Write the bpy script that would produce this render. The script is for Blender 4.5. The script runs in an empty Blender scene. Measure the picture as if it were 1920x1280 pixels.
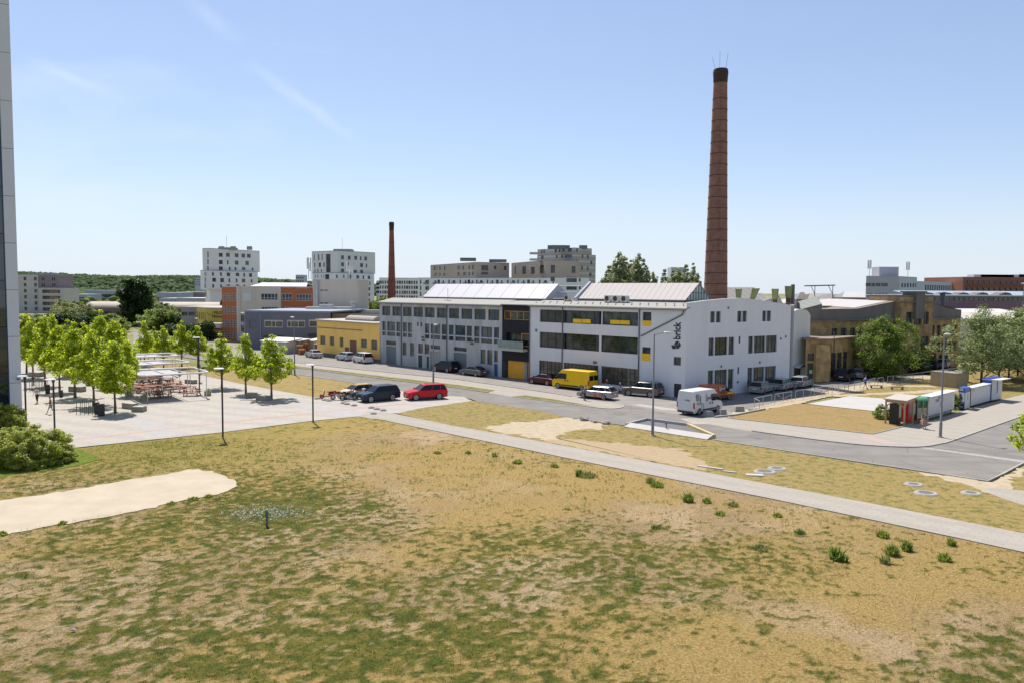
import bpy, bmesh, math, random
import numpy as np
from mathutils import Vector, Matrix, noise as mnoise
random.seed(7); rng=np.random.default_rng(7)
S=bpy.context.scene; COL=S.collection
# ---------------------------------------------------------------- camera, sky, sun
F=1490.0; H=12.5; PT=math.radians(3.65); RO=math.radians(0.4)
fw=np.array([0,math.cos(PT),-math.sin(PT)]); up0=np.array([0,math.sin(PT),math.cos(PT)]); rt0=np.array([1.,0,0])
rt=rt0*math.cos(RO)+up0*math.sin(RO); up=up0*math.cos(RO)-rt0*math.sin(RO)
cd=bpy.data.cameras.new('camera'); cam=bpy.data.objects.new('camera',cd); COL.objects.link(cam)
M=Matrix((rt,up,-fw)).transposed().to_4x4(); M.translation=(0,0,H); cam.matrix_world=M
cd.sensor_width=36; cd.lens=F/1920*36; cd.clip_start=0.5; cd.clip_end=9000; S.camera=cam
S.render.resolution_x=1024; S.render.resolution_y=682
SUN_EL=math.radians(58.9); sd=Vector((-2.2,4.9,0)).normalized()*math.cos(SUN_EL)+Vector((0,0,math.sin(SUN_EL)))
w=bpy.data.worlds.new('World'); S.world=w; w.use_nodes=True; nt=w.node_tree; nt.nodes.clear()
sky=nt.nodes.new('ShaderNodeTexSky'); sky.sky_type='NISHITA'; sky.sun_disc=False; sky.sun_elevation=SUN_EL
sky.sun_rotation=math.atan2(sd.x,sd.y); sky.altitude=250; sky.air_density=1.0; sky.dust_density=.35; sky.ozone_density=2.2
# thin cirrus streaks, laid out by direction in the sky
tc=nt.nodes.new('ShaderNodeTexCoord'); mp=nt.nodes.new('ShaderNodeMapping'); mp.inputs['Rotation'].default_value=(0.1,0.55,0.35); mp.inputs['Scale'].default_value=(1.1,7,9)
nz=nt.nodes.new('ShaderNodeTexNoise'); nz.inputs['Scale'].default_value=1.3; nz.inputs['Detail'].default_value=7; nz.inputs['Roughness'].default_value=.55
cr=nt.nodes.new('ShaderNodeMapRange'); cr.inputs[1].default_value=.52; cr.inputs[2].default_value=.85; cr.inputs[4].default_value=.22
mx=nt.nodes.new('ShaderNodeMix'); mx.data_type='RGBA'; mx.inputs[7].default_value=(4.9,5.1,5.5,1)
bg=nt.nodes.new('ShaderNodeBackground'); bg.inputs[1].default_value=0.119; ow=nt.nodes.new('ShaderNodeOutputWorld')
L=nt.links.new
L(tc.outputs['Generated'],mp.inputs[0]); L(mp.outputs[0],nz.inputs[0]); L(nz.outputs[0],cr.inputs[0]); sx=nt.nodes.new('ShaderNodeSeparateXYZ'); L(tc.outputs['Generated'],sx.inputs[0]); mk=nt.nodes.new('ShaderNodeMapRange'); mk.inputs[1].default_value=.02; mk.inputs[2].default_value=-.35; L(sx.outputs[0],mk.inputs[0]); mm=nt.nodes.new('ShaderNodeMath'); mm.operation='MULTIPLY'; L(cr.outputs[0],mm.inputs[0]); L(mk.outputs[0],mm.inputs[1]); L(mm.outputs[0],mx.inputs[0]); gm=nt.nodes.new('ShaderNodeGamma'); gm.inputs[1].default_value=.7; tn=nt.nodes.new('ShaderNodeMix'); tn.data_type='RGBA'; tn.blend_type='MULTIPLY'; tn.inputs[0].default_value=1; tn.inputs[7].default_value=(.96,.97,1.07,1); L(sky.outputs[0],gm.inputs[0]); L(gm.outputs[0],tn.inputs[6]); L(tn.outputs[2],mx.inputs[6]); skyout=mx.outputs[2]
def _dir(px,py):
    d=np.array([0,math.cos(PT),-math.sin(PT)])+rt*(px-960)/F+up*(640-py)/F; return d/np.linalg.norm(d)
def _math(op,a,c=None):
    m_=nt.nodes.new('ShaderNodeMath'); m_.operation=op; L(a,m_.inputs[0])
    if c is not None: (L(c,m_.inputs[1]) if not isinstance(c,(int,float)) else setattr(m_.inputs[1],'default_value',c))
    return m_.outputs[0]
for (pa,pb,wid_,amt) in (((330,-10),(480,85),.013,.15),((430,95),(700,285),.011,.19),((10,110),(270,190),.008,.13)): # thin high streaks of ice cloud
    a_,b_=_dir(*pa),_dir(*pb); n_=np.cross(a_,b_); n_/=np.linalg.norm(n_); c_=(a_+b_)/2; t_=(b_-a_)/np.linalg.norm(b_-a_); hl=np.linalg.norm(b_-a_)/2
    def _dot(v,off):
        k=nt.nodes.new('ShaderNodeVectorMath'); k.operation='DOT_PRODUCT'; L(tc.outputs['Generated'],k.inputs[0]); k.inputs[1].default_value=[float(q) for q in v]; return _math('SUBTRACT',k.outputs['Value'],float(off))
    def _mr(x,lo,hi):
        r=nt.nodes.new('ShaderNodeMapRange'); r.interpolation_type='SMOOTHSTEP'; r.inputs[1].default_value=lo; r.inputs[2].default_value=hi; r.inputs[3].default_value=1; r.inputs[4].default_value=0; L(x,r.inputs[0]); return r.outputs[0]
    zn=nt.nodes.new('ShaderNodeTexNoise'); zn.inputs['Scale'].default_value=14; zn.inputs['Detail'].default_value=5; L(tc.outputs['Generated'],zn.inputs[0])
    e_=_math('ADD',_dot(n_,0),_math('MULTIPLY',_math('SUBTRACT',zn.outputs[0],.5),.03)); f_=_math('MULTIPLY',_mr(_math('ABSOLUTE',e_),0,wid_),_mr(_math('ABSOLUTE',_dot(t_,float(c_@t_))),hl*.1,hl)); f_=_math('MULTIPLY',_math('MULTIPLY',f_,zn.outputs[0]),amt*1.7)
    m2=nt.nodes.new('ShaderNodeMix'); m2.data_type='RGBA'; m2.inputs[7].default_value=(4.6,4.8,5.2,1); L(f_,m2.inputs[0]); L(skyout,m2.inputs[6]); skyout=m2.outputs[2]
hz=nt.nodes.new('ShaderNodeMapRange'); hz.interpolation_type='SMOOTHSTEP'; hz.inputs[1].default_value=-.02; hz.inputs[2].default_value=.16; hz.inputs[3].default_value=.8; hz.inputs[4].default_value=0; L(sx.outputs[2],hz.inputs[0]); hm=nt.nodes.new('ShaderNodeMix'); hm.data_type='RGBA'; hm.inputs[7].default_value=(3.15,3.6,4.15,1); L(hz.outputs[0],hm.inputs[0]); L(skyout,hm.inputs[6]); L(hm.outputs[2],bg.inputs[0]); L(bg.outputs[0],ow.inputs[0])
sl=bpy.data.lights.new('sun','SUN'); sl.energy=3.5; sl.angle=math.radians(.53); sl.color=(1,.95,.875)
so=bpy.data.objects.new('sun',sl); COL.objects.link(so); so.rotation_euler=sd.to_track_quat('Z','Y').to_euler(); so.location=(0,0,60)
S.view_settings.view_transform='Standard'; S.view_settings.look='None'; S.view_settings.gamma=1; S.view_settings.exposure=0.95
# ---------------------------------------------------------------- photograph to place
def ray(px,py): return fw+rt*(px-960)/F+up*(640-py)/F
def G(px,py,z=0.0):
    d=ray(px,py); t=(z-H)/d[2]; return np.array([d[0]*t,d[1]*t,z])
def PR(x,y,z):
    q=np.array([x,y,z-H]); k=q@fw; return 960+F*(q@rt)/k, 640-F*(q@up)/k
def PRv(P):
    q=P-np.array([0,0,H]); k=q@fw; return 960+F*(q@rt)/k, 640-F*(q@up)/k
def XZ(px,py,Y):
    d=ray(px,py); t=Y/d[1]; return d[0]*t,H+d[2]*t
def ZO(x0,y0,s): return lambda x,y:(x0+x/s,y0+y/s)
def uvec(a,b):
    a=np.array(a,float);b=np.array(b,float); d=b-a; d[2]=0; return d/np.linalg.norm(d)
class Wall:
    """vertical plane through two ground points; u along it, z up, n outwards (to the viewer)"""
    def __init__(s,a,b):
        s.a=np.array([a[0],a[1],0.]); s.b=np.array([b[0],b[1],0.]); s.u=uvec(s.a,s.b); s.L=np.linalg.norm(s.b-s.a)
        s.n=np.array([s.u[1],-s.u[0],0])
    def at(s,p):
        d=ray(*p); o=np.array([0,0,H]); t=((s.a-o)@s.n)/(d@s.n); q=o+d*t; return (q-s.a)@s.u,q[2]
    def rect(s,p,q):
        a=s.at(p);b=s.at(q); return [min(a[0],b[0]),min(a[1],b[1]),max(a[0],b[0]),max(a[1],b[1])]
    def p(s,u,z,o=0.0):
        v=s.a+s.u*u+s.n*o; return (v[0],v[1],z)
    def off(s,o):
        d=s.n*o; return Wall(s.a+d,s.b+d)
# ---------------------------------------------------------------- materials
MT={}
def nodes(name):
    m=bpy.data.materials.new(name); m.use_nodes=True; n=m.node_tree; b=n.nodes['Principled BSDF']; return m,n,b
def col4(c): return (c[0],c[1],c[2],1)
def mat(name,c,rough=.7,var=.12,scale=.8,metal=0,c2=None,detail=5,bump=0,spec=.5,streak=False,coat=0):
    if name in MT: return MT[name]
    m,n,b=nodes(name); b.inputs['Roughness'].default_value=rough; b.inputs['Metallic'].default_value=metal; b.inputs['Specular IOR Level'].default_value=spec
    if coat: b.inputs['Coat Weight'].default_value=coat; b.inputs['Coat Roughness'].default_value=.04
    if var or c2:
        t=n.nodes.new('ShaderNodeTexCoord'); z=n.nodes.new('ShaderNodeTexNoise'); z.inputs['Scale'].default_value=scale; z.inputs['Detail'].default_value=detail; z.inputs['Roughness'].default_value=.62
        src=t.outputs['Object']
        if streak:
            k=n.nodes.new('ShaderNodeMapping'); k.inputs['Scale'].default_value=(1,1,.18); n.links.new(src,k.inputs[0]); src=k.outputs[0]
        n.links.new(src,z.inputs['Vector'])
        r=n.nodes.new('ShaderNodeMapRange'); r.inputs[1].default_value=.3; r.inputs[2].default_value=.7
        n.links.new(z.outputs[0],r.inputs[0])
        x=n.nodes.new('ShaderNodeMix'); x.data_type='RGBA'; lo=c2 if c2 else [v*(1-var) for v in c]; hi=c if c2 else [min(1,v*(1+var)) for v in c]
        x.inputs[6].default_value=col4(lo); x.inputs[7].default_value=col4(hi); n.links.new(r.outputs[0],x.inputs[0]); n.links.new(x.outputs[2],b.inputs['Base Color'])
        if bump:
            bp=n.nodes.new('ShaderNodeBump'); bp.inputs['Strength'].default_value=bump; bp.inputs['Distance'].default_value=.05; n.links.new(z.outputs[0],bp.inputs['Height']); n.links.new(bp.outputs[0],b.inputs['Normal'])
    else: b.inputs['Base Color'].default_value=col4(c)
    MT[name]=m; return m
def glass(name,c=(.03,.035,.045),rough=.04,var=.6,scale=1.2,refl=.55):
    if name in MT: return MT[name]
    m=mat(name,c,rough,var,scale,spec=refl); return m
def stripes(name,c1,c2,axis,per,duty=.1,rough=.6,var=.1,metal=0,tilt=0,spec=.5):
    """thin seams of c2 every per metres along an axis (0,1,2) or along a direction"""
    if name in MT: return MT[name]
    m,n,b=nodes(name); b.inputs['Roughness'].default_value=rough; b.inputs['Metallic'].default_value=metal; b.inputs['Specular IOR Level'].default_value=spec
    t=n.nodes.new('ShaderNodeTexCoord'); d=n.nodes.new('ShaderNodeVectorMath'); d.operation='DOT_PRODUCT'
    v=[0,0,0]
    if isinstance(axis,int): v[axis]=1
    else: v=list(axis)
    d.inputs[1].default_value=[k/per for k in v]; n.links.new(t.outputs['Object'],d.inputs[0])
    f=n.nodes.new('ShaderNodeMath'); f.operation='FRACT'; n.links.new(d.outputs['Value'],f.inputs[0])
    l=n.nodes.new('ShaderNodeMath'); l.operation='LESS_THAN'; l.inputs[1].default_value=duty; n.links.new(f.outputs[0],l.inputs[0])
    z=n.nodes.new('ShaderNodeTexNoise'); z.inputs['Scale'].default_value=.9; z.inputs['Detail'].default_value=6; n.links.new(t.outputs['Object'],z.inputs['Vector'])
    x0=n.nodes.new('ShaderNodeMix'); x0.data_type='RGBA'; x0.inputs[6].default_value=col4([k*(1-var) for k in c1]); x0.inputs[7].default_value=col4([min(1,k*(1+var)) for k in c1]); n.links.new(z.outputs[0],x0.inputs[0])
    x=n.nodes.new('ShaderNodeMix'); x.data_type='RGBA'; n.links.new(x0.outputs[2],x.inputs[6]); x.inputs[7].default_value=col4(c2); n.links.new(l.outputs[0],x.inputs[0]); n.links.new(x.outputs[2],b.inputs['Base Color'])
    MT[name]=m; return m
def leafmat(name,c,ct,var=.35,trans=.5,hue=None):
    if name in MT: return MT[name]
    m=bpy.data.materials.new(name); m.use_nodes=True; n=m.node_tree; n.nodes.clear(); o=n.nodes.new('ShaderNodeOutputMaterial')
    g=n.nodes.new('ShaderNodeNewGeometry'); d=n.nodes.new('ShaderNodeBsdfPrincipled'); d.inputs['Roughness'].default_value=.55; d.inputs['Specular IOR Level'].default_value=.35
    tr=n.nodes.new('ShaderNodeBsdfTranslucent'); a=n.nodes.new('ShaderNodeMixShader'); a.inputs[0].default_value=trans
    for cc,dst in ((c,d.inputs['Base Color']),(ct,tr.inputs[0])):
        x=n.nodes.new('ShaderNodeMix'); x.data_type='RGBA'; x.inputs[6].default_value=col4([k*(1-var) for k in cc]); hi=[k*(1+var) for k in cc]
        if hue: hi=[hi[i]*hue[i] for i in range(3)]
        x.inputs[7].default_value=col4(hi); n.links.new(g.outputs['Random Per Island'],x.inputs[0]); n.links.new(x.outputs[2],dst)
    n.links.new(d.outputs[0],a.inputs[1]); n.links.new(tr.outputs[0],a.inputs[2]); n.links.new(a.outputs[0],o.inputs[0]); MT[name]=m; return m
# ---------------------------------------------------------------- objects
XF={}
def tag(o,label=None,cat=None,group=None,kind=None):
    if label: o['label']=label
    if cat: o['category']=cat
    if group: o['group']=group
    if kind: o['kind']=kind
    return o
def thing(name,label,cat,loc=(0,0,0),rz=0.0,group=None):
    o=bpy.data.objects.new(name,None); o.empty_display_size=.3; COL.objects.link(o); o.location=[float(v) for v in loc]; o.rotation_euler=(0,0,rz)
    XF[o]=(np.array([float(v) for v in loc]),rz); return tag(o,label,cat,group)
class MB:
    def __init__(s): s.v=[]; s.f=[]; s.t=None
    def at(s,loc=(0,0,0),rz=0,m=None):
        s.t=(Matrix.Translation(loc)@Matrix.Rotation(rz,4,'Z')) if m is None else m; return s
    def add(s,vs,fs):
        n=len(s.v)
        if s.t is not None: vs=[tuple(s.t@Vector(v)) for v in vs]
        s.v+= [tuple(map(float,v)) for v in vs]; s.f+=[tuple(n+i for i in f) for f in fs]; return s
    def quad(s,*p): return s.add(p,[tuple(range(len(p)))])
    def box(s,x0,y0,z0,x1,y1,z1):
        return s.add([(x0,y0,z0),(x1,y0,z0),(x1,y1,z0),(x0,y1,z0),(x0,y0,z1),(x1,y0,z1),(x1,y1,z1),(x0,y1,z1)],[(0,3,2,1),(4,5,6,7),(0,1,5,4),(1,2,6,5),(2,3,7,6),(3,0,4,7)])
    def cb(s,c,d,rz=0):
        x,y,z=d[0]/2,d[1]/2,d[2]/2; cs,sn=math.cos(rz),math.sin(rz); vs=[]
        for k in (-z,z):
            for (a,b) in ((-x,-y),(x,-y),(x,y),(-x,y)): vs.append((c[0]+a*cs-b*sn,c[1]+a*sn+b*cs,c[2]+k))
        return s.add(vs,[(0,3,2,1),(4,5,6,7),(0,1,5,4),(1,2,6,5),(2,3,7,6),(3,0,4,7)])
    def prism(s,pts,z0,z1,caps=True):
        n=len(pts); vs=[(p[0],p[1],z0) for p in pts]+[(p[0],p[1],z1) for p in pts]; fs=[(i,(i+1)%n,n+(i+1)%n,n+i) for i in range(n)]
        if caps: fs+=[tuple(range(n-1,-1,-1)),tuple(range(n,2*n))]
        return s.add(vs,fs)
    def slab(s,A,B):
        """closed solid between two equal polygons"""
        n=len(A); return s.add(list(A)+list(B),[(i,(i+1)%n,n+(i+1)%n,n+i) for i in range(n)]+[tuple(range(n-1,-1,-1)),tuple(range(n,2*n))])
    def tube(s,a,b,r0,r1=None,n=8,cap=True):
        r1=r0 if r1 is None else r1; a=Vector(a);b=Vector(b);d=(b-a)
        if d.length<1e-6: return s
        d.normalize(); q=d.orthogonal().normalized(); w=d.cross(q); vs=[]
        for (c,r) in ((a,r0),(b,r1)):
            for i in range(n):
                t=2*math.pi*i/n; vs.append(tuple(c+(q*math.cos(t)+w*math.sin(t))*r))
        fs=[(i,(i+1)%n,n+(i+1)%n,n+i) for i in range(n)]
        if cap: fs+=[tuple(range(n-1,-1,-1)),tuple(range(n,2*n))]
        return s.add(vs,fs)
    def path(s,ps,r,n=6):
        for a,b in zip(ps[:-1],ps[1:]): s.tube(a,b,r,r,n)
        return s
    def lathe(s,prof,n=16,c=(0,0,0)):
        vs=[];fs=[]
        for (r,z) in prof:
            for i in range(n): t=2*math.pi*i/n; vs.append((c[0]+r*math.cos(t),c[1]+r*math.sin(t),c[2]+z))
        for k in range(len(prof)-1):
            for i in range(n): fs.append((k*n+i,k*n+(i+1)%n,(k+1)*n+(i+1)%n,(k+1)*n+i))
        fs+=[tuple(range(n-1,-1,-1)),tuple((len(prof)-1)*n+i for i in range(n))]
        return s.add(vs,fs)
    def wheel(s,c,r,w,prof,n=20):
        """revolve (radius, side) pairs round a lateral (y) axis"""
        vs=[];fs=[]
        for (q,y) in prof:
            for i in range(n): t=2*math.pi*i/n; vs.append((c[0]+q*math.cos(t),c[1]+y,c[2]+q*math.sin(t)))
        for k in range(len(prof)-1):
            for i in range(n): fs.append((k*n+i,k*n+(i+1)%n,(k+1)*n+(i+1)%n,(k+1)*n+i))
        fs+=[tuple(range(n)),tuple((len(prof)-1)*n+i for i in range(n-1,-1,-1))]
        return s.add(vs,fs)
    def blob(s,c,r,sub=2,amp=.25,fr=1.0,seed=0):
        bm=bmesh.new(); bmesh.ops.create_icosphere(bm,subdivisions=sub,radius=1); vs=[]
        for v in bm.verts:
            k=1+amp*mnoise.noise(Vector(v.co)*fr*2+Vector((seed*3.1,seed*1.7,0))); vs.append((c[0]+v.co.x*r[0]*k,c[1]+v.co.y*r[1]*k,c[2]+v.co.z*r[2]*k))
        fs=[tuple(v.index for v in f.verts) for f in bm.faces]; bm.free(); return s.add(vs,fs)
    def mesh(s,name,smooth=False,fix=True):
        me=bpy.data.meshes.new(name); me.from_pydata(s.v,[],s.f); me.update()
        if fix:
            bm=bmesh.new(); bm.from_mesh(me); bmesh.ops.recalc_face_normals(bm,faces=bm.faces); bm.to_mesh(me); bm.free()
        if smooth:
            for p in me.polygons: p.use_smooth=True
            try: me.set_sharp_from_angle(angle=math.radians(40))
            except Exception: pass
        return me
    def build(s,name,m,parent=None,smooth=False,local=False,fix=True):
        if parent is not None and not local:
            loc,rz=XF[parent]; c,sn=math.cos(-rz),math.sin(-rz)
            s.v=[((x-loc[0])*c-(y-loc[1])*sn,(x-loc[0])*sn+(y-loc[1])*c,z-loc[2]) for (x,y,z) in s.v]
        o=bpy.data.objects.new(name,s.mesh(name,smooth,fix)); COL.objects.link(o); o.data.materials.append(m)
        if parent is not None: o.parent=parent; XF[o]=XF[parent]
        else: XF[o]=(np.zeros(3),0.0)
        return o
def npmesh(name,V,Fq,m,parent=None,attr=None,smooth=False):
    """large mesh from arrays; Fq is (n,3) or (n,4)"""
    me=bpy.data.meshes.new(name); n,k=Fq.shape; me.vertices.add(len(V)); me.vertices.foreach_set('co',np.asarray(V,np.float32).ravel())
    me.loops.add(n*k); me.loops.foreach_set('vertex_index',Fq.astype(np.int32).ravel()); me.polygons.add(n); me.polygons.foreach_set('loop_start',np.arange(0,n*k,k,dtype=np.int32))
    try: me.polygons.foreach_set('loop_total',np.full(n,k,dtype=np.int32))
    except Exception: pass
    if smooth: me.polygons.foreach_set('use_smooth',np.ones(n,dtype=bool))
    me.update(calc_edges=True)
    if attr:
        for an,av in attr.items():
            a=me.color_attributes.new(an,'FLOAT_COLOR','POINT'); c=np.ones((len(V),4),np.float32); c[:,:av.shape[1]]=av; a.data.foreach_set('color',c.ravel())
    me.materials.append(m); o=bpy.data.objects.new(name,me); COL.objects.link(o)
    if parent is not None: o.parent=parent; XF[o]=XF[parent]
    return o
def clone(root,loc=None,rz=None,label=None,name=None):
    def cp(o,par):
        c=o.copy(); COL.objects.link(c)
        if par is not None: c.parent=par
        for ch in o.children: cp(ch,c)
        return c
    r=cp(root,None)
    if loc is not None: r.location=[float(v) for v in loc]
    if rz is not None: r.rotation_euler=(0,0,rz)
    if label: r['label']=label
    XF[r]=(np.array([float(v) for v in r.location]),r.rotation_euler[2]); return r
def recolor(root,name,m):
    """give the parts of that name a material of their own"""
    def go(o):
        for ch in o.children:
            if ch.name.split('.')[0]==name: ch.data=ch.data.copy(); ch.data.materials.clear(); ch.data.materials.append(m)
            go(ch)
    go(root)
# ---------------------------------------------------------------- facades
def facade(parent,wl,z0,z1,ops,m,depth=.18,name='wall',top=None,rev=None,u0=0.0,u1=None,mb=None):
    """wall with real openings; top = list of (u,z) above z1 for a gable"""
    u1=wl.L if u1 is None else u1; b=mb or MB()
    ops=[(max(o[0],u0+.01),max(o[1],z0),min(o[2],u1-.01),min(o[3],z1-.01)) for o in ops]
    us=sorted({round(v,3) for v in [u0,u1]+[o[0] for o in ops]+[o[2] for o in ops]}); zs=sorted({round(v,3) for v in [z0,z1]+[o[1] for o in ops]+[o[3] for o in ops]})
    for i in range(len(us)-1):
        uc=(us[i]+us[i+1])/2; run=None
        for j in range(len(zs)-1):
            zc=(zs[j]+zs[j+1])/2; hole=any(o[0]<uc<o[2] and o[1]<zc<o[3] for o in ops)
            if not hole and run is None: run=zs[j]
            if (hole or j==len(zs)-2) and run is not None:
                e=zs[j] if hole else zs[j+1]; b.quad(wl.p(us[i],run),wl.p(us[i+1],run),wl.p(us[i+1],e),wl.p(us[i],e)); run=None
    for (a,c,d,e) in ops:
        for (q,r) in (((a,c),(a,e)),((a,e),(d,e)),((d,e),(d,c)),((d,c),(a,c))):
            b.quad(wl.p(q[0],q[1]),wl.p(r[0],r[1]),wl.p(r[0],r[1],-depth),wl.p(q[0],q[1],-depth))
    if top: b.quad(*([wl.p(u0,z1),wl.p(u1,z1)]+[wl.p(u,z) for (u,z) in reversed(top)]))
    if mb is None: return b.build(name,m,parent,fix=False)
def window(parent,wl,r,fm,gm,nx=1,nz=1,depth=.14,fw_=.06,name='window',us=None,zs=None,sill=None,pane='pane'):
    a,c,d,e=r; b=MB(); t=fw_
    def bar(u0,v0,u1,v1,o0=-depth-.03,o1=-depth+.04): b.slab([wl.p(u0,v0,o0),wl.p(u1,v0,o0),wl.p(u1,v1,o0),wl.p(u0,v1,o0)],[wl.p(u0,v0,o1),wl.p(u1,v0,o1),wl.p(u1,v1,o1),wl.p(u0,v1,o1)])
    bar(a,c,a+t,e);bar(d-t,c,d,e);bar(a+t,c,d-t,c+t);bar(a+t,e-t,d-t,e)
    us=us or [i/nx for i in range(1,nx)]; zs=zs or [i/nz for i in range(1,nz)]
    for k in us: x=a+(d-a)*k; bar(x-t*.45,c+t,x+t*.45,e-t,-depth-.028,-depth+.035)
    for k in zs: z=c+(e-c)*k; bar(a+t,z-t*.4,d-t,z+t*.4,-depth-.026,-depth+.03)
    f=b.build(name,fm,parent)
    MB().quad(wl.p(a,c,-depth-.01),wl.p(d,c,-depth-.01),wl.p(d,e,-depth-.01),wl.p(a,e,-depth-.01)).build(pane,gm,f,fix=False)
    if sill: MB().slab([wl.p(a-.05,c-.05,-depth),wl.p(d+.05,c-.05,-depth),wl.p(d+.05,c,-depth),wl.p(a-.05,c,-depth)],[wl.p(a-.05,c-.07,.06),wl.p(d+.05,c-.07,.06),wl.p(d+.05,c-.02,.06),wl.p(a-.05,c-.02,.06)]).build('sill',sill,f)
    return f
def panel(parent,wl,r,m,name='panel',o0=-.1,o1=-.04,par=None):
    a,c,d,e=r; return MB().slab([wl.p(a,c,o0),wl.p(d,c,o0),wl.p(d,e,o0),wl.p(a,e,o0)],[wl.p(a,c,o1),wl.p(d,c,o1),wl.p(d,e,o1),wl.p(a,e,o1)]).build(name,m,parent)
def farwin(parent,wl,r,gm,depth=.25,name='window'):
    """a window a few pixels large: one pane with a frame edge, set back in its opening"""
    a,c,d,e=r; b=MB(); o=-depth+.02; b.quad(wl.p(a,c,o),wl.p(d,c,o),wl.p(d,e,o),wl.p(a,e,o)); return b.build(name,gm,parent,fix=False)
def sheet(name,px,z,m,label=None,world=False,kind='structure',rag=0):
    pts=[(p[0],p[1]) if world else tuple(G(*p)[:2]) for p in px]
    if rag:
        q=[]
        for i in range(len(pts)):
            a,c=np.array(pts[i]),np.array(pts[(i+1)%len(pts)]); k=max(1,min(60,int(np.linalg.norm(c-a)/.35)))
            for j in range(k): v=a+(c-a)*j/k; q.append((v[0]+rag*mnoise.noise(Vector((v[0]*1.3,v[1]*1.3,1)))*1.6,v[1]+rag*mnoise.noise(Vector((v[0]*1.3,v[1]*1.3,9)))*1.6+rag*.6*mnoise.noise(Vector((v[0]*4,v[1]*4,5)))))
        pts=q
    b=MB(); b.add([(p[0],p[1],z) for p in pts],[tuple(range(len(pts)))]); o=b.build(name,m,None)
    bm=bmesh.new(); bm.from_mesh(o.data); bmesh.ops.triangulate(bm,faces=bm.faces)
    for f in bm.faces:
        if f.normal.z<0: f.normal_flip()
    bm.to_mesh(o.data); bm.free(); o['kind']=kind; return o
def kerb(name,px,m,wd=.16,h=.12,world=False):
    ps=[np.array([p[0],p[1],0.]) if world else G(*p) for p in px]; L_=[];R_=[]
    for i,p in enumerate(ps):
        d=uvec(ps[max(0,i-1)],ps[min(len(ps)-1,i+1)]); n=np.array([-d[1],d[0],0])*wd/2; L_.append(p+n); R_.append(p-n)
    b=MB()
    for i in range(len(ps)-1):
        b.slab([(*L_[i][:2],-.05),(*R_[i][:2],-.05),(*R_[i+1][:2],-.05),(*L_[i+1][:2],-.05)],[(*L_[i][:2],h),(*R_[i][:2],h),(*R_[i+1][:2],h),(*L_[i+1][:2],h)])
    o=b.build(name,m,None); o['kind']='structure'; return o
def curve(pts,n=6):
    out=[]; P=[np.array(p,float) for p in pts]
    for i in range(len(P)-1):
        p0=P[max(i-1,0)];p1=P[i];p2=P[i+1];p3=P[min(i+2,len(P)-1)]
        for k in range(n):
            t=k/n; out.append(tuple(.5*((2*p1)+(-p0+p2)*t+(2*p0-5*p1+4*p2-p3)*t*t+(-p0+3*p1-3*p2+p3)*t**3)))
    out.append(tuple(P[-1])); return out
def text_mesh(body,m,parent,size,orient,name='lettering',bold=.0,ext=.012,squeeze=1.0):
    c=bpy.data.curves.new(name,'FONT'); c.body=body; c.size=size; c.extrude=ext; c.offset=bold; c.align_x='CENTER'; c.align_y='CENTER'; c.resolution_u=3
    t=bpy.data.objects.new(name,c); COL.objects.link(t); dg=bpy.context.evaluated_depsgraph_get(); dg.update(); me=bpy.data.meshes.new_from_object(t.evaluated_get(dg)); bpy.data.objects.remove(t)
    loc,rz=XF[parent]; mi=(Matrix.Translation(Vector(loc))@Matrix.Rotation(rz,4,'Z')).inverted(); me.transform(Matrix.Diagonal((squeeze,1,1,1))); me.transform(mi@orient)
    me.materials.clear(); me.materials.append(m); o=bpy.data.objects.new(name,me); COL.objects.link(o); o.parent=parent; XF[o]=XF[parent]; return o
def on_wall(wl,u,z,o=.02,rot=0):
    """matrix that lays flat lettering on a wall, reading left to right"""
    x=Vector(wl.u);y=Vector((0,0,1));n=Vector(wl.n); M_=Matrix((x,y,n)).transposed().to_4x4(); M_.translation=Vector(wl.p(u,z,o)); return M_@Matrix.Rotation(rot,4,'Z')
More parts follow.
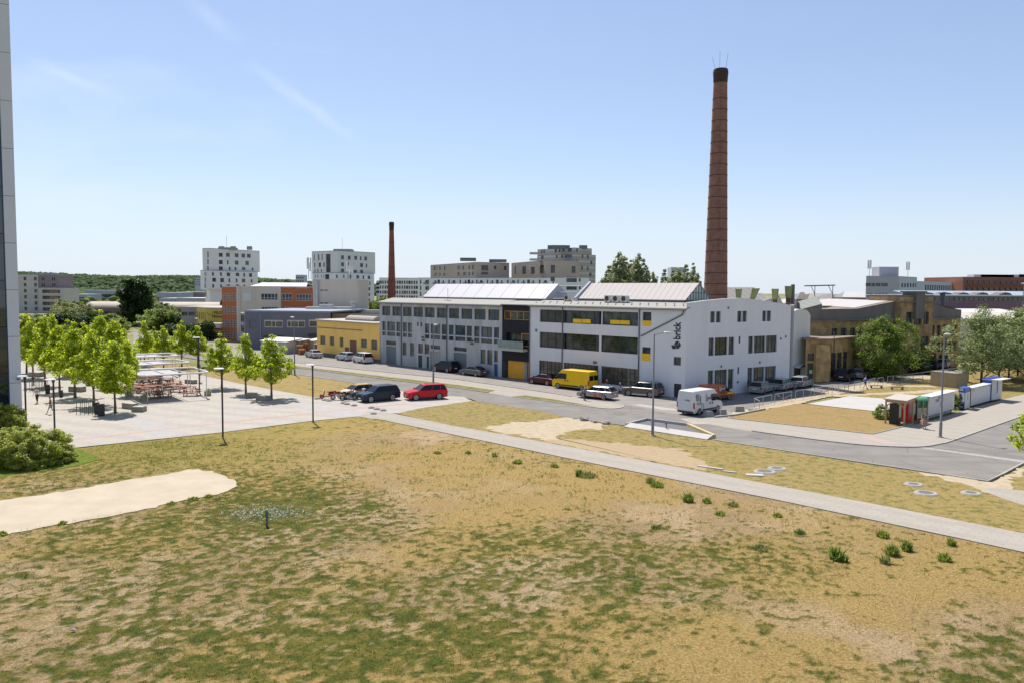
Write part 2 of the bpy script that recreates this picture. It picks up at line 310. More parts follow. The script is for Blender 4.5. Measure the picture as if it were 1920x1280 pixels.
# ---------------------------------------------------------------- ground
def vn(x,y,seed=0):
    xi=np.floor(x).astype(np.int64); yi=np.floor(y).astype(np.int64); fx=x-xi; fy=y-yi; fx=fx*fx*(3-2*fx); fy=fy*fy*(3-2*fy)
    def h(a,b):
        k=(a*374761393+b*668265263+seed*1442695041)&0xffffffff; k=((k^(k>>13))*1274126177)&0xffffffff; return ((k^(k>>16))&0xffff)/65535.0
    return (h(xi,yi)*(1-fx)+h(xi+1,yi)*fx)*(1-fy)+(h(xi,yi+1)*(1-fx)+h(xi+1,yi+1)*fx)*fy
def fbm(x,y,seed=0,o=4):
    s=0;a=.5;t=0
    for i in range(o): s=s+a*vn(x*2**i+i*17.3,y*2**i-i*9.1,seed+i); t+=a; a*=.55
    return s/t
def sst(a,b,x): t=np.clip((x-a)/(b-a),0,1); return t*t*(3-2*t)
def lawnmat(name,dry,green,thr=.5,sc=.35,dirt=(.44,.34,.22),dthr=.72,fine=7):
    m,n,b=nodes(name); b.inputs['Roughness'].default_value=.9; b.inputs['Specular IOR Level'].default_value=.15
    t=n.nodes.new('ShaderNodeTexCoord')
    def nz(s,d,r=.65,st=(1,1,1)):
        k=n.nodes.new('ShaderNodeMapping'); k.inputs['Scale'].default_value=st; n.links.new(t.outputs['Object'],k.inputs[0])
        z=n.nodes.new('ShaderNodeTexNoise'); z.inputs['Scale'].default_value=s; z.inputs['Detail'].default_value=d; z.inputs['Roughness'].default_value=r; n.links.new(k.outputs[0],z.inputs['Vector']); return z.outputs[0]
    def rng_(x,a,c,lo=0,hi=1):
        r=n.nodes.new('ShaderNodeMapRange'); r.inputs[1].default_value=a; r.inputs[2].default_value=c; r.inputs[3].default_value=lo; r.inputs[4].default_value=hi; n.links.new(x,r.inputs[0]); return r.outputs[0]
    def mix(f,a,c,bl='MIX'):
        x=n.nodes.new('ShaderNodeMix'); x.data_type='RGBA'; x.blend_type=bl
        if isinstance(f,float): x.inputs[0].default_value=f
        else: n.links.new(f,x.inputs[0])
        for q,i in ((a,6),(c,7)):
            if isinstance(q,tuple): x.inputs[i].default_value=col4(q)
            else: n.links.new(q,x.inputs[i])
        return x.outputs[2]
    g=rng_(nz(sc,6,.7),thr,thr+.14); c=mix(g,dry,green); c=mix(rng_(nz(sc*.4,5),dthr,dthr+.1),c,dirt)
    c=mix(rng_(nz(fine,4,.75,(1,1.6,1)),.25,.75,.62,1.34),(0.,0.,0.),c,'MIX') if False else c
    f=rng_(nz(fine,4,.75),.3,.7); dk=tuple(.5 for _ in range(3)); c=mix(1.0,c,mix(f,dk,(1.,1.,1.)),'MULTIPLY')
    n.links.new(c,b.inputs['Base Color']); bp=n.nodes.new('ShaderNodeBump'); bp.inputs['Strength'].default_value=.7; bp.inputs['Distance'].default_value=.06; n.links.new(nz(fine,4,.75),bp.inputs['Height']); n.links.new(bp.outputs[0],b.inputs['Normal']); MT[name]=m; return m
M_lawn=lawnmat('dry_lawn',(.35,.255,.09),(.15,.15,.035),.52,.7)
M_lawng=lawnmat('golden_lawn',(.36,.245,.10),(.24,.215,.07),.52,.7,dthr=.66)
M_lawnr=lawnmat('lawn_patchy',(.34,.25,.09),(.14,.15,.03),.49,1.5,(.35,.26,.15),.60)
M_green=lawnmat('green_lawn',(.15,.20,.015),(.10,.15,.012),.5,.6,dthr=.95)
M_strip=lawnmat('verge',(.26,.21,.07),(.13,.15,.035),.45,.6)
M_far=lawnmat('far_ground',(.30,.27,.12),(.12,.17,.05),.48,.03,(.38,.33,.25),.6,1.5)
M_dirt=mat('dirt',(.39,.32,.225),.95,.14,1.6,bump=.4,spec=.1)
M_dirt2=mat('brown_dirt',(.31,.23,.14),.95,.16,2.2,bump=.5,spec=.1,c2=(.38,.29,.18))
M_sand=mat('sand_path',(.43,.365,.275),.95,.10,.5,bump=.15,spec=.1)
M_asph_plain=mat('asphalt_plain',(.20,.19,.185),.95,.16,.5,detail=10,spec=.06)
def asphalt(name,c):
    m,n,b=nodes(name); b.inputs['Roughness'].default_value=.95; b.inputs['Specular IOR Level'].default_value=.06
    t=n.nodes.new('ShaderNodeTexCoord')
    def nz(s,d,a,e,st=(1,1,1)):
        k=n.nodes.new('ShaderNodeMapping'); k.inputs['Scale'].default_value=st; k.inputs['Rotation'].default_value=(0,0,.78); n.links.new(t.outputs['Object'],k.inputs[0]); z=n.nodes.new('ShaderNodeTexNoise'); z.inputs['Scale'].default_value=s; z.inputs['Detail'].default_value=d; n.links.new(k.outputs[0],z.inputs['Vector'])
        r=n.nodes.new('ShaderNodeMapRange'); r.inputs[1].default_value=a; r.inputs[2].default_value=e; n.links.new(z.outputs[0],r.inputs[0]); return r.outputs[0]
    def mx(f,a,c_):
        x=n.nodes.new('ShaderNodeMix'); x.data_type='RGBA'; n.links.new(f,x.inputs[0])
        for q,i in ((a,6),(c_,7)):
            if isinstance(q,tuple): x.inputs[i].default_value=col4(q)
            else: n.links.new(q,x.inputs[i])
        return x.outputs[2]
    k_=lambda f:tuple(v*f for v in c)
    o=mx(nz(.45,9,.3,.7),k_(.88),k_(1.1)); o=mx(nz(.5,4,.52,.7,(.12,1.6,1)),o,k_(.82)); o=mx(nz(.16,2,.63,.64),o,k_(.86)); o=mx(nz(1.6,6,.68,.8),o,k_(.66))
    v=n.nodes.new('ShaderNodeTexVoronoi'); v.feature='DISTANCE_TO_EDGE'; v.inputs['Scale'].default_value=.22; n.links.new(t.outputs['Object'],v.inputs['Vector']); r=n.nodes.new('ShaderNodeMapRange'); r.inputs[1].default_value=.006; r.inputs[2].default_value=.001; n.links.new(v.outputs['Distance'],r.inputs[0]); o=mx(r.outputs[0],o,k_(.6))
    n.links.new(o,b.inputs['Base Color']); MT[name]=m; return m
M_asph=asphalt('asphalt',(.215,.20,.182))
M_asph2=mat('worn_asphalt',(.25,.23,.21),.95,.14,.5,detail=10,spec=.06)
M_pave=stripes('paving',(.36,.33,.29),(.3,.28,.25),0,.6,.05,.85,.10,spec=.25)
M_slab=mat('pale_concrete',(.42,.40,.375),.85,.06,.6,spec=.25)
M_kerb=mat('kerb_stone',(.33,.31,.28),.85,.12,1.5)
def pavemat(name,a,bcol,per,ang):
    """concrete pavers in broad light and darker bands, with fine joints"""
    m,n,b=nodes(name); b.inputs['Roughness'].default_value=.95; b.inputs['Specular IOR Level'].default_value=.06
    t=n.nodes.new('ShaderNodeTexCoord'); k=n.nodes.new('ShaderNodeMapping'); k.inputs['Rotation'].default_value=(0,0,ang); n.links.new(t.outputs['Object'],k.inputs[0])
    br=n.nodes.new('ShaderNodeTexBrick'); br.inputs['Scale'].default_value=1; br.inputs['Brick Width'].default_value=.9; br.inputs['Row Height'].default_value=.45; br.inputs['Mortar Size'].default_value=.012
    br.inputs['Color1'].default_value=col4(a); br.inputs['Color2'].default_value=col4([v*.93 for v in a]); br.inputs['Mortar'].default_value=col4([v*.68 for v in a]); n.links.new(k.outputs[0],br.inputs['Vector'])
    z=n.nodes.new('ShaderNodeTexNoise'); z.inputs['Scale'].default_value=.22; z.inputs['Detail'].default_value=6; n.links.new(k.outputs[0],z.inputs['Vector'])
    s=n.nodes.new('ShaderNodeSeparateXYZ'); n.links.new(k.outputs[0],s.inputs[0]); f=n.nodes.new('ShaderNodeMath'); f.operation='MULTIPLY_ADD'; f.inputs[1].default_value=1/per; n.links.new(s.outputs[1],f.inputs[0]); 
    n.links.new(z.outputs[0],f.inputs[2]); w_=n.nodes.new('ShaderNodeMath'); w_.operation='SINE'; g=n.nodes.new('ShaderNodeMath'); g.operation='MULTIPLY'; g.inputs[1].default_value=6.283; n.links.new(f.outputs[0],g.inputs[0]); n.links.new(g.outputs[0],w_.inputs[0])
    r=n.nodes.new('ShaderNodeMapRange'); r.inputs[1].default_value=-.3; r.inputs[2].default_value=.9; r.inputs[3].default_value=0; r.inputs[4].default_value=.75; n.links.new(w_.outputs[0],r.inputs[0])
    x=n.nodes.new('ShaderNodeMix'); x.data_type='RGBA'; x.blend_type='MULTIPLY'; n.links.new(r.outputs[0],x.inputs[0]); n.links.new(br.outputs[0],x.inputs[6]); x.inputs[7].default_value=col4([q/p for p,q in zip(a,bcol)]); n.links.new(x.outputs[2],b.inputs['Base Color']); MT[name]=m; return m
M_plaza=pavemat('plaza_paving',(.405,.37,.325),(.36,.335,.305),3.4,.42)
M_walk=pavemat('path_paving',(.355,.32,.275),(.335,.30,.255),2.0,.75)
M_red=mat('red_pavers',(.40,.23,.18),.85,.1,2)
M_grey=mat('grey_pavers',(.32,.30,.285),.85,.07,1)
# the great ground plane
g=MB(); g.add([(-5000,-300,-.05),(5000,-300,-.05),(5000,7000,-.05),(-5000,7000,-.05)],[(0,1,2,3)]); gr=g.build('ground',M_far); gr['kind']='structure'
# --- the meadow in the foreground
def green_mask(px,py):
    d=.33+0*px
    for cx,cy,rx,ry,a in ((330,1010,330,110,.16),(560,945,150,60,.42),(150,1230,320,90,.16),(560,1240,320,120,.22),(900,1200,330,110,.16),(1180,1060,200,75,.2),(1000,1010,120,40,.12),(1500,1060,110,50,.12),
                          (1880,1240,130,70,.28),(1500,1250,180,50,-.12),(1300,1230,120,60,-.3),(1750,1110,260,90,-.26),(1600,1180,200,60,-.18),(1400,960,420,70,-.2),(900,900,300,45,-.26),(700,850,260,60,-.26),(1150,930,240,40,-.2),(40,1190,90,40,-.25),(720,1040,80,22,-.3),(850,960,120,30,-.22)):
        d=d+a*np.exp(-((px-cx)/rx)**2-((py-cy)/ry)**2)
    return d
def meadow_fields(X,Y):
    px,py=PRv(np.stack([X,Y,0*X],-1)); d=green_mask(px,py)
    wx=X+.6*(fbm(X*.5,Y*.5,3)-.5); wy=Y+.6*(fbm(X*.5,Y*.5,4)-.5)
    n=.74*fbm(wx*3.3,wy*3.3,11,2)+.26*fbm(wx*.8,wy*.8,21,3)
    gr_=sst(.50,.64,n+(d-.33)*.60); br=sst(.50,.64,fbm(X*3.2,Y*3.2,31,3))*sst(.40,.6,d+.25)*.45
    yl=sst(.73,.80,fbm(X*1.4,Y*1.4,51,2)+.0)*(1-gr_*.3)
    bare=sst(.5,.64,fbm(X*.25,Y*.25,61,4)); gold=sst(.4,.65,fbm(X*.12,Y*.12,71,4)); return np.clip(np.maximum(gr_,br),0,1),yl,bare,gold,px,py
BOUND=[(-400,880),(0,866),(135,842),(415,812),(580,791),(673,782),(727,790),(781,801),(900,825.5),(1150,877),(1400,926.5),(1548,957),(1920,1036),(2400,1140)]
bx=np.array([b[0] for b in BOUND]); by=np.array([b[1] for b in BOUND])
st=.14; ys=np.arange(17,84,st); xs=np.arange(-64,84,st); XX,YY=np.meshgrid(xs,ys); gm,yl,ba,go,px,py=meadow_fields(XX,YY)
ZZ=.03*fbm(XX*.6,YY*.6,5,3)+.02*gm
ok=(py>np.interp(px,bx,by)-1.5)&(XX<YY*.95+12)&(XX>-YY*.76-8); keep=ok[:-1,:-1]&ok[1:,:-1]&ok[:-1,1:]&ok[1:,1:]
idx=np.arange(XX.size).reshape(XX.shape); fq=np.stack([idx[:-1,:-1][keep],idx[:-1,1:][keep],idx[1:,1:][keep],idx[1:,:-1][keep]],-1)
used=np.unique(fq); rm=np.zeros(XX.size,np.int64); rm[used]=np.arange(len(used)); V=np.stack([XX.ravel(),YY.ravel(),ZZ.ravel()],-1)[used]; fq=rm[fq]
edge=np.exp(-((px-60)/420)**2)*sst(905,835,py) # greener along the hedge
A1=np.stack([gm,yl,ba],-1).reshape(-1,3)[used]; A2=np.stack([go,edge,np.clip(sst(940,860,py)*sst(760,420,px),0,1)],-1).reshape(-1,3)[used]
m,n,b=nodes('meadow'); b.inputs['Roughness'].default_value=.95; b.inputs['Specular IOR Level'].default_value=.1
a1=n.nodes.new('ShaderNodeVertexColor'); a1.layer_name='m1'; a2=n.nodes.new('ShaderNodeVertexColor'); a2.layer_name='m2'; s1=n.nodes.new('ShaderNodeSeparateColor'); s2=n.nodes.new('ShaderNodeSeparateColor'); n.links.new(a1.outputs[0],s1.inputs[0]); n.links.new(a2.outputs[0],s2.inputs[0])
def nmix(f,a,c,bl='MIX'):
    x=n.nodes.new('ShaderNodeMix'); x.data_type='RGBA'; x.blend_type=bl
    if isinstance(f,float): x.inputs[0].default_value=f
    else: n.links.new(f,x.inputs[0])
    for q,i in ((a,6),(c,7)):
        if isinstance(q,tuple): x.inputs[i].default_value=col4(q)
        else: n.links.new(q,x.inputs[i])
    return x.outputs[2]
tcn=n.nodes.new('ShaderNodeTexCoord')
def nnz(s,d,r,a,c_):
    z=n.nodes.new('ShaderNodeTexNoise'); z.inputs['Scale'].default_value=s; z.inputs['Detail'].default_value=d; z.inputs['Roughness'].default_value=r; n.links.new(tcn.outputs['Object'],z.inputs['Vector'])
    q=n.nodes.new('ShaderNodeMapRange'); q.inputs[1].default_value=a; q.inputs[2].default_value=c_; n.links.new(z.outputs[0],q.inputs[0]); return q.outputs[0]
c=nmix(s1.outputs[2],(.38,.28,.155),(.47,.355,.22)); c=nmix(s2.outputs[0],c,(.41,.295,.115)); c=nmix(s2.outputs[2],c,(.40,.30,.105))
c=nmix(s1.outputs[0],c,nmix(nnz(1.4,3,.6,.4,.62),(.080,.105,.018),(.185,.165,.035))); c=nmix(s2.outputs[1],c,(.27,.24,.06))
fine=nnz(9,6,.8,.3,.68); c=nmix(1.0,c,nmix(fine,(.34,.31,.26),(1.3,1.27,1.22)),'MULTIPLY'); c=nmix(nnz(14,4,.85,.57,.72),c,(.24,.19,.08))
n.links.new(c,b.inputs['Base Color']); bp=n.nodes.new('ShaderNodeBump'); bp.inputs['Strength'].default_value=.9; bp.inputs['Distance'].default_value=.05; n.links.new(fine,bp.inputs['Height']); n.links.new(bp.outputs[0],b.inputs['Normal'])
md=npmesh('meadow',V,fq,m,attr={'m1':A1,'m2':A2},smooth=True); md['kind']='structure'
# --- grass blades standing on it
def blades(N,which,hgt,wid,nb,colA,colB):
    Y=np.sqrt(rng.uniform(20**2,66**2,N)); X=rng.uniform(-1,1,N)*(Y*.68+3); g_,y_,b_,o_,px,py=meadow_fields(X,Y)
    k=(py>np.interp(px,bx,by)+2)&~((py<np.interp(px,[-300,0,127,300,367,400,443],[1010,999,975,948,935,930,915])+3)&(px<443)&(py>np.interp(px,[-300,0,127,300,367,400,443],[950,940,920,890,880,887,907])-3))
    k&=(rng.uniform(0,1,N)<(g_**1.3 if which=='g' else (y_ if which=='y' else .25+.75*(1-g_) if which=='d' else sst(.52,.68,fbm(X*1.1,Y*1.1,91,3))*sst(1020,900,py)*.9))); X=X[k];Y=Y[k]; n0=len(X); X=np.repeat(X,nb)+rng.normal(0,.035,n0*nb); Y=np.repeat(Y,nb)+rng.normal(0,.035,n0*nb); n1=len(X)
    h=hgt*rng.uniform(.5,1.4,n1); a=rng.uniform(0,6.283,n1); lx,ly=rng.normal(0,.45,n1)*h,rng.normal(0,.45,n1)*h; w_=wid*rng.uniform(.6,1.3,n1)
    P=np.zeros((n1,3,3)); P[:,0]=np.stack([X-np.cos(a)*w_,Y-np.sin(a)*w_,0*X+.005],-1); P[:,1]=np.stack([X+np.cos(a)*w_,Y+np.sin(a)*w_,0*X+.005],-1); P[:,2]=np.stack([X+lx,Y+ly,h+.01],-1)
    t=rng.uniform(0,1,n1)[:,None]; C=np.repeat((np.array(colA)*(1-t)+np.array(colB)*t),3,0); return P.reshape(-1,3),C
parts=[blades(42000,'w',.15,.012,5,(.15,.20,.03),(.30,.34,.07)),blades(70000,'d',.055,.008,3,(.38,.26,.13),(.50,.36,.20)),blades(130000,'g',.075,.013,4,(.075,.095,.02),(.16,.165,.04)),blades(5000,'y',.08,.02,5,(.55,.40,.03),(.62,.5,.05)),blades(5000,'d',.22,.008,3,(.32,.2,.09),(.38,.24,.11))]
V=np.concatenate([p[0] for p in parts]); C=np.concatenate([p[1] for p in parts]); m,n,b=nodes('grass_blades'); b.inputs['Roughness'].default_value=.7; b.inputs['Specular IOR Level'].default_value=.2; vc=n.nodes.new('ShaderNodeVertexColor'); vc.layer_name='c'
tr=n.nodes.new('ShaderNodeBsdfTranslucent'); ms=n.nodes.new('ShaderNodeMixShader'); ms.inputs[0].default_value=.3; n.links.new(vc.outputs[0],b.inputs['Base Color']); n.links.new(vc.outputs[0],tr.inputs[0]); o_=[q for q in n.nodes if q.type=='OUTPUT_MATERIAL'][0]
n.links.new(b.outputs[0],ms.inputs[1]); n.links.new(tr.outputs[0],ms.inputs[2]); n.links.new(ms.outputs[0],o_.inputs[0])
go_=npmesh('grass',V,np.arange(len(V)).reshape(-1,3),m,attr={'c':C}); tag(go_,'short tufts of dry straw and green grass over the parched meadow','grass',kind='stuff')
# --- sheets, each a few millimetres over the last
z=.04
sheet('sand_path',curve([(-200,985),(0,940),(127,920),(300,891),(367,880),(400,886),(432,897),(443,907),(433,921),(400,929),(333,941),(200,969),(37,998),(-200,1045)],5),.056,M_sand,rag=.28)
sheet('lawn_strip',[(-200,640),(250,668),(380,688),(545,699),(705,725),(695,731),(660,737),(602,747),(588,744.5),(513.8,731),(448,718.8),(370,701.6),(200,672)],z,M_lawn)
sheet('lawn_roadside',curve([(745,775),(790,765),(880,752),(900,752.5),(950,757),(1017,771),(1061,782),(1095,788),(1171,798.5),(1240,812),(1340,825),(1590,864.5),(1800,896),(1838,906),(1870,905),(1920,882),(2300,800),(3000,740)],3)+[(3400,1100),(2600,1190),(2300,1095),(1920,1002),(1642,947),(1400,901.5),(1186,861),(1025,831),(900,808),(854,800)],z,M_lawnr)
sheet('dirt_patch',curve([(905,801),(960,793),(1010,789),(1060,783),(1095,788),(1135,796),(1130,803),(1085,806),(1060,812),(1035,823),(1015,826),(950,812),(905,801)],4),.044,M_dirt,rag=.7)
sheet('brown_dirt_patch',curve([(1025,829),(1040,822),(1120,828),(1200,834),(1260,840),(1290,848),(1310,862),(1330,876),(1335,886),(1230,866),(1100,842),(1025,829)],4),.0445,M_dirt2,rag=.7)
sheet('dirt_corner',curve([(1725,885),(1790,893),(1850,903),(1880,895),(1910,880),(1925,885),(1895,900),(1900,920),(1860,925),(1800,905),(1725,887)],4),.0446,M_dirt,rag=.4)
sheet('cobble_path',curve([(1838,918),(1870,915),(1960,925),(2200,950)],3)+[(2500,975),(2500,1025),(2200,1000),(1960,960),(1880,935)],.0452,M_walk)
sheet('path',curve([(673,781),(727,789),(781,800),(900,824.5),(1150,876),(1400,925.3),(1548.6,956),(1920,1035),(2300,1120),(2900,1270)],3)+[(2900,1210),(2300,1085),(1920,1001),(1642,946),(1400,900.5),(1186,860),(1025,830),(900,806.8),(854,799),(740,775.6),(727,773),(690,771)],.060,M_walk)
kerb('path_kerb',curve([(727,789.4),(781,800.4),(900,825),(1150,876.6),(1400,926),(1548.6,956.8),(1920,1036),(2300,1121)],3),M_kerb,.1,.075)
# plaza and forecourt
PL=[(-900,1000),(135.6,840),(415.6,810.6),(580,789.5),(673,780.7),(700,786),(727,773.5),(745,775),(790,765),(834,759),(885,751.5),(870,744),(834,742),(760,734),(705,725.5),(690,732),(655,738),(602,747),(588,744.5),(513.8,731),(448,718.8),(370,701.6),(250,680),(-200,630),(-900,640)]
sheet('plaza',PL,.052,M_plaza)
sheet('plaza_band',[(222,778),(285,786),(352,814.5),(295,821),(225,783)],.056,M_grey)
sheet('plaza_band',[(548,752),(575,755),(650,766),(683,773),(673,780.5),(628,782),(560,763)],.056,M_grey)
for a,b_ in (((125,826),(416,793)),((416,793),(700,762.5)),((700,762.5),(760,757))):
    sheet('red_band',[(a[0],a[1]-.7),(b_[0],b_[1]-.6),(b_[0],b_[1]+.6),(a[0],a[1]+.9)],.0575,M_red)
for k,(a,b_) in enumerate((((285,787),(415,774)),((270,756),(395,749)),((40,790),(210,770)),((415,774),(640,750)),((120,770),(260,745)),((40,760),(150,742)))):
    sheet('paving_joint',[(a[0],a[1]-.35),(b_[0],b_[1]-.3),(b_[0],b_[1]+.3),(a[0],a[1]+.35)],.0576,M_kerb)
for q in ([(195,762),(215,768),(345,817),(335,818)],[(150,746),(205,752),(258,757),(250,759),(150,749)]): pass
# road
sheet('road',[(-300,575),(250,640),(545,689.5),(580,692.5),(700,708),(860,728),(912,736),(962,743.5),(1033,753),(1121,764),(1156,766),(1169,762),(1161,757),(1250,757),(1363,783),(1404,807),(1600,833),(1681,838),(1732.7,837.5),(1765,831.7),(1784,827),(1894,788),(1920,779),(2300,680),(2300,790),(1920,867),(1852,902),(1590.6,863),(1338.7,825),(1171,797.6),(1095,787),(1061,782),(1017,771.6),(900,753),(870,744.5),(834,742),(760,734),(705,725.5),(670,719),(545,701),(250,655),(-300,600)],.048,M_asph)
sheet('parking_strip',[(250,618),(600,667),(712,680),(1283.6,746.8),(1479,727.5),(1520,722),(1640,704),(1790,690),(1790,697),(1660,712),(1560,728),(1376,777),(1363,783),(1275,778),(1161,757),(1120,752),(1072,743),(860,712),(580,684),(250,640)],.0505,M_asph2)
sheet('back_street',[(1283.6,746.8),(1479,727.5),(1640,704),(1790,690),(1790,696),(1660,713),(1560,731),(1376,773),(1340,766)],.0535,M_asph)
sheet('sidewalk',[(250,640),(580,683.7),(860,712),(1072,743),(1120,752),(1161,757),(1169,762),(1156,766),(1121,764.4),(1033,753),(962,744),(912,736),(860,721.7),(580,689),(250,645)],.0545,M_walk)
sheet('verge',[(250,645),(580,689),(860,721.7),(929,732),(916,735.6),(860,727.6),(700,707.6),(580,692.2),(250,650)],.0565,M_strip)
sheet('verge',[(962,743),(985,741),(1033,747.5),(1121,763),(1033,752.7)],.0565,M_strip)
kerb('road_kerb',[(250,650.5),(545,689.5),(580,692.6),(700,708.2),(860,728.2),(916,736.2)],M_kerb,.16,.13)
kerb('road_kerb',curve([(960,743.8),(1033,753.4),(1121,764.8),(1145,766.6),(1160,765.5),(1169,762),(1161,757)],3),M_kerb,.16,.11)
kerb('parking_kerb',[(250,639.6),(580,683.5),(860,711.7),(1040,738),(1072,743.6)],M_kerb,.14,.12)
kerb('lawn_kerb',[(380,688),(545,700),(670,719),(705,725)],M_kerb,.14,.1)
kerb('lawn_kerb',[(1340,825.2),(1590.6,863.6),(1852,902.6),(1880,889),(1920,867.5),(2300,791)],M_kerb,.14,.1)
# right-hand pavement, golden lawn, slab, paths
sheet('pavement',curve([(1274,784.6),(1300,790),(1404,808),(1600,833),(1681,838),(1732.7,837.5),(1765,831.7),(1784,827),(1894,788)],3)+[(1920,779),(2300,680),(2300,655),(1920,739),(1879,749),(1740,790),(1695.5,799.4),(1636,814),(1377.5,785),(1357,783)],.0545,M_walk)
kerb('pavement_kerb',curve([(1410,808.6),(1500,821),(1600,833.3),(1681,838.4),(1732.7,838),(1765,832.2),(1784,827.3),(1894,788.3),(1920,779.4)],3),M_kerb,.16,.13)
for q in ([(1606,816),(1632,818),(1690,833),(1650,832)],[(1274,785),(1290,788),(1330,795),(1300,795)]): sheet('red_paving',q,.058,mat('faded_red_pavers',(.37,.28,.245),.85,.1,2))
sheet('lawn_golden',[(1363,783),(1380,779),(1434,768),(1491,757.5),(1514,757),(1642.5,771),(1700,775),(1740,788),(1695.5,799.4),(1636,814),(1377.5,785)],.0565,M_lawng)
kerb('garden_kerb',[(1363,783.4),(1377.5,785.5),(1636,814.4),(1695.5,799.8),(1712,795)],M_kerb,.12,.12)
kerb('garden_kerb',[(1340,783),(1380,778.8),(1434,767.8)],M_kerb,.2,.2)
sheet('back_path',[(1376,773),(1560,731),(1660,713),(1790,696),(1790,704),(1700,722),(1640,727),(1560,742),(1491,758),(1434,768),(1380,779),(1363,783)],.0555,M_dirt,rag=.3)
sheet('lawn_back',[(1560,742),(1640,727),(1700,720),(1790,700),(2100,640),(2300,655),(1920,739),(1879,749),(1740,770),(1660,760),(1600,748)],.0562,M_lawnr)
sheet('trodden_path',curve([(1560,741),(1620,737),(1700,734),(1760,730),(1800,733),(1760,735),(1700,738),(1620,741),(1560,744)],3),.0585,M_dirt,rag=.3)
sheet('trodden_path',[(1690,722),(1740,722),(1760,726),(1700,725)],.0586,M_dirt,rag=.3)
sheet('concrete_slab',[(1514,757),(1594,742.3),(1662,747.4),(1700,755),(1690,764),(1642.5,771)],.0595,M_slab)
kerb('slab_edge',[(1513,757.4),(1560,762.8),(1643,771.6)],mat('slab_edge',(.33,.24,.20),.9,.1,2),.25,.1)
# road markings
sheet('stop_line',[(1722,839.5),(1734,838.8),(1925,864.5),(1925,868)],.053,mat('worn_road_paint',(.30,.29,.28),.9,.25,3))
sheet('worn_marking',[(1184,758.5),(1200,757.6),(1262,766),(1275,770),(1240,768)],.0542,M_pave)
# ---------------------------------------------------------------- the factory block along the road
W_white=mat('white_render',(.67,.67,.68),.85,.03,.6,streak=True,spec=.25,c2=(.73,.73,.74),detail=9)
W_conc=mat('stained_concrete',(.33,.345,.35),.9,.14,.55,c2=(.56,.57,.575),detail=9,streak=True,spec=.2)
W_dark=mat('dark_brick_cladding',(.028,.026,.032),.8,.35,7,spec=.2)
W_orange=mat('orange_paint',(.78,.32,.02),.5,.05,1)
W_yel=mat('yellow_panel',(.90,.52,.01),.45,.03,1)
W_frame=mat('dark_frame',(.035,.04,.05),.5,0); W_blue=mat('blue_frame',(.03,.09,.22),.55,.1,2); W_fgrey=mat('grey_frame',(.14,.15,.16),.6,0); W_wf=mat('white_frame',(.62,.62,.60),.6,0); W_teal=mat('teal_frame',(.03,.10,.15),.5,0)
GL=glass('window_glass',(.035,.045,.06),.05,.8,.6); GLg=glass('garden_glass',(.03,.04,.03),.06,.9,.9); GLs=glass('shop_glass',(.11,.10,.08),.08,.7,.8); GLo=glass('office_glass',(.06,.075,.085),.05,.7,1.1)
R_tin=stripes('tin_roof',(.33,.315,.285),(.25,.24,.22),(.7,-.7,0),.62,.06,.9,.06,spec=.1)
R_white=stripes('white_sheet_roof',(.62,.59,.60),(.27,.24,.26),(.7,-.7,0),2.9,.035,.35,.05)
R_glassr=stripes('ribbed_skylight_roof',(.54,.49,.46),(.30,.27,.26),(.7,-.7,0),.86,.07,.8,.04,spec=.12)
R_dark=mat('dark_roofing',(.10,.11,.12),.9,.15,.4); R_gravel=mat('gravel_roof',(.29,.22,.165),.95,.15,1.2,c2=(.18,.14,.11))
P_pipe=mat('grey_downpipe',(.10,.11,.13),.5,0); M_door=mat('grey_roller_door',(.15,.17,.19),.6,.06,2); M_doorl=mat('pale_roller_door',(.32,.31,.29),.6,.06,2)
A0,C0,B0=G(712,680),G(1283.6,746.8),G(1479,727.5); FR=Wall(A0,C0); RW=Wall(C0,B0); vd=RW.u
z1=ZO(960,520,5.3333); z2=ZO(1260,540,5.3333); z3=ZO(700,540,5.3333)
def plan(wl,u,back,z): q=wl.a+wl.u*u+vd*back; return (q[0],q[1],z)
# white three storey building
u0=35.55; base=FR.p(u0,0)
wb=thing('workshop_building','white three storey building with yellow panels and a vertical brick sign at its corner','building',base)
def R1(a,b): return FR.rect(z1(*a),z1(*b))
def R2(a,b): return RW.rect(z2(*a),z2(*b))
top=[R1((278,326),(500,456)),R1((516,333),(893,480)),R1((903,340),(1260,488))]
for t in top: t[1],t[3]=8.22,9.93
mid=[R1((276,543),(500,708)),R1((516,556),(868,735)),R1((892,575),(1256,768))]
for t in mid: t[1],t[3]=4.78,6.87
low=[R1((271,825),(498,990)),R1((516,850),(862,1000)),R1((892,882),(1254,1095))]
for t in low: t[1],t[3]=.72,2.98
sm=[R1((1306,347),(1392,488)),R1((1301,693),(1383,835)),R1((1616,790),(1688,880))]
dr=R1((1618,1055),(1690,1200)); dr[1]=.05
facade(wb,FR,0,10.35,top+mid+low+sm+[dr],W_white,.22,u0=u0)
for i,t in enumerate(top): window(wb,FR,t,W_frame,GLo if i else GL,(3,5,4)[i],1,.2)
for i,t in enumerate(mid): window(wb,FR,t,W_frame,GLg,(3,4,4)[i],2,.2)
for i,t in enumerate(low): window(wb,FR,t,W_frame,GLs,(6,9,9)[i],4,.2,fw_=.05)
for t in sm: window(wb,FR,t,W_frame,GL,1,1 if t is not sm[2] else 3,.2)
panel(wb,FR,dr,W_frame,'door',-.2,-.12)
for q in (((612,415),(697,458)),((702,418),(786,460)),((985,426),(1080,470)),((1084,430),(1175,474)),((1304,432),(1391,488)),((1299,757),(1383,835))):
    r=R1(*q); 
    if q[0][1]<430: r[1]+=0
    panel(wb,FR,r,W_yel,'panel',-.12,.03)
for q in (((235,515),(252,545)),((812,833),(850,862))): panel(wb,FR,R1(*q),W_fgrey,'vent',.0,.05)
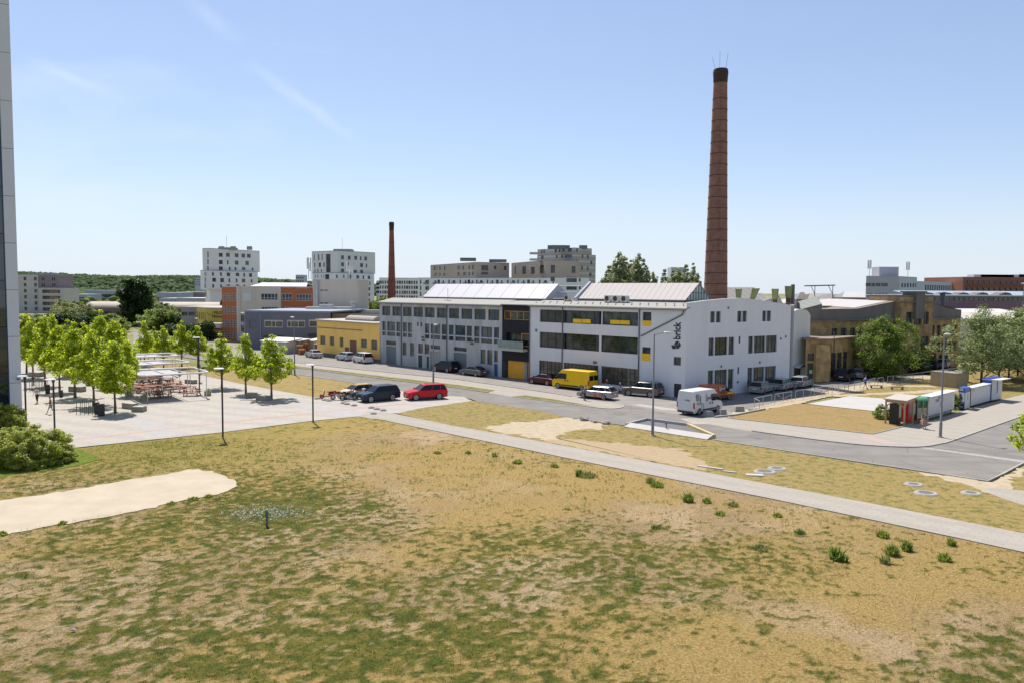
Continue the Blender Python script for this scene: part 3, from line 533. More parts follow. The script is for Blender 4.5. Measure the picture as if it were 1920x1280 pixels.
# the ventilation and dark piers between the strip windows
for x,za,zb in ((508,0,10.3),(1275,0,10.3)):
    uu=FR.at(z1(x,500))[0]; MB().tube(FR.p(uu,za+.1,.09),FR.p(uu,zb,.09),.075).build('downpipe',P_pipe,wb)
uu=FR.at(z1(1292,588)); u2=FR.at(z1(1708,375)); MB().path([FR.p(uu[0],uu[1],.09),FR.p(u2[0],u2[1],.09),FR.p(u2[0]+.25,10.3,.2)],.075).build('downpipe',P_pipe,wb)
for uu in (41.78,47.7): 
    for r in (top[0],mid[0]): panel(wb,FR,[uu-.22,r[1],uu+.22,r[3]],W_frame,'pier',-.1,.01)
# right facade with a shallow gable
rt_=[R2((385,235),(430,345)),R2((443,235),(487,345)),R2((655,235),(697,338)),R2((706,235),(748,338)),R2((905,235),(942,335)),R2((950,235),(990,335))]
for t in rt_: t[1],t[3]=8.82,10.17
rm=[R2((368,498),(418,678)),R2((430,492),(553,670)),R2((568,487),(620,662)),R2((766,478),(810,648)),R2((822,475),(932,642)),R2((942,471),(1047,632))]
for t in rm: t[1],t[3]=4.88,7.02
rl=[R2((360,828),(412,975)),R2((427,815),(548,975)),R2((562,806),(612,1000)),R2((757,788),(803,975)),R2((815,778),(921,975)),R2((932,768),(1035,975))]
for t in rl: t[1],t[3]=.65,3.12
rs=[R2((667,483),(684,550)),R2((655,787),(672,852))]
gz=[(0,11.14),(3.3,11.42),(6.6,11.62),(9.3,11.70),(12,11.55),(15.2,11.22),(RW.L,10.78)]
facade(wb,RW,0,10.6,rt_+rm+rl+rs,W_white,.24,top=gz)
for t in rt_: window(wb,RW,t,W_teal,GLo,1,1,.22)
for k,t in enumerate(rm): window(wb,RW,t,W_frame,GLg if k==1 else GLo,(1,2,1,1,3,3)[k],1,.22)
for k,t in enumerate(rl): window(wb,RW,t,W_teal,GLs,(2,5,2,2,4,4)[k],4,.22,fw_=.05)
for t in rs: panel(wb,RW,t,W_frame,'vent',-.2,-.1)
for q in ((560,200),(655,935),(490,780),(875,740),(1085,505),(1135,485)):
    c=RW.at(z2(*q)); panel(wb,RW,[c[0]-.08,c[1]-.13,c[0]+.08,c[1]+.13],W_fgrey,'wall_lamp',.0,.12)
# back and parapet body
b=MB(); BK=20.0
for (p,q,h0,h1) in ((plan(FR,u0,0,0),plan(FR,u0,BK,0),10.35,11.0),(plan(FR,u0,BK,0),plan(FR,FR.L,BK,0),11.,10.8)):
    b.quad(p,q,(q[0],q[1],h1),(p[0],p[1],h0))
b.build('rear_wall',W_white,wb,fix=False)
b=MB(); 
for i in range(len(gz)-1):
    (ua,za),(ub,zb)=gz[i],gz[i+1]; b.slab([RW.p(ua,za,.05),RW.p(ub,zb,.05),RW.p(ub,zb,-.3),RW.p(ua,za,-.3)],[RW.p(ua,za+.07,.05),RW.p(ub,zb+.07,.05),RW.p(ub,zb+.07,-.3),RW.p(ua,za+.07,-.3)])
b.build('coping',W_white,wb)
def skirt(par,ua,ub,m,zz=(10.42,11.05),ov=.35,back=2.9,name='roof'):
    a_,b_,c_,d_=FR.p(ua,zz[0],ov),FR.p(ub,zz[0],ov),FR.p(ub,zz[1],-back),FR.p(ua,zz[1],-back)
    return MB().slab([a_,b_,c_,d_],[(v[0],v[1],v[2]+.12) for v in (a_,b_,c_,d_)]).build(name,m,par)
sk=skirt(wb,u0,FR.L+.12,R_tin)
b=MB(); b.tube(FR.p(u0,10.38,.42),FR.p(FR.L+.1,10.38,.42),.08); b.build('gutter',P_pipe,wb)
for k in range(40):
    uu=u0+.4+k*.63; o_=.9+(k%2)*.9; b=MB(); b.cb(FR.p(uu,10.42+.63*(o_+.35)/3.25+.17,-o_),(.14,.06,.12)); b.build('snow_guard',P_pipe,sk)
b=MB(); b.quad(FR.p(u0,11.05,-2.9),FR.p(FR.L,11.05,-2.9),plan(FR,FR.L-.4,BK,11.1),plan(FR,u0,BK,11.1)); b.build('flat_roof',R_dark,wb,fix=False)
# gabled skylight on top
def gable(par,ua,ub,o1,o2,ze,zr,m,mend,du=.19,name='skylight_roof',endname='gable',over=.15,upst=.35,mul=0):
    def P(u,o,z): return FR.p(u+du*(o-o1),z,-o)
    om=(o1+o2)/2; b=MB()
    for (oa,za,ob,zb) in ((o1,ze,om,zr),(om,zr,o2,ze)):
        A_=[P(ua-over,oa,za),P(ub+over,oa,za),P(ub+over,ob,zb),P(ua-over,ob,zb)]; b.slab(A_,[(v[0],v[1],v[2]+.08) for v in A_])
    ro=b.build(name,m,par)
    b=MB(); b.slab([P(ua,o1,ze-upst-.3),P(ub,o1,ze-upst-.3),P(ub,o2,ze-upst-.3),P(ua,o2,ze-upst-.3)],[P(ua,o1,ze),P(ub,o1,ze),P(ub,o2,ze),P(ua,o2,ze)]); b.build('upstand',R_dark,par)
    for (u,nm) in ((ua,endname),(ub,endname)):
        e=MB(); e.slab([P(u,o1,ze),P(u,o2,ze),P(u,om,zr)],[P(u+.06,o1,ze),P(u+.06,o2,ze),P(u+.06,om,zr)]); e=e.build(nm,mend,par)
        if mul:
            b=MB()
            for k in range(-mul,mul+1):
                oo=om+k*(o2-o1)/2/(mul+1); h=zr-(zr-ze)*abs(oo-om)/((o2-o1)/2); b.tube(P(u+.1,oo,ze),P(u+.1,oo,h),.045,n=4)
            b.tube(P(u+.1,o1+.9,ze+.95),P(u+.1,o2-.9,ze+.95),.045,n=4); b.tube(P(u+.1,o1,ze),P(u+.1,om,zr),.06,n=4); b.tube(P(u+.1,o2,ze),P(u+.1,om,zr),.06,n=4); b.build('mullions',W_fgrey,e)
    return ro
G_gab=glass('gable_glass',(.42,.50,.44),.15,.15,1.0)
gable(wb,41.7,58.6,3.0,7.7,11.42,13.5,R_glassr,G_gab,mul=4)
b=MB(); b.slab([FR.p(41.3,11.3,-2.7),FR.p(41.6,11.3,-2.7),FR.p(42.05,13.6,-5.35),FR.p(41.75,13.6,-5.35)],[FR.p(41.3,11.6,-2.7),FR.p(41.6,11.6,-2.7),FR.p(42.05,13.85,-5.35),FR.p(41.75,13.85,-5.35)]); b.build('verge_trim',W_conc,wb)
# lettering and its cube mark
lm=mat('sign_black',(.012,.016,.03),.5,0)
c=FR.at(z1(1655,538)); text_mesh('brick',lm,wb,1.36,on_wall(FR,c[0],c[1],.03,math.pi/2),'lettering',.035,squeeze=.72)
def wallpoly(par,wl,zz,pts,m,name='emblem',o=(.01,.045)):
    q=[wl.at(zz(*p)) for p in pts]; return MB().slab([wl.p(a_,b_,o[0]) for a_,b_ in q],[wl.p(a_,b_,o[1]) for a_,b_ in q]).build(name,m,par)
for pts in ([(1640,640),(1668,637),(1660,668),(1622,668)],[(1690,680),(1674,643),(1664,672),(1676,700)],[(1594,678),(1622,674),(1648,712),(1606,712)],[(1628,672),(1660,672),(1674,704),(1654,713)]): wallpoly(wb,FR,z1,pts,lm)
# three condensers on the roof edge
def acunit(loc,label,sc=1.0):
    t=thing('air_conditioner',label,'air conditioner',loc,math.atan2(FR.u[1],FR.u[0]),'condenser units on the workshop roof')
    MB().box(-.45*sc,-.18*sc,.1*sc,.45*sc,.18*sc,.8*sc).build('casing',mat('ac_casing',(.55,.53,.48),.6,.05),t,local=True)
    b=MB(); b.wheel((-.1*sc,-.2*sc,.45*sc),1,.02,[(.28*sc,0),(.28*sc,.03)],16); b.build('fan_grille',W_frame,t,local=True)
    [MB().box(x*sc,-.15*sc,0,(x+.06)*sc,.15*sc,.1*sc).build('foot',P_pipe,t,local=True) for x in (-.4,.34)]
for k,(x,lb) in enumerate(((963,'leftmost of three pale condenser units on the tin roof edge'),(1046,'middle one of three pale condenser units on the tin roof edge'),(1130,'rightmost of three pale condenser units on the tin roof edge'))):
    q=FR.off(-2.3).at(z1(x,255)); acunit(FR.off(-2.3).p(q[0],11.02),lb,1.15)
q=FR.off(-2.6).at(z1(555,222)); acunit(FR.off(-2.6).p(q[0],11.12),'single dark backed condenser between the two glazed roofs',1.0)
# dark brick link with orange joinery
lk=thing('infill_building','narrow dark brick building with orange garage door and glass balcony','building',FR.p(30.05,0))
def R3(a,b): return FR.rect(z3(*a),z3(*b))
lo_=[R3((1298,195),(1555,278)),R3((1330,395),(1557,490)),R3((1285,745),(1556,915))]
lo_[0][1],lo_[0][3]=8.35,9.6; lo_[1][1],lo_[1][3]=4.6,6.55; lo_[2][1],lo_[2][3]=.02,2.55
facade(lk,FR.off(-.03),0,10.35,lo_,W_dark,.6,u0=30.07,u1=35.53)
window(lk,FR,lo_[0],W_orange,GLo,4,1,.3,.09)
f=window(lk,FR,lo_[1],W_frame,GLg,3,1,.55,.07); r=lo_[1]; window(lk,FR,[r[2]-1.9,r[1]+.02,r[2]-.25,r[3]-.05],W_orange,GLg,1,1,.45,.13,name='balcony_door')
r=R3((1328,745),(1487,912)); r[1],r[3]=.02,2.5; gd=panel(lk,FR,r,stripes('orange_garage',(.80,.36,.02),(.62,.26,.02),2,.5,.05,.5),'garage_door',-.5,-.42)
r2=[r[2]+.03,.02,r[2]+.6,2.5]; panel(lk,FR,r2,M_doorl,'panel',-.5,-.4); panel(lk,FR,[r[2]+.7,.02,r[2]+1.25,2.5],W_orange,'door',-.55,-.47)
ba=[30.1,FR.at(z3(1268,595))[1],35.2,0]; zb=ba[1]+.1
MB().slab([FR.p(30.1,zb-.35,-.5),FR.p(35.2,zb-.35,-.5),FR.p(35.2,zb-.35,1.0),FR.p(30.1,zb-.35,1.0)],[FR.p(30.1,zb,-.5),FR.p(35.2,zb,-.5),FR.p(35.2,zb,1.0),FR.p(30.1,zb,1.0)]).build('balcony_slab',mat('balcony_concrete',(.45,.42,.36),.8,.05),lk)
b=MB(); b.slab([FR.p(30.1,zb,.95),FR.p(35.2,zb,.95),FR.p(35.2,zb+1.05,.95),FR.p(30.1,zb+1.05,.95)],[FR.p(30.1,zb,.98),FR.p(35.2,zb,.98),FR.p(35.2,zb+1.05,.98),FR.p(30.1,zb+1.05,.98)]); b.build('balustrade',glass('balustrade_glass',(.20,.27,.26),.08,.2,1),lk)
skirt(lk,30.05,35.5,R_tin,zz=(10.42,10.9),name='roof')
b=MB(); b.quad(FR.p(30.05,0,0),plan(FR,30.05,BK,0),plan(FR,30.05,BK,11),FR.p(30.05,10.4,0)); b.quad(FR.p(30.05,10.95,-2.9),FR.p(35.5,10.95,-2.9),plan(FR,35.5,BK,11.05),plan(FR,30.05,BK,11.05)); b.build('flat_roof',R_dark,lk,fix=False)
b=MB(); b.tube(FR.p(35.6,.1,.1),FR.p(35.6,10.3,.1),.07); b.build('downpipe',P_pipe,lk)
# grey concrete building
gb=thing('workshop_building','long grey stained concrete building with blue window frames and three roller doors','building',FR.p(0,0))
row1=[(88,168),(190,273),(295,382),(402,495),(515,612),(635,740),(755,857),(880,988),(1010,1122),(1148,1258)]
o1=[]
for a,c_ in row1: r=R3((a,200),(c_,250)); r[1],r[3]=8.15,9.72; o1.append(r)
o2=[];o2b=[]
for a,c_ in ((88,125),(138,220),(230,270),(295,335),(345,385),(515,560),(573,668),(683,732),(753,802),(817,920),(933,985),(1008,1062),(1078,1188),(1205,1258)):
    r=R3((a,350),(c_,400)); o2.append([r[0],5.6,r[2],7.15]); o2b.append([r[0],4.75,r[2],5.42])
def RZ(a,b,z0=None,z1_=None):
    r=R3(a,b)
    if z0 is not None: r[1]=z0
    if z1_ is not None: r[3]=z1_
    return r
tinyw=[RZ((437,340),(452,382)),RZ((470,342),(486,385))]
tall=[RZ((292,540),(330,672)),RZ((367,545),(407,680)),RZ((448,552),(495,655)),RZ((512,556),(560,660)),RZ((1072,610),(1120,758)),RZ((1138,615),(1188,767)),RZ((1207,620),(1243,742))]
tran=[RZ((128,525),(228,572)),RZ((573,565),(667,613)),RZ((805,585),(932,635))]
gate=[RZ((128,577),(228,700),.03),RZ((570,627),(672,700),.03),RZ((805,640),(932,700),.03)]
drs=[RZ((448,665),(493,700),.03),RZ((533,680),(557,700),.03),RZ((1207,752),(1243,800),.03)]
facade(gb,FR,0,10.3,o1+o2+o2b+tinyw+tall+tran+gate+drs,W_conc,.2,u1=30.04)
for r in o1: window(gb,FR,r,W_blue,GLo,2,1,.16,.07)
for r in o2: window(gb,FR,r,W_blue,GLo,2 if r[2]-r[0]>1.5 else 1,1,.16,.07)
for r in o2b+tinyw+tran: window(gb,FR,r,W_fgrey,GL,1,1,.16,.05)
for r in tall: window(gb,FR,r,W_blue,GLs,1,2,.16,.07)
for k,r in enumerate(gate): panel(gb,FR,r,(M_door,M_doorl,M_door)[k],'roller_door',-.19,-.12)
for k,r in enumerate(drs): panel(gb,FR,r,(W_frame,W_frame,W_blue)[k],'door',-.19,-.1)
r=drs[0]; b=MB()
for q in ([r[0]-.15,0,r[0]-.003,r[3]+.15],[r[2]+.003,0,r[2]+.15,r[3]+.15],[r[0]-.003,r[3]+.003,r[2]+.003,r[3]+.15]): b.slab([FR.p(q[0],q[1],-.05),FR.p(q[2],q[1],-.05),FR.p(q[2],q[3],-.05),FR.p(q[0],q[3],-.05)],[FR.p(q[0],q[1],.05),FR.p(q[2],q[1],.05),FR.p(q[2],q[3],.05),FR.p(q[0],q[3],.05)])
b.build('door_frame',W_wf,gb)
for x in (283,738): uu=FR.at(z3(x,300))[0]; MB().tube(FR.p(uu,.1,.1),FR.p(uu,10.2,.1),.07).build('downpipe',P_pipe,gb)
for q in ((498,492),(502,522),(990,525),(990,555)): c=FR.at(z3(*q)); panel(gb,FR,[c[0]-.25,c[1]-.09,c[0]+.25,c[1]+.09],W_frame,'wall_lamp',0,.25)
sk=skirt(gb,-.1,30.04,R_tin,zz=(10.3,11.0)); MB().tube(FR.p(-.1,10.27,.42),FR.p(30.04,10.27,.42),.08).build('gutter',P_pipe,gb)
b=MB(); b.quad(FR.p(0,11.05,-2.9),FR.p(30.04,11.05,-2.9),plan(FR,30.04,BK,11.1),plan(FR,0,BK,11.1)); b.build('flat_roof',R_dark,gb,fix=False)
b=MB(); b.quad(plan(FR,0,BK,0),FR.p(0,0,0),FR.p(0,10.35,0),plan(FR,0,BK,11.1)); b.quad(plan(FR,30,BK,0),plan(FR,0,BK,0),plan(FR,0,BK,11.1),plan(FR,30,BK,11.1)); b.build('rear_wall',W_conc,gb,fix=False)
gable(gb,8.2,35.6,3.0,7.6,11.3,13.42,R_white,mat('pale_gable',(.50,.50,.52),.8,.04),over=.1)
b=MB()
for (x0,y0,x1,y1) in ((470,90,705,90),(410,153,660,153)):
    pa=FR.off(-5).at(z1(x0,y0)); pb=FR.off(-5).at(z1(x1,y1)); W5=FR.off(-5); b.tube(W5.p(pa[0],pa[1]),W5.p(pb[0],pb[1]),.07)
W5=FR.off(-3.4); pa=W5.at(z1(410,214)); pb=W5.at(z1(640,214)); b.tube(W5.p(pa[0],pa[1]),W5.p(pb[0],pb[1]),.06); b.build('roof_pipe',mat('galvanised',(.45,.46,.47),.4,.1,1,metal=.5),gb)
W5=FR.off(-1.6); q=W5.at(z3(745,142)); an=thing('roof_aerial','thin mast aerial with a wide foot on the grey tin roof','aerial',W5.p(q[0],10.75)); MB().tube(W5.p(q[0],10.7),W5.p(q[0],12.8),.03,n=5).build('mast',P_pipe,an); b=MB(); b.tube(W5.p(q[0]-.8,10.85),W5.p(q[0]+.8,10.85),.05,n=5); b.build('foot',P_pipe,an)
# ---------------------------------------------------------------- chimneys
M_brick=mat('chimney_brick',(.18,.088,.06),.9,.22,1.4,c2=(.29,.145,.10),detail=9,bump=.4)
M_brick2=mat('chimney_brick_red',(.22,.075,.05),.9,.15,2)
M_band=mat('rusty_band',(.09,.045,.035),.8,.1)
def chimney(name,label,x,y,h,r0,r1,m,rings,cap=.18):
    t=thing(name,label,'chimney',(x,y,0)); n=40; R=lambda z:r0+(r1-r0)*z/h
    b=MB(); b.lathe([(R(z),z) for z in np.linspace(0,h,24)],n,(x,y,0)); b.build('shaft',m,t,smooth=True)
    b=MB(); b.lathe([(r1+.02,h-2.2),(r1+.08,h-1.9),(r1+cap,h-1.2),(r1+cap+.06,h-.5),(r1+cap,h-.1),(r1+.05,h+.05),(r1*.7,h+.06)],n,(x,y,0)); b.build('crown',mat('sooty_brick',(.05,.03,.025),.95,.3,2),t,smooth=True)
    for k in range(rings):
        z=h*(.08+.86*k/rings); MB().lathe([(R(z)+.005,z-.06),(R(z)+.04,z-.055),(R(z)+.04,z+.055),(R(z)+.005,z+.06)],n,(x,y,0)).build('band',M_band,t)
    return t
ch=chimney('brick_chimney','tall round brick chimney with iron bands rising behind the white building','chimney' and 31.9,125.0,46.7,2.1,1.0,M_brick,24,.11)
b=MB()
for (a_,dx,hh) in ((0.3,.3,2.2),(2.6,-.45,1.6),(1.5,0,2.6)): b.tube((31.9+.9*math.cos(a_),125+.9*math.sin(a_),47.1),(31.9+.9*math.cos(a_)+dx,125+.9*math.sin(a_),47.1+hh),.025,n=4)
b.build('lightning_rod',P_pipe,ch)
b=MB(); 
for k in range(60): z=12+k*.58; rr=2.1+(1.05-2.1)*z/47.2; b.cb((31.9-.15,125-rr-.07,z),(.4,.05,.04))
b.build('rung',M_band,ch)
chimney('brick_chimney','slim distant red brick chimney left of the white glazed roof','x' and -30.3,200.0,29.3,1.25,.52,M_brick2,8,.08)
# ---------------------------------------------------------------- barrel gabled annex
X1,X2=G(1479,713.5),G(1516,709.8); AW=Wall(X1,X2); an=thing('stair_annex','narrow pale annex with a round topped gable and a small door canopy','building',X1)
W_pale=mat('pale_render',(.68,.66,.60),.9,.06,.6,streak=True)
wn=[AW.rect(z2(1178,392),z2(1212,488)),AW.rect(z2(1172,598),z2(1208,695)),AW.rect(z2(1222,782),z2(1285,905))]; wn[2][1]=.05
zs_=AW.at(z2(1170,290))[1]; zp=AW.at(z2(1265,213))[1]
tp=[(AW.L*(.5-.5*math.cos(math.pi*k/12)),zs_+(zp-zs_)*math.sin(math.pi*k/12)) for k in range(13)]
facade(an,AW,0,zs_,wn,W_pale,.15,top=tp)
for k,r in enumerate(wn): window(an,AW,r,W_wf if k<2 else W_frame,GLs,1,2,.12)
b=MB(); bd=np.array([AW.n[0],AW.n[1],0])*-14
for i in range(12):
    p,q=AW.p(*tp[i]),AW.p(*tp[i+1]); b.quad(p,q,(q[0]+bd[0],q[1]+bd[1],q[2]),(p[0]+bd[0],p[1]+bd[1],p[2]))
b.build('roof',mat('barrel_roof',(.52,.51,.47),.8,.05),an,fix=False)
b=MB()
for u in (0,AW.L): p,q=AW.p(u,0),AW.p(u,zs_); b.quad(p,q,(q[0]+bd[0],q[1]+bd[1],q[2]),(p[0]+bd[0],p[1]+bd[1],p[2]))
b.build('side_wall',W_pale,an,fix=False)
ca=AW.rect(z2(1212,745),z2(1355,780)); b=MB()
for k in range(8):
    t0,t1=math.pi*k/8,math.pi*(k+1)/8; cu=(ca[0]+ca[2])/2; hu=(ca[2]-ca[0])/2
    b.slab([AW.p(cu-hu*math.cos(t0),ca[1]+.5*math.sin(t0),0),AW.p(cu-hu*math.cos(t1),ca[1]+.5*math.sin(t1),0),AW.p(cu-hu*math.cos(t1),ca[1]+.5*math.sin(t1)+.04,0),AW.p(cu-hu*math.cos(t0),ca[1]+.5*math.sin(t0)+.04,0)],
           [AW.p(cu-hu*math.cos(t0),ca[1]+.5*math.sin(t0),1.1),AW.p(cu-hu*math.cos(t1),ca[1]+.5*math.sin(t1),1.1),AW.p(cu-hu*math.cos(t1),ca[1]+.5*math.sin(t1)+.04,1.1),AW.p(cu-hu*math.cos(t0),ca[1]+.5*math.sin(t0)+.04,1.1)])
b.build('canopy',mat('canopy_tin',(.35,.37,.42),.5,.05),an)
c=AW.rect(z2(1292,782),z2(1350,905)); panel(an,AW,[c[0],0.05,c[2],c[3]],W_white,'porch_wall',0,.9)
# ---------------------------------------------------------------- old ochre factory
z6=ZO(1500,560,6); W_och=mat('stained_ochre_render',(.60,.40,.17),.92,.16,.9,c2=(.22,.155,.09),detail=10,spec=.15); W_par=mat('weathered_parapet',(.22,.19,.165),.92,.14,.6,c2=(.15,.13,.12),detail=9,streak=True)
G_old=glass('old_glass',(.05,.055,.05),.25,.8,1.5)
O1,O2=G(1515,705),G(1797,686.5); OW=Wall(O1,O2); of=thing('old_factory','long weathered ochre factory with a stepped centre tower and grey parapet','building',O1)
def R6(a,b): return OW.rect(z6(*a),z6(*b))
uT0=OW.at(z6(1052,400))[0]; uT1=OW.at(z6(1412,400))[0]
ow=[]
for a,c_ in ((1405,1445),(1473,1511),(1540,1577),(1604,1641),(1673,1703),(1730,1760)): r=R6((a,308),(c_,420)); ow.append([r[0],5.2,r[2],7.2]); ow.append([r[0]-.1,2.7,r[2]+.1,4.3])
for a,c_ in ((1488,1530),): r=R6((a,640),(c_,740)); ow.append([r[0],.05,r[2],2.5])
for a,c_ in ((1395,1440),(1560,1600),(1620,1660)): r=R6((a,640),(c_,720)); ow.append([r[0],.7,r[2],2.2])
lw=[]
for k in range(5): ow.append([uT0*.25+k*2.1,4.8,uT0*.25+k*2.1+1.3,7.1])
facade(of,OW,0,8.35,ow,W_och,.3)
for r in ow: window(of,OW,r,W_fgrey,G_old,2,3,.25,.05)
def cap_(z,pts): pass
pz=lambda p: OW.at(z6(*p))
tp=[(0,10.0),(pz((640,125))[0],10.05),(uT0,11.2)]; b=MB(); q=[OW.p(0,8.37,.05),OW.p(uT0,8.37,.05)]+[OW.p(u,z,.05) for u,z in reversed(tp)]; b.slab(q,[(v[0]-OW.n[0]*.35,v[1]-OW.n[1]*.35,v[2]) for v in q])
tp=[(uT1,11.1),(pz((1680,125))[0],10.0),(OW.L+.1,9.75)]; q=[OW.p(uT1,8.37,.05),OW.p(OW.L+.1,8.37,.05)]+[OW.p(u,z,.05) for u,z in reversed(tp)]; b.slab(q,[(v[0]-OW.n[0]*.35,v[1]-OW.n[1]*.35,v[2]) for v in q]); b.build('parapet',W_par,of)
b=MB(); b.slab([OW.p(0,8.25,0),OW.p(OW.L,8.25,0),OW.p(OW.L,8.25,.45),OW.p(0,8.25,.45)],[OW.p(0,8.4,0),OW.p(OW.L,8.4,0),OW.p(OW.L,8.4,.4),OW.p(0,8.4,.4)]); b.build('cornice',W_par,of)
TW=OW.off(1.2); tws=[]
for a,c_ in ((1118,1188),(1208,1290),(1312,1372)): r=R6((a,178),(c_,290)); tws.append([r[0],7.4,r[2],9.5])
for a,c_ in ((1285,1370),): r=R6((a,410),(c_,520)); tws.append([r[0],3.6,r[2],5.5])
facade(of,TW,0,11.9,tws,W_och,.3,name='tower_wall',u0=uT0,u1=uT1)
for r in tws: window(of,TW,r,W_fgrey,G_old,2,2,.25,.06)
b=MB()
for u,s in ((uT0,1),(uT1,-1)): b.quad(TW.p(u,0),TW.p(u,0,-6),TW.p(u,11.9,-6),TW.p(u,11.9))
b.build('tower_side',W_och,of,fix=False)
b=MB()
def obox(wl,ua,ub,za,zb,o0,o1,mb=None): (mb or b).slab([wl.p(ua,za,o0),wl.p(ub,za,o0),wl.p(ub,za,o1),wl.p(ua,za,o1)],[wl.p(ua,zb,o0),wl.p(ub,zb,o0),wl.p(ub,zb,o1),wl.p(ua,zb,o1)])
um=(uT0+uT1)/2; obox(TW,uT0-.3,uT1+.3,11.0,11.2,.01,.4); obox(TW,uT0,uT1,11.9,12.2,-6,.05); obox(TW,um-1.1,um+1.1,8.4,12.6,-2,.5); obox(TW,um-1.5,um+1.5,12.6,12.85,-2.2,.6); b.build('tower_cap',W_par,of)
bk=-OW.n*34
b=MB(); p0,p1=OW.p(0,10.0,-.3),OW.p(OW.L,9.75,-.3); pm0,pm1=OW.p(uT0,11.2,-.3),OW.p(uT1,11.1,-.3)
f=lambda p,dz=0:(p[0]+bk[0],p[1]+bk[1],p[2]+dz)
uk=pz((640,125))[0]; zk=OW.p(uk,9.93,-.3); b.quad(OW.p(0,9.9,-.3),zk,f(zk,.6),f(OW.p(0,9.9,-.3),.6)); b.quad(zk,pm0,f(pm0,.6),f(zk,.6)); b.quad(pm0,pm1,f(pm1,.6),f(pm0,.6)); b.quad(pm1,p1,f(p1,.8),f(pm1,.6)); b.build('roof',R_gravel,of,fix=False)
b=MB(); b.quad(OW.p(0,0),OW.p(0,10,0),f(OW.p(0,10,0)),f(OW.p(0,0,0))); b.quad(OW.p(OW.L,0),OW.p(OW.L,9.7,0),f(OW.p(OW.L,9.7,0)),f(OW.p(OW.L,0,0))); b.build('side_wall',W_och,of,fix=False)
def rz_(s_,t_): # point on the left roof plane, s along the wall, t towards the back
    z=9.93*(1-s_)+11.2*s_+.6*t_; p=np.array(OW.p(uk+(uT0-uk)*s_,0,-.3))+bk*t_; return (p[0],p[1],z+.06)
b=MB(); b.quad(rz_(.12,.03),rz_(.98,.02),rz_(.97,.6),rz_(.3,.6)); b.build('roof_membrane',mat('pale_membrane',(.42,.39,.365),.7,.04),of,fix=False)
# low wing in front of it
L1,L2,L3=G(1509,713.8),G(1551.7,714.6),G(1602,705.5); LW1,LW2=Wall(L1,L2),Wall(L2,L3); lw=thing('factory_wing','low ochre wing with tall dark windows in front of the old factory','building',L1)
w1=[LW1.rect(z6(85,612),z6(160,700)),LW1.rect(z6(85,720),z6(145,900))]; w1[1][1]=.05; hz=LW1.at(z6(200,470))[1]
w2=[LW2.rect(z6(a,612),z6(c_,840)) for a,c_ in ((350,402),(420,470),(487,532))]
for r in w2: r[1],r[3]=.5,w2[0][3]
hw=LW2.at(z6(500,450))[1]
facade(lw,LW1,0,hw,w1,W_och,.25); facade(lw,LW2,0,hw,w2,W_och,.25)
window(lw,LW1,w1[0],W_fgrey,G_old,3,2,.2); panel(lw,LW1,w1[1],mat('green_door',(.05,.09,.07),.7,.1),'door',-.2,-.12)
c=w1[1]; panel(lw,LW1,[c[0]+.3,c[3]-1.5,c[2]-.1,c[3]-1.0],W_wf,'notice',-.1,-.08)
for r in w2: window(lw,LW2,r,W_frame,G_old,2,5,.2,.05)
b=MB(); f2=lambda p,d=9:(p[0]-LW1.n[0]*d,p[1]-LW1.n[1]*d,p[2])
b.slab([LW1.p(-.2,hw,.3),(L2[0],L2[1]-.5,hw),LW2.p(LW2.L,hw,.3),LW2.p(LW2.L,hw,-9),LW1.p(-.2,hw,-9)],[(v[0],v[1],v[2]+.25) for v in (LW1.p(-.2,hw,.3),(L2[0],L2[1]-.5,hw),LW2.p(LW2.L,hw,.3),LW2.p(LW2.L,hw,-9),LW1.p(-.2,hw,-9))]); b.build('roof',R_gravel,lw)
b=MB(); a,c_=LW1.at(z6(170,500))[0],LW1.L; obox(LW1,a,c_+.0,0,hw-.6,.02,.9); b.build('pier',W_och,lw)
b=MB(); b.path([LW2.p(1.5,hw+.3,.1),LW2.p(1.5,hw+1.2,.1)],.06); b.path([LW2.p(.6,hw-.6,.1),LW2.p(.6,hw-1.8,.1),LW2.p(1.7,hw-1.8,.1),LW2.p(1.7,hw+.1,.1)],.06); b.build('pipe',P_pipe,lw)
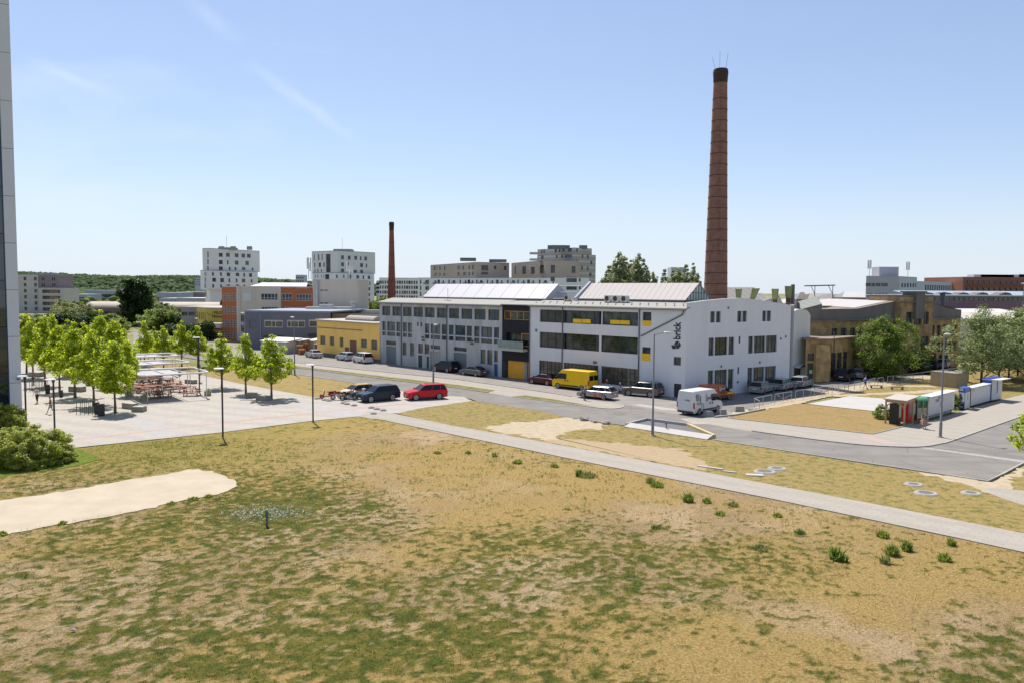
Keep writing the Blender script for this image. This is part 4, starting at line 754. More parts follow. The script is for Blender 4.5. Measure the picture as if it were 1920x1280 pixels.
# ---------------------------------------------------------------- buildings further off
def KX(px): return (px-960)/F*math.cos(PT)
def hitpx(A,ang,px):
    d=(math.sin(ang),math.cos(ang)); k=KX(px); t=(k*A[1]-A[0])/(d[0]-k*d[1]); return np.array([A[0]+t*d[0],A[1]+t*d[1],0.])
def zat(px,py,Y): return XZ(px,py,Y)[1]
def corner(px,Y): return np.array([KX(px)*Y,Y,0.])
def farbox(par,A,aR,pxR,pxL,z0,z1,opsR,opsL,m,gm,roof=None,depth=.3,wname='wall',par_h=.0,LL=None):
    """nearest corner A; right face runs to pxR in direction aR (degrees right of straight ahead), left face at a right angle to pxL"""
    a=math.radians(aR); B=hitpx(A,a,pxR)
    if pxL is not None: Cc=hitpx(A,a-math.pi/2,pxL)
    else: Cc=A+np.array([math.sin(a-math.pi/2),math.cos(a-math.pi/2),0])*(LL or 14)
    R_=Wall(A,B); L_=Wall(Cc,A); D_=Cc+(B-A)
    opR=opsR(R_) if opsR else []; opL=opsL(L_) if opsL else []
    b=MB(); facade(None,R_,z0,z1,opR,m,depth,mb=b); facade(None,L_,z0,z1,opL,m,depth,mb=b)
    b.quad((*B[:2],z0),(*D_[:2],z0),(*D_[:2],z1),(*B[:2],z1)); b.quad((*D_[:2],z0),(*Cc[:2],z0),(*Cc[:2],z1),(*D_[:2],z1)); b.build(wname,m,par,fix=False)
    MB().slab([(*A[:2],z1),(*B[:2],z1),(*D_[:2],z1),(*Cc[:2],z1)],[(*A[:2],z1+.25),(*B[:2],z1+.25),(*D_[:2],z1+.25),(*Cc[:2],z1+.25)]).build('roof',roof or m,par)
    if z0>1: MB().quad((*A[:2],z0),(*B[:2],z0),(*D_[:2],z0),(*Cc[:2],z0)).build('soffit',m,par,fix=False)
    for W_,o in ((R_,opR),(L_,opL)):
        for r in o: farwin(par,W_,r,gm,depth)
    return R_,L_
def oprects(lst,zf=None):
    """openings given as photo boxes (x0,y0,x1,y1) on that wall"""
    def f(W_):
        out=[]
        for q in lst:
            r=W_.rect((q[0],q[1]),(q[2],q[3])); out.append(r)
        return out
    return f
def gridops(n,rows,w,h,off=.5,skip=()):
    def f(W_):
        out=[]; s=W_.L/n
        for i in range(n):
            for j,z in enumerate(rows):
                if (i,j) in skip: continue
                out.append([s*(i+off)-w/2,z,s*(i+off)+w/2,z+h])
        return out
    return f
def zz(x0,y0,s,lst): return [(x0+a/s,y0+b_/s,x0+c/s,y0+d/s) for a,b_,c,d in lst]
F_white=mat('pale_facade',(.76,.76,.77),.9,.04,.1); F_grey=mat('light_grey_facade',(.70,.70,.69),.9,.04,.1); F_brown=stripes('ribbed_brown_facade',(.34,.29,.24),(.40,.36,.31),2,3.0,.35,.9,.06); F_brown2=mat('brown_facade',(.46,.38,.30),.9,.06,.1)
F_tall=stripes('banded_grey_facade',(.36,.34,.31),(.50,.48,.45),2,3.0,.3,.9,.05); G_far=glass('distant_glass',(.05,.06,.075),.1,.6,.25); R_flat=mat('flat_roof',(.30,.29,.28),.9,.08,.3)
q3=lambda l: zz(340,440,4.795,l)
def tower(label,pxc,top,segs,extra):
    pass
# left tower: stem, middle block, upper block set forward
T1=thing('tower_block','pale grey apartment tower of stacked shifted blocks, furthest left of the pair','building',corner(392,352))
Y=352; zt=zat(392,466.5,Y); zm=zat(392,508,Y); zb=zat(392,543.5,Y)
wr=q3([(337,165,373,202),(402,165,437,202),(481,170,515,206),(541,172,574,208),(590,174,624,210),(338,230,374,268),(410,232,427,270),(481,234,515,272),(576,238,608,276),(338,288,374,322),(427,292,444,322),(478,293,496,322),(545,294,577,322),(632,298,648,325)])
farbox(T1,corner(392,Y),32,487,380,zm,zt,oprects(wr),oprects(q3([(232,152,246,206),(232,222,246,270),(232,286,246,316)])),F_grey,G_far,R_flat)
wr=q3([(276,338,294,372),(348,340,366,374),(408,342,440,376),(489,344,522,376),(557,346,575,380),(609,348,637,382),(278,390,313,426),(350,392,384,430),(424,394,441,430),(488,396,506,432),(543,398,576,432),(624,402,640,432),(278,446,296,478),(350,448,366,478),(408,450,440,474),(489,450,522,470),(558,450,576,468)])
farbox(T1,corner(385,Y-3),32,483,375.5,zb,zm-.05,oprects(wr),oprects(q3([(207,338,219,374),(207,388,219,430),(207,440,219,482)])),F_grey,G_far,R_flat)
farbox(T1,corner(393,Y+1),32,480,384,0,zb-.05,None,oprects(q3([(214,500,226,560)])),F_white,G_far,R_flat)
def rooftop(par,px,py,Y,w,h,dz,n='plant_room',m=None): x,z=XZ(px,py,Y); MB().cb((x,Y+5,z+h/2+dz),(w,w*.8,h)).build(n,m or R_flat,par)
for px,w in ((408,2.0),(420,7),(430,2),(461,2)): rooftop(T1,px,467,358,w,1.6 if w<3 else 1.0,-.2)
x,z=XZ(422,467,360); MB().tube((x,362,z),(x,362,z+6),.06,n=4).build('aerial',P_pipe,T1)
T2=thing('tower_block','pale apartment tower with a dark recessed slot, right one of the pair','building',corner(633,352))
zt=zat(625,471,Y); zm=zat(625,512,Y)
wr=q3([(1436,187,1462,225),(1497,190,1523,227),(1555,192,1581,228),(1606,196,1620,232),(1645,198,1670,235),(1436,250,1463,287),(1497,252,1509,290),(1607,258,1634,295),(1658,262,1670,298),(1436,308,1463,340),(1497,312,1509,345),(1548,320,1580,345),(1608,318,1634,348)])
ll=q3([(1190,178,1198,232),(1228,178,1240,232),(1260,176,1270,230),(1299,176,1342,340),(1192,255,1202,296),(1234,253,1255,294),(1276,252,1288,292),(1196,310,1206,340),(1222,310,1233,340),(1254,310,1264,338)])
farbox(T2,corner(633,Y),38,703,584.5,zm,zt,oprects(wr),oprects(ll),F_grey,G_far,R_flat)
wr=q3([(1395,362,1408,392),(1455,362,1468,392),(1512,364,1530,394),(1574,366,1600,398),(1630,368,1645,402),(1675,370,1700,402),(1618,420,1644,452),(1690,422,1702,456),(1586,470,1600,502),(1632,472,1645,502),(1675,474,1700,504),(1610,524,1638,554),(1684,526,1698,556),(1610,576,1638,605),(1684,578,1698,606),(1610,626,1638,654),(1684,628,1698,648)])
farbox(T2,corner(635,Y-1),38,701,585,0,zm-.05,oprects(wr),oprects(q3([(1202,362,1210,390),(1222,362,1230,390),(1256,362,1264,390),(1276,362,1284,390),(1292,358,1330,414)])),F_white,G_far,R_flat)
for px,w in ((640,8),(650,2),(630,2)): rooftop(T2,px,471,358,w,1.3,-.3)
x,z=XZ(640,471,360); MB().tube((x,362,z),(x,362,z+6),.06,n=4).build('aerial',P_pipe,T2)
# far left apartment block
AB=thing('apartment_block','grey and mauve apartment block with long balconies at the far left','building',corner(118,392))
Y=394; F_mauve=mat('mauve_facade',(.26,.21,.22),.9,.05,.2); F_beige=mat('beige_facade',(.50,.47,.43),.9,.05,.2); F_bal=mat('balcony_brown',(.33,.22,.16),.9,.1,.3)
q1=lambda l: zz(0,440,4.795,l)
def frontbox(par,pxa,pxb,Y,z0,z1,d,ops,m,gm,roof=R_flat,dp=.35,wname='wall'):
    W_=Wall(corner(pxa,Y),corner(pxb,Y)); o=ops(W_) if ops else []; b=MB(); facade(None,W_,z0,z1,o,m,dp,mb=b)
    p=lambda u,z,o_: W_.p(u,z,o_)
    b.quad(p(0,z0,-d),p(0,z0,0),p(0,z1,0),p(0,z1,-d)); b.quad(p(W_.L,z0,0),p(W_.L,z0,-d),p(W_.L,z1,-d),p(W_.L,z1,0)); b.quad(p(W_.L,z0,-d),p(0,z0,-d),p(0,z1,-d),p(W_.L,z1,-d)); b.build(wname,m,par,fix=False)
    MB().slab([p(0,z1,0),p(W_.L,z1,0),p(W_.L,z1,-d),p(0,z1,-d)],[p(0,z1+.25,0),p(W_.L,z1+.25,0),p(W_.L,z1+.25,-d),p(0,z1+.25,-d)]).build('roof',roof,par)
    for r in o: farwin(par,W_,r,gm,dp)
    return W_
zl=zat(100,540.5,Y); zu=zat(80,515.5,Y)
rws=[16.0,13.0,10.0,7.0,4.0,1.2]
colL=[(208,236),(302,330)]
def wA(W_):
    o=[]
    for a,c in colL:
        for z in rws: r=W_.rect((a/4.795,500),(c/4.795,520)); o.append([r[0],z-.2,r[2],z+1.5])
    return o
frontbox(AB,-12,71,Y,0,zu,14,wA,F_beige,G_far)
def wM(W_):
    o=[]
    for a,c in ((370,385),(388,402),(465,478),(482,496)):
        for z in rws[:2]: r=W_.rect((a/4.795,500),(c/4.795,520)); o.append([r[0],z-.2,r[2],z+1.4])
    return o
frontbox(AB,71.1,109.5,Y+.4,zl+.3,zu-.2,13,wM,F_mauve,G_far)
def wB(W_): 
    return [[W_.L*.14,z-.4,W_.L*.86,z+1.3] for z in rws[2:]]
WB=frontbox(AB,71.1,118.5,Y-1.5,0,zl,14,wB,F_beige,F_bal,dp=1.2)
for z in rws[2:]:
    for f0,f1 in ((.15,.27),(.3,.36),(.74,.84)): panel(AB,WB,[WB.L*f0,z-.2,WB.L*f1,z+1.1],G_far,'window',-1.15,-1.0)
for px in (60,85): rooftop(AB,px,515.5,Y,4,1.2,-.1)
# middle complex
cx=lambda l: zz(700,440,4.571,l)
W1=thing('apartment_block','long white apartment slab far behind, left of and beyond the small chimney','building',corner(710,480))
def gW(n,rows,w,h): 
    def f(W_):
        o=[];s=W_.L/n
        for i in range(n):
            for j,z in enumerate(rows):
                ww=w*(1.0 if (i*7+j*3)%4 else 1.7); o.append([s*(i+.5)-ww/2,z,s*(i+.5)+ww/2,z+h])
        return o
    return f
zt=zat(740,522,480); frontbox(W1,710.5,783,480,0,zt,14,gW(16,[zt-3.4,zt-6.4,zt-9.4,zt-12.3],.9,1.9),F_white,G_far)
W2=thing('apartment_block','long white four storey slab with small balconies below the brown blocks','building',corner(1058.8,380))
zt=zat(1000,514.6,380)
A_=corner(1058.8,372); 
R_,L_=farbox(W2,A_,55,1103.6,None,0,zt-1.8,oprects(cx([(1522,362,1557,402),(1655,362,1745,410),(1655,440,1745,475),(1762,370,1778,404),(1762,440,1778,470)])),None,F_white,G_far,LL=2)
B_=hitpx(A_,math.radians(-62),783); LW_=Wall(B_,A_); zt2=zt-1.8
def wl2(W_):
    o=[]
    for i,px in enumerate([405,455,470,532,560,600,648,690,745,790,818,850,887,925,978,1018,1062,1100,1152,1200,1240,1288,1330,1370,1425,1475,1540]):
        u=W_.at((700+px/4.571,530))[0]; w=(.9,1.5,.8)[i%3]
        for z in (zt2-3.0,zt2-6.1,zt2-9.2): o.append([u-w/2,z,u+w/2,z+(1.9 if i%2 else 2.2)])
    return o
o=wl2(LW_); facade(W2,LW_,0,zt2,o,F_white,.3)
for r in o: farwin(W2,LW_,r,G_far,.3)
b=MB()
for i,r in enumerate(o):
    if i%6==3: MB().slab([LW_.p(r[0]-.3,r[1]-.1,0),LW_.p(r[2]+.3,r[1]-.1,0),LW_.p(r[2]+.3,r[1]-.1,1.3),LW_.p(r[0]-.3,r[1]-.1,1.3)],[LW_.p(r[0]-.3,r[1]+.9,0),LW_.p(r[2]+.3,r[1]+.9,0),LW_.p(r[2]+.3,r[1]+.9,1.3),LW_.p(r[0]-.3,r[1]+.9,1.3)]).build('balcony',glass('pale_balcony',(.22,.26,.27),.1,.1,1),W2)
q=[LW_.p(0,zt2,0),LW_.p(LW_.L,zt2,0),LW_.p(LW_.L,zt2,-14),LW_.p(0,zt2,-14)]; MB().slab(q,[(v[0],v[1],v[2]+.25) for v in q]).build('roof',R_flat,W2)
def brown(label,px0,pxc,px1,Y,yt,yb,aR,wl,wr,m=F_brown2,gm=G_far):
    t=thing('penthouse_block',label,'building',corner(pxc,Y)); farbox(t,corner(pxc,Y),aR,px1,px0,0,zat(pxc,yt,Y),oprects(cx(wr)),oprects(cx(wl)),m,gm,R_flat); return t
b1=brown('brown terraced apartment block with overhanging balconies, left of the pair behind the glazed roofs',806.5,893,953.8,408,492.5,518,62,
 [(518,272,548,305),(566,272,580,305),(606,272,621,305),(722,268,748,300),(764,267,780,300),(815,264,832,298),(846,264,864,298),(525,330,550,355),(566,330,580,355),(600,330,620,355),(722,324,738,352),(772,322,798,352),(815,322,832,352),(846,320,864,352)],
 [(925,262,985,310),(1034,266,1055,300),(1120,270,1142,305),(925,320,985,345)])
b=MB(); x,z=XZ(877,490,408); MB().cb((x,412,z+1),(8,5,1.6)).build('plant_room',W_fgrey,b1); x,z=XZ(933,492,408); MB().cb((x,416,z+1),(9,5,1.4)).build('plant_room',W_fgrey,b1)
b2=brown('brown penthouse block with a row of tall windows, below the tall grey tower',958,1022,1085,396,489,514,70,
 [(1212,272,1242,340),(1278,270,1308,338),(1352,266,1382,338),(1428,264,1460,335)],[(1520,262,1556,330),(1700,272,1732,330)])
tb=thing('apartment_tower','tall grey banded apartment tower with projecting corner balconies','building',corner(1075,402))
Y=402; zt=zat(1075,465.5,Y)
lt=cx([(1438,130,1450,160),(1458,130,1470,160),(1554,124,1574,154),(1588,122,1604,152),(1620,120,1640,150),(1668,118,1700,150),(1438,182,1460,212),(1564,174,1580,204),(1610,172,1628,202),(1640,170,1700,200)])
rt_=cx([(1738,120,1752,150),(1786,174,1800,204),(1830,176,1846,208),(1738,222,1754,250),(1860,226,1876,258),(1780,272,1796,302),(1830,276,1844,308),(1850,328,1870,360)])
farbox(tb,corner(1075,Y),50,1115.6,1006,0,zt-3.2,oprects([r for r in rt_[1:]]),oprects(lt[6:]),F_tall,G_far,R_flat)
farbox(tb,corner(1075,Y+.2),50,1108,1006.5,zt-2.9,zt,oprects(rt_[:1]),oprects(lt[:6]),F_tall,G_far,R_flat)
W_=Wall(corner(992,Y-4),corner(1012,Y-4))
for k in (1,2,3): z=zt-3.1*k-.2; MB().slab([W_.p(0,z,-6),W_.p(W_.L,z,-6),W_.p(W_.L,z,0),W_.p(0,z,0)],[W_.p(0,z+.9,-6),W_.p(W_.L,z+.9,-6),W_.p(W_.L,z+.9,0),W_.p(0,z+.9,0)]).build('balcony',F_tall,tb)
for px,w in ((1037,5),(1048,7),(1062,4),(1095,4)): rooftop(tb,px,464,Y,w,1.8,-.6,m=W_fgrey)
# little blocks on the skyline
for k,(px0,px1,y0,Y,lb) in enumerate(((554,569,516,900,'tiny pale tower block on the skyline between the two towers'),(365,379,521,1300,'faint blue grey block on the wooded skyline at the foot of the left tower'),(1257,1284,502,640,'grey tower block half hidden by poplars near the tall chimney'),(705,711,527,800,'faint bluish block at the left end of the white slab'))):
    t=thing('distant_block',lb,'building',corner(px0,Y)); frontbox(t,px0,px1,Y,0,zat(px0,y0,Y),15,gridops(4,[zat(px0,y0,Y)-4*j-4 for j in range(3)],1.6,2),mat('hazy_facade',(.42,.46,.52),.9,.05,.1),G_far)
# orange and beige office block
W_or=mat('orange_render',(.44,.14,.055),.9,.08,.3); W_be=mat('beige_render',(.60,.53,.44),.9,.06,.35,streak=True)
ob=thing('office_building','four storey office block in orange and beige render with white framed windows','building',corner(447,190))
Ac=corner(447,190); Y=190; zt=zat(447,538.5,Y)
LD=math.radians(-58); Bc=hitpx(Ac,math.radians(82),586); Lc=hitpx(Ac,LD,415); LWo=Wall(Lc,Ac); RWo=Wall(Ac,Bc)
uo=LWo.at((444.3,560))[0]; rows=[9.6,6.4,3.2,.5]
ops=[]
for k in range(5):
    a=uo*(k+.12)/5; c=uo*(k+.93)/5
    for z in rows: ops.append([a,z,c,z+1.7])
facade(ob,LWo,0,zt,ops,W_or,.2)
for r in ops: window(ob,LWo,r,W_wf,GLo,2,3,.15,.09)
q=lambda a,b_,c,d: RWo.rect((340+a/4.795,440+b_/4.795),(340+c/4.795,440+d/4.795))
ops=[q(715,530,868,590),q(903,530,998,595),q(1030,535,1170,597),q(720,650,870,700),q(905,650,1000,700),q(1030,652,1170,700)]
for r in ops: 
    if r[3]-r[1]>2.2: r[1]=r[3]-2.2
ops2=[[r[0],r[1]-3.3,r[2],r[3]-3.3] for r in ops[3:]]
us_=RWo.at((526.6,560))[0]
o_b=[r for r in ops+ops2 if r[2]<us_]; o_o=[r for r in ops+ops2 if r[2]>=us_]
facade(ob,RWo,0,zt,o_b,W_be,.2,u1=us_); facade(ob,RWo,0,zt-.2,o_o,W_or,.2,u0=us_)
for r in ops+ops2: window(ob,RWo,r,W_wf,GLo,5 if r[2]-r[0]>3.3 else 3,2,.15,.1,zs=[.35])
panel(ob,RWo,q(556,522,628,597),W_wf,'blank_sign',0,.12)
panel(ob,RWo,[-.0,0,.35,zt],W_be,'corner_pier',0,.15); panel(ob,LWo,[uo,0,LWo.L,zt],W_be,'corner_pier',0,.12)
back=np.array([math.sin(math.radians(-8)),math.cos(math.radians(-8)),0])*24
P=[Lc,Ac,Bc,Bc+back,Lc+back]; MB().slab([(p[0],p[1],zt) for p in P],[(p[0],p[1],zt+.25) for p in P]).build('roof',W_be,ob)
MB().quad((*Bc[:2],0),(*(Bc+back)[:2],0),(*(Bc+back)[:2],zt),(*Bc[:2],zt)).build('side_wall',W_be,ob,fix=False)
# bright lantern roof on it
b=MB(); za,zc=zat(520,538,205),zat(520,531.0,205)
W_=Wall(corner(468,200),corner(574,200)); q=[W_.p(0,za,0),W_.p(W_.L,za,0),W_.p(W_.L-1,zc,-5),W_.p(1.5,zc,-5)]; b.slab(q,[(v[0],v[1],v[2]+.1) for v in q]); q=[W_.p(1.5,zc,-5),W_.p(W_.L-1,zc,-5),W_.p(W_.L,za,-10),W_.p(0,za,-10)]; b.slab(q,[(v[0],v[1],v[2]+.1) for v in q]); b.build('lantern_roof',R_white,ob)
# blank beige block with aerials
bb=thing('stair_block','blank beige windowless block with phone masts on its roof','building',corner(586,188)); zt=zat(620,526,188)
frontbox(bb,586,670.5,187,0,zt,14,oprects([(600,543.6,606.5,545.4),(608,543.6,615,545.4),(600,567.6,606.5,570),(608,567.6,615,570)]),W_be,G_far,W_be,dp=.15)
x,z=XZ(594,560,186.5); MB().tube((x,186.6,2),(x,186.6,zt),.35).build('flue',mat('galvanised2',(.45,.47,.48),.4,.1,1,metal=.4),bb)
def mast(px,py,Y,h,label,n=3,w=.32,grp='phone masts on the roofs'):
    x,z=XZ(px,py,Y); t=thing('phone_mast',label,'aerial',(x,Y,z),0,grp); MB().tube((0,0,0),(0,0,h),.07,n=6).build('mast',P_pipe,t,local=True)
    for k in range(n): a=6.28*k/n+.4; MB().cb((.45*math.cos(a),.45*math.sin(a),h*.72),(w,w*.6,h*.5),a).build('antenna_panel',W_wf,t,local=True)
mast(579,524,188,5.2,'phone mast with white antenna panels on the left roof corner of the beige block'); mast(583.5,524,196,4.2,'shorter phone mast just behind the beige block roof corner'); mast(653,527,190,4.8,'phone mast with white panels at the right end of the beige block roof'); mast(657,527,193,3.8,'low phone mast beside the taller one on the right of the beige roof')
# blue-grey building
W_bl=mat('blue_grey_render',(.145,.15,.18),.85,.07,.3); W_bl2=mat('blue_grey_light',(.24,.27,.35),.8,.05,.3)
bu=thing('showroom_building','low slate blue building with white framed upper windows and a glazed corner','building',corner(458,166))
W_=Wall(corner(457.8,166),corner(619,163)); zt=W_.at((540,585.5))[1]
q=lambda a,b_,c,d: W_.rect((340+a/4.795,440+b_/4.795),(340+c/4.795,440+d/4.795))
ops=[q(745,768,912,835),q(948,768,1112,835),q(1145,765,1222,830),q(612,768,668,840)]; bt=[q(745,905,920,925),q(1145,890,1222,918)]
facade(bu,W_,0,zt,ops,W_bl,.2)
for k,r in enumerate(ops[:3]): window(bu,W_,r,W_wf,GLs,(3,3,1)[k],2,.12,.12,us=(([.4,.6],[.22,.62],[]))[k] or None,zs=[.85])
panel(bu,W_,ops[3],W_bl,'blind_recess',-.2,-.15)
for r in bt: panel(bu,W_,r,W_frame,'awning',0,.3)
uu=W_.at((489,600))[0]; MB().tube(W_.p(uu,0,.1),W_.p(uu,zt-.6,.1),.1).build('downpipe',W_bl2,bu)
bk_=-W_.n*22; P=[W_.p(0,zt),W_.p(W_.L,zt),tuple(np.array(W_.p(W_.L,zt))+bk_),tuple(np.array(W_.p(0,zt))+bk_)]; MB().slab(P,[(p[0],p[1],p[2]+.3) for p in P]).build('roof',W_bl2,bu)
G2=Wall(corner(450,173),corner(457.6,166.3)); opg=[[.3,z,G2.L-.3,z+1.5] for z in (1.0,3.2,5.4)]; facade(bu,G2,0,zt-.6,opg,W_bl2,.15,name='glazed_corner')
for r in opg: window(bu,G2,r,W_frame,GLg,2,1,.1)
# rooftop plant behind the yellow workshop
pl=thing('rooftop_plant','cluster of pale ventilation ducts and pipes on the roof behind the yellow workshop','roof plant',corner(620,182))
M_gal=mat('galvanised',(.45,.46,.47),.4,.1,1,metal=.5)
for k,(px,py,w,h,nm) in enumerate(((600,583,6,2.6,'duct'),(612,580,3,3,'fan_housing'),(628,582,8,2.4,'duct'),(640,578,3,1.2,'fan_housing'),(655,585,2.2,2.6,'fan_housing'),(667,584,2,3.4,'flue'),(683,582,10,1,'duct'),(648,588,12,1.6,'duct'))):
    x,z=XZ(px,py,180+k*.6); b=MB()
    if nm=='flue': b.lathe([(.5,0),(.5,h),(.8,h+.1),(.8,h+.4)],10,(x,180,z-1.5))
    else: b.cb((x,180+k*.6,z-.4),(w,2,h)); 
    b.build(nm,M_gal if k%2 else W_be,pl)
rf=thing('machine_hall','low flat roofed hall carrying the ventilation plant behind the yellow workshop','building',corner(650,180)); frontbox(rf,600,722,179,0,zat(650,588,179),20,None,W_be,G_far,R_dark)
# yellow workshop with vaulted rooflights
YA,YB=G(594.5,665.5),G(712.3,680.2); YW=Wall(YA,YB); z8=ZO(540,540,8); W_ye=mat('yellow_render',(.88,.56,.15),.9,.07,.4,streak=True)
yw=thing('yellow_workshop','single storey yellow rendered workshop with brown doors and boarded windows','building',YA)
def R8(a,b): return YW.rect(z8(*a),z8(*b))
yo=[R8((480,710),(560,850)),R8((624,724),(692,865)),R8((772,735),(830,885)),R8((1092,762),(1184,900)),R8((1245,775),(1340,930))]; yd=[R8((925,778),(1030,1010)),R8((852,880),(918,970))]
yd[0][1]=.6; zt=6.55; facade(yw,YW,.6,zt,yo+yd,W_ye,.3,name='wall')
MB().slab([YW.p(0,0,0),YW.p(YW.L,0,0),YW.p(YW.L,0,.12),YW.p(0,0,.12)],[YW.p(0,.6,0),YW.p(YW.L,.6,0),YW.p(YW.L,.6,.1),YW.p(0,.6,.1)]).build('plinth',W_par,yw)
M_dull=mat('dusty_pane',(.16,.15,.11),.5,.3,1.5)
for r in yo: window(yw,YW,r,W_fgrey,M_dull,2,2,.25,.05)
M_rdoor=mat('brown_red_door',(.20,.075,.06),.7,.1,2)
for r in yd: panel(yw,YW,r,M_rdoor,'door',-.25,-.12)
c=YW.rect(z8(430,628),z8(1120,640)); MB().tube(YW.p(c[0],c[3],.08),YW.p(c[2],c[3]+.05,.08),.06).build('conduit',P_pipe,yw)
MB().slab([YW.p(-.3,zt,.4),YW.p(YW.L-1,zt,.4),YW.p(YW.L-1,zt+.15,-14),YW.p(-.3,zt+.15,-14)],[YW.p(-.3,zt+.25,.4),YW.p(YW.L-1,zt+.25,.4),YW.p(YW.L-1,zt+.4,-14),YW.p(-.3,zt+.4,-14)]).build('roof',mat('pale_tar_roof',(.40,.36,.32),.9,.08,.5),yw)
MB().quad(YW.p(0,0),YW.p(0,0,-14),YW.p(0,zt,-14),YW.p(0,zt)).build('side_wall',W_ye,yw,fix=False)
M_vault=stripes('corrugated_vault',(.30,.26,.22),(.22,.19,.16),tuple(YW.u),1.1,.2,.8,.08)
for k,(a,c_,o0,o1,h) in enumerate(((6.5,15.8,-2.2,-4.8,.85),(14.2,26.5,-4.2,-8.2,1.25),(21.3,26.5,-1.2,-3.2,.55))):
    v=thing('vaulted_rooflight',('low ribbed vault rooflight at the middle of the yellow workshop roof','long ribbed vault rooflight, largest on the yellow workshop roof','small shallow vault at the right end of the yellow workshop roof')[k],'rooflight',YW.p(a,zt),0,'vaulted rooflights on the yellow workshop'); b=MB(); n=10; om=(o0+o1)/2; hw=(o0-o1)/2
    pr=[(om+hw*math.cos(math.pi*i/n),zt+.3+h*math.sin(math.pi*i/n)) for i in range(n+1)]; b.slab([YW.p(a,z,o_) for o_,z in pr],[YW.p(c_,z,o_) for o_,z in pr]); b.build('vault',M_vault,v)
    MB().slab([YW.p(a-.1,zt,o0+.1),YW.p(c_+.1,zt,o0+.1),YW.p(c_+.1,zt,o1-.1),YW.p(a-.1,zt,o1-.1)],[YW.p(a-.1,zt+.3,o0+.1),YW.p(c_+.1,zt+.3,o0+.1),YW.p(c_+.1,zt+.3,o1-.1),YW.p(a-.1,zt+.3,o1-.1)]).build('curb',R_dark,v)
# sheds and clutter beside it
def shed(px0,px1,pyb,h,d,label,m,mr,slope=.4,door=None,n='shed'):
    a,c_=G(px0,pyb),G(px1,pyb+ (px1-px0)*.06); w_=Wall(a,c_); t=thing(n,label,'shed',a); b=MB(); ops=[door(w_)] if door else []
    facade(None,w_,0,h,ops,m,.15,mb=b); p=w_.p; b.quad(p(0,0,-d),p(0,0,0),p(0,h,0),p(0,h+slope,-d)); b.quad(p(w_.L,0,0),p(w_.L,0,-d),p(w_.L,h+slope,-d),p(w_.L,h,0)); b.quad(p(w_.L,0,-d),p(0,0,-d),p(0,h+slope,-d),p(w_.L,h+slope,-d)); b.build('wall',m,t,fix=False)
    q=[p(-.2,h,.3),p(w_.L+.2,h,.3),p(w_.L+.2,h+slope,-d-.2),p(-.2,h+slope,-d-.2)]; MB().slab(q,[(v[0],v[1],v[2]+.1) for v in q]).build('roof',mr,t)
    for r in ops: panel(t,w_,r,W_frame,'door',-.12,-.05)
    return t,w_
M_tin=mat('shed_tin',(.50,.49,.47),.6,.1,.8); M_wood=mat('weathered_wood',(.19,.15,.12),.9,.2,2); M_pal=mat('pallet_wood',(.42,.20,.09),.85,.2,3); M_wt=mat('white_tarp',(.52,.50,.47),.7,.06,.8)
shed(490,538,661,2.3,4,'large pale shed with a bright lean-to roof behind the tree',mat('pale_shed_wall',(.45,.44,.42),.8,.08,.5),M_wt,.5)
shed(544,561,661.5,2.4,3,'narrow grey slatted shed next to the stacked pallets',stripes('slatted_grey',(.24,.24,.23),(.12,.12,.12),(.9,-.4,0),.3,.2),M_tin,.2)
shed(575,589,660.5,2.3,4,'small shed under a white tarpaulin, left of the timber lean-to',M_tin,M_wt,.4)
shed(590,619,664,1.9,4.5,'dark timber lean-to leaning on the yellow workshop',M_wood,mat('brown_felt',(.22,.17,.15),.9,.15,1),.4,door=lambda w_:[w_.L*.08,.05,w_.L*.4,1.7])
for k,(px,py,n_,lb) in enumerate(((562,663.5,9,'tall stack of brown pallets beside the slatted shed'),(566,665,6,'low stack of brown pallets in front of the tall ones'),(571,662,10,'stack of brown pallets against the tarpaulin shed'))):
    g_=G(px,py); t=thing('pallet_stack',lb,'pallets',g_,.3+k*.2,'pallet stacks by the yellow workshop')
    for j in range(n_):
        b=MB(); z=j*.2
        for s_ in (-.5,-.25,0,.25,.5): b.box(-.6,s_-.06,z+.13,.6,s_+.06,z+.16)
        for s_ in (-.55,0,.55): b.box(s_-.06,-.58,z+.02,s_+.06,.58,z+.13)
        b.build('pallet',M_pal,t,local=True)
# yellow hall with its sign, left
yh=thing('market_hall','yellow hall with a dark brown sign on its upper wall and a white canopy','building',corner(367,220)); Yh=214
W_y2=mat('deep_yellow_render',(.58,.45,.09),.9,.08,.3); A_,B_,C_=corner(367.3,Yh+6),corner(384.5,Yh),corner(416,Yh-1); zt=zat(390,579,Yh)
wA_=Wall(A_,B_); wB_=Wall(B_,C_); o=[[wA_.L*(k+.25)/5,zt-3.0,wA_.L*(k+.7)/5,zt-1] for k in range(5)]; facade(yh,wA_,0,zt,o,W_y2,.2)
for r in o: farwin(yh,wA_,r,G_far,.15)
facade(yh,wB_,zt-3.7,zt,[],W_y2,.1,name='upper_wall'); facade(yh,wB_.off(-2),0,zt-3.7,[[1,.2,wB_.L-1,zt-5]],mat('pale_pink_wall',(.50,.44,.42),.9,.1,.4),.4,name='lower_wall'); farwin(yh,wB_.off(-2),[1,.2,wB_.L-1,zt-5],GLs,.3)
obox(wB_,0,wB_.L,zt-3.9,zt-3.72,0,1.8) if False else None
b=MB(); obox(wB_,.2,wB_.L,zt-3.95,zt-3.75,-.2,1.8); b.build('canopy',M_wt,yh)
P=[(p[0],p[1],zt) for p in (A_,B_,C_,C_+np.array([0,26,0]),A_+np.array([0,26,0]))]; MB().slab(P,[(p[0],p[1],p[2]+.3) for p in P]).build('roof',mat('pale_tar_roof',(.40,.36,.32)),yh)
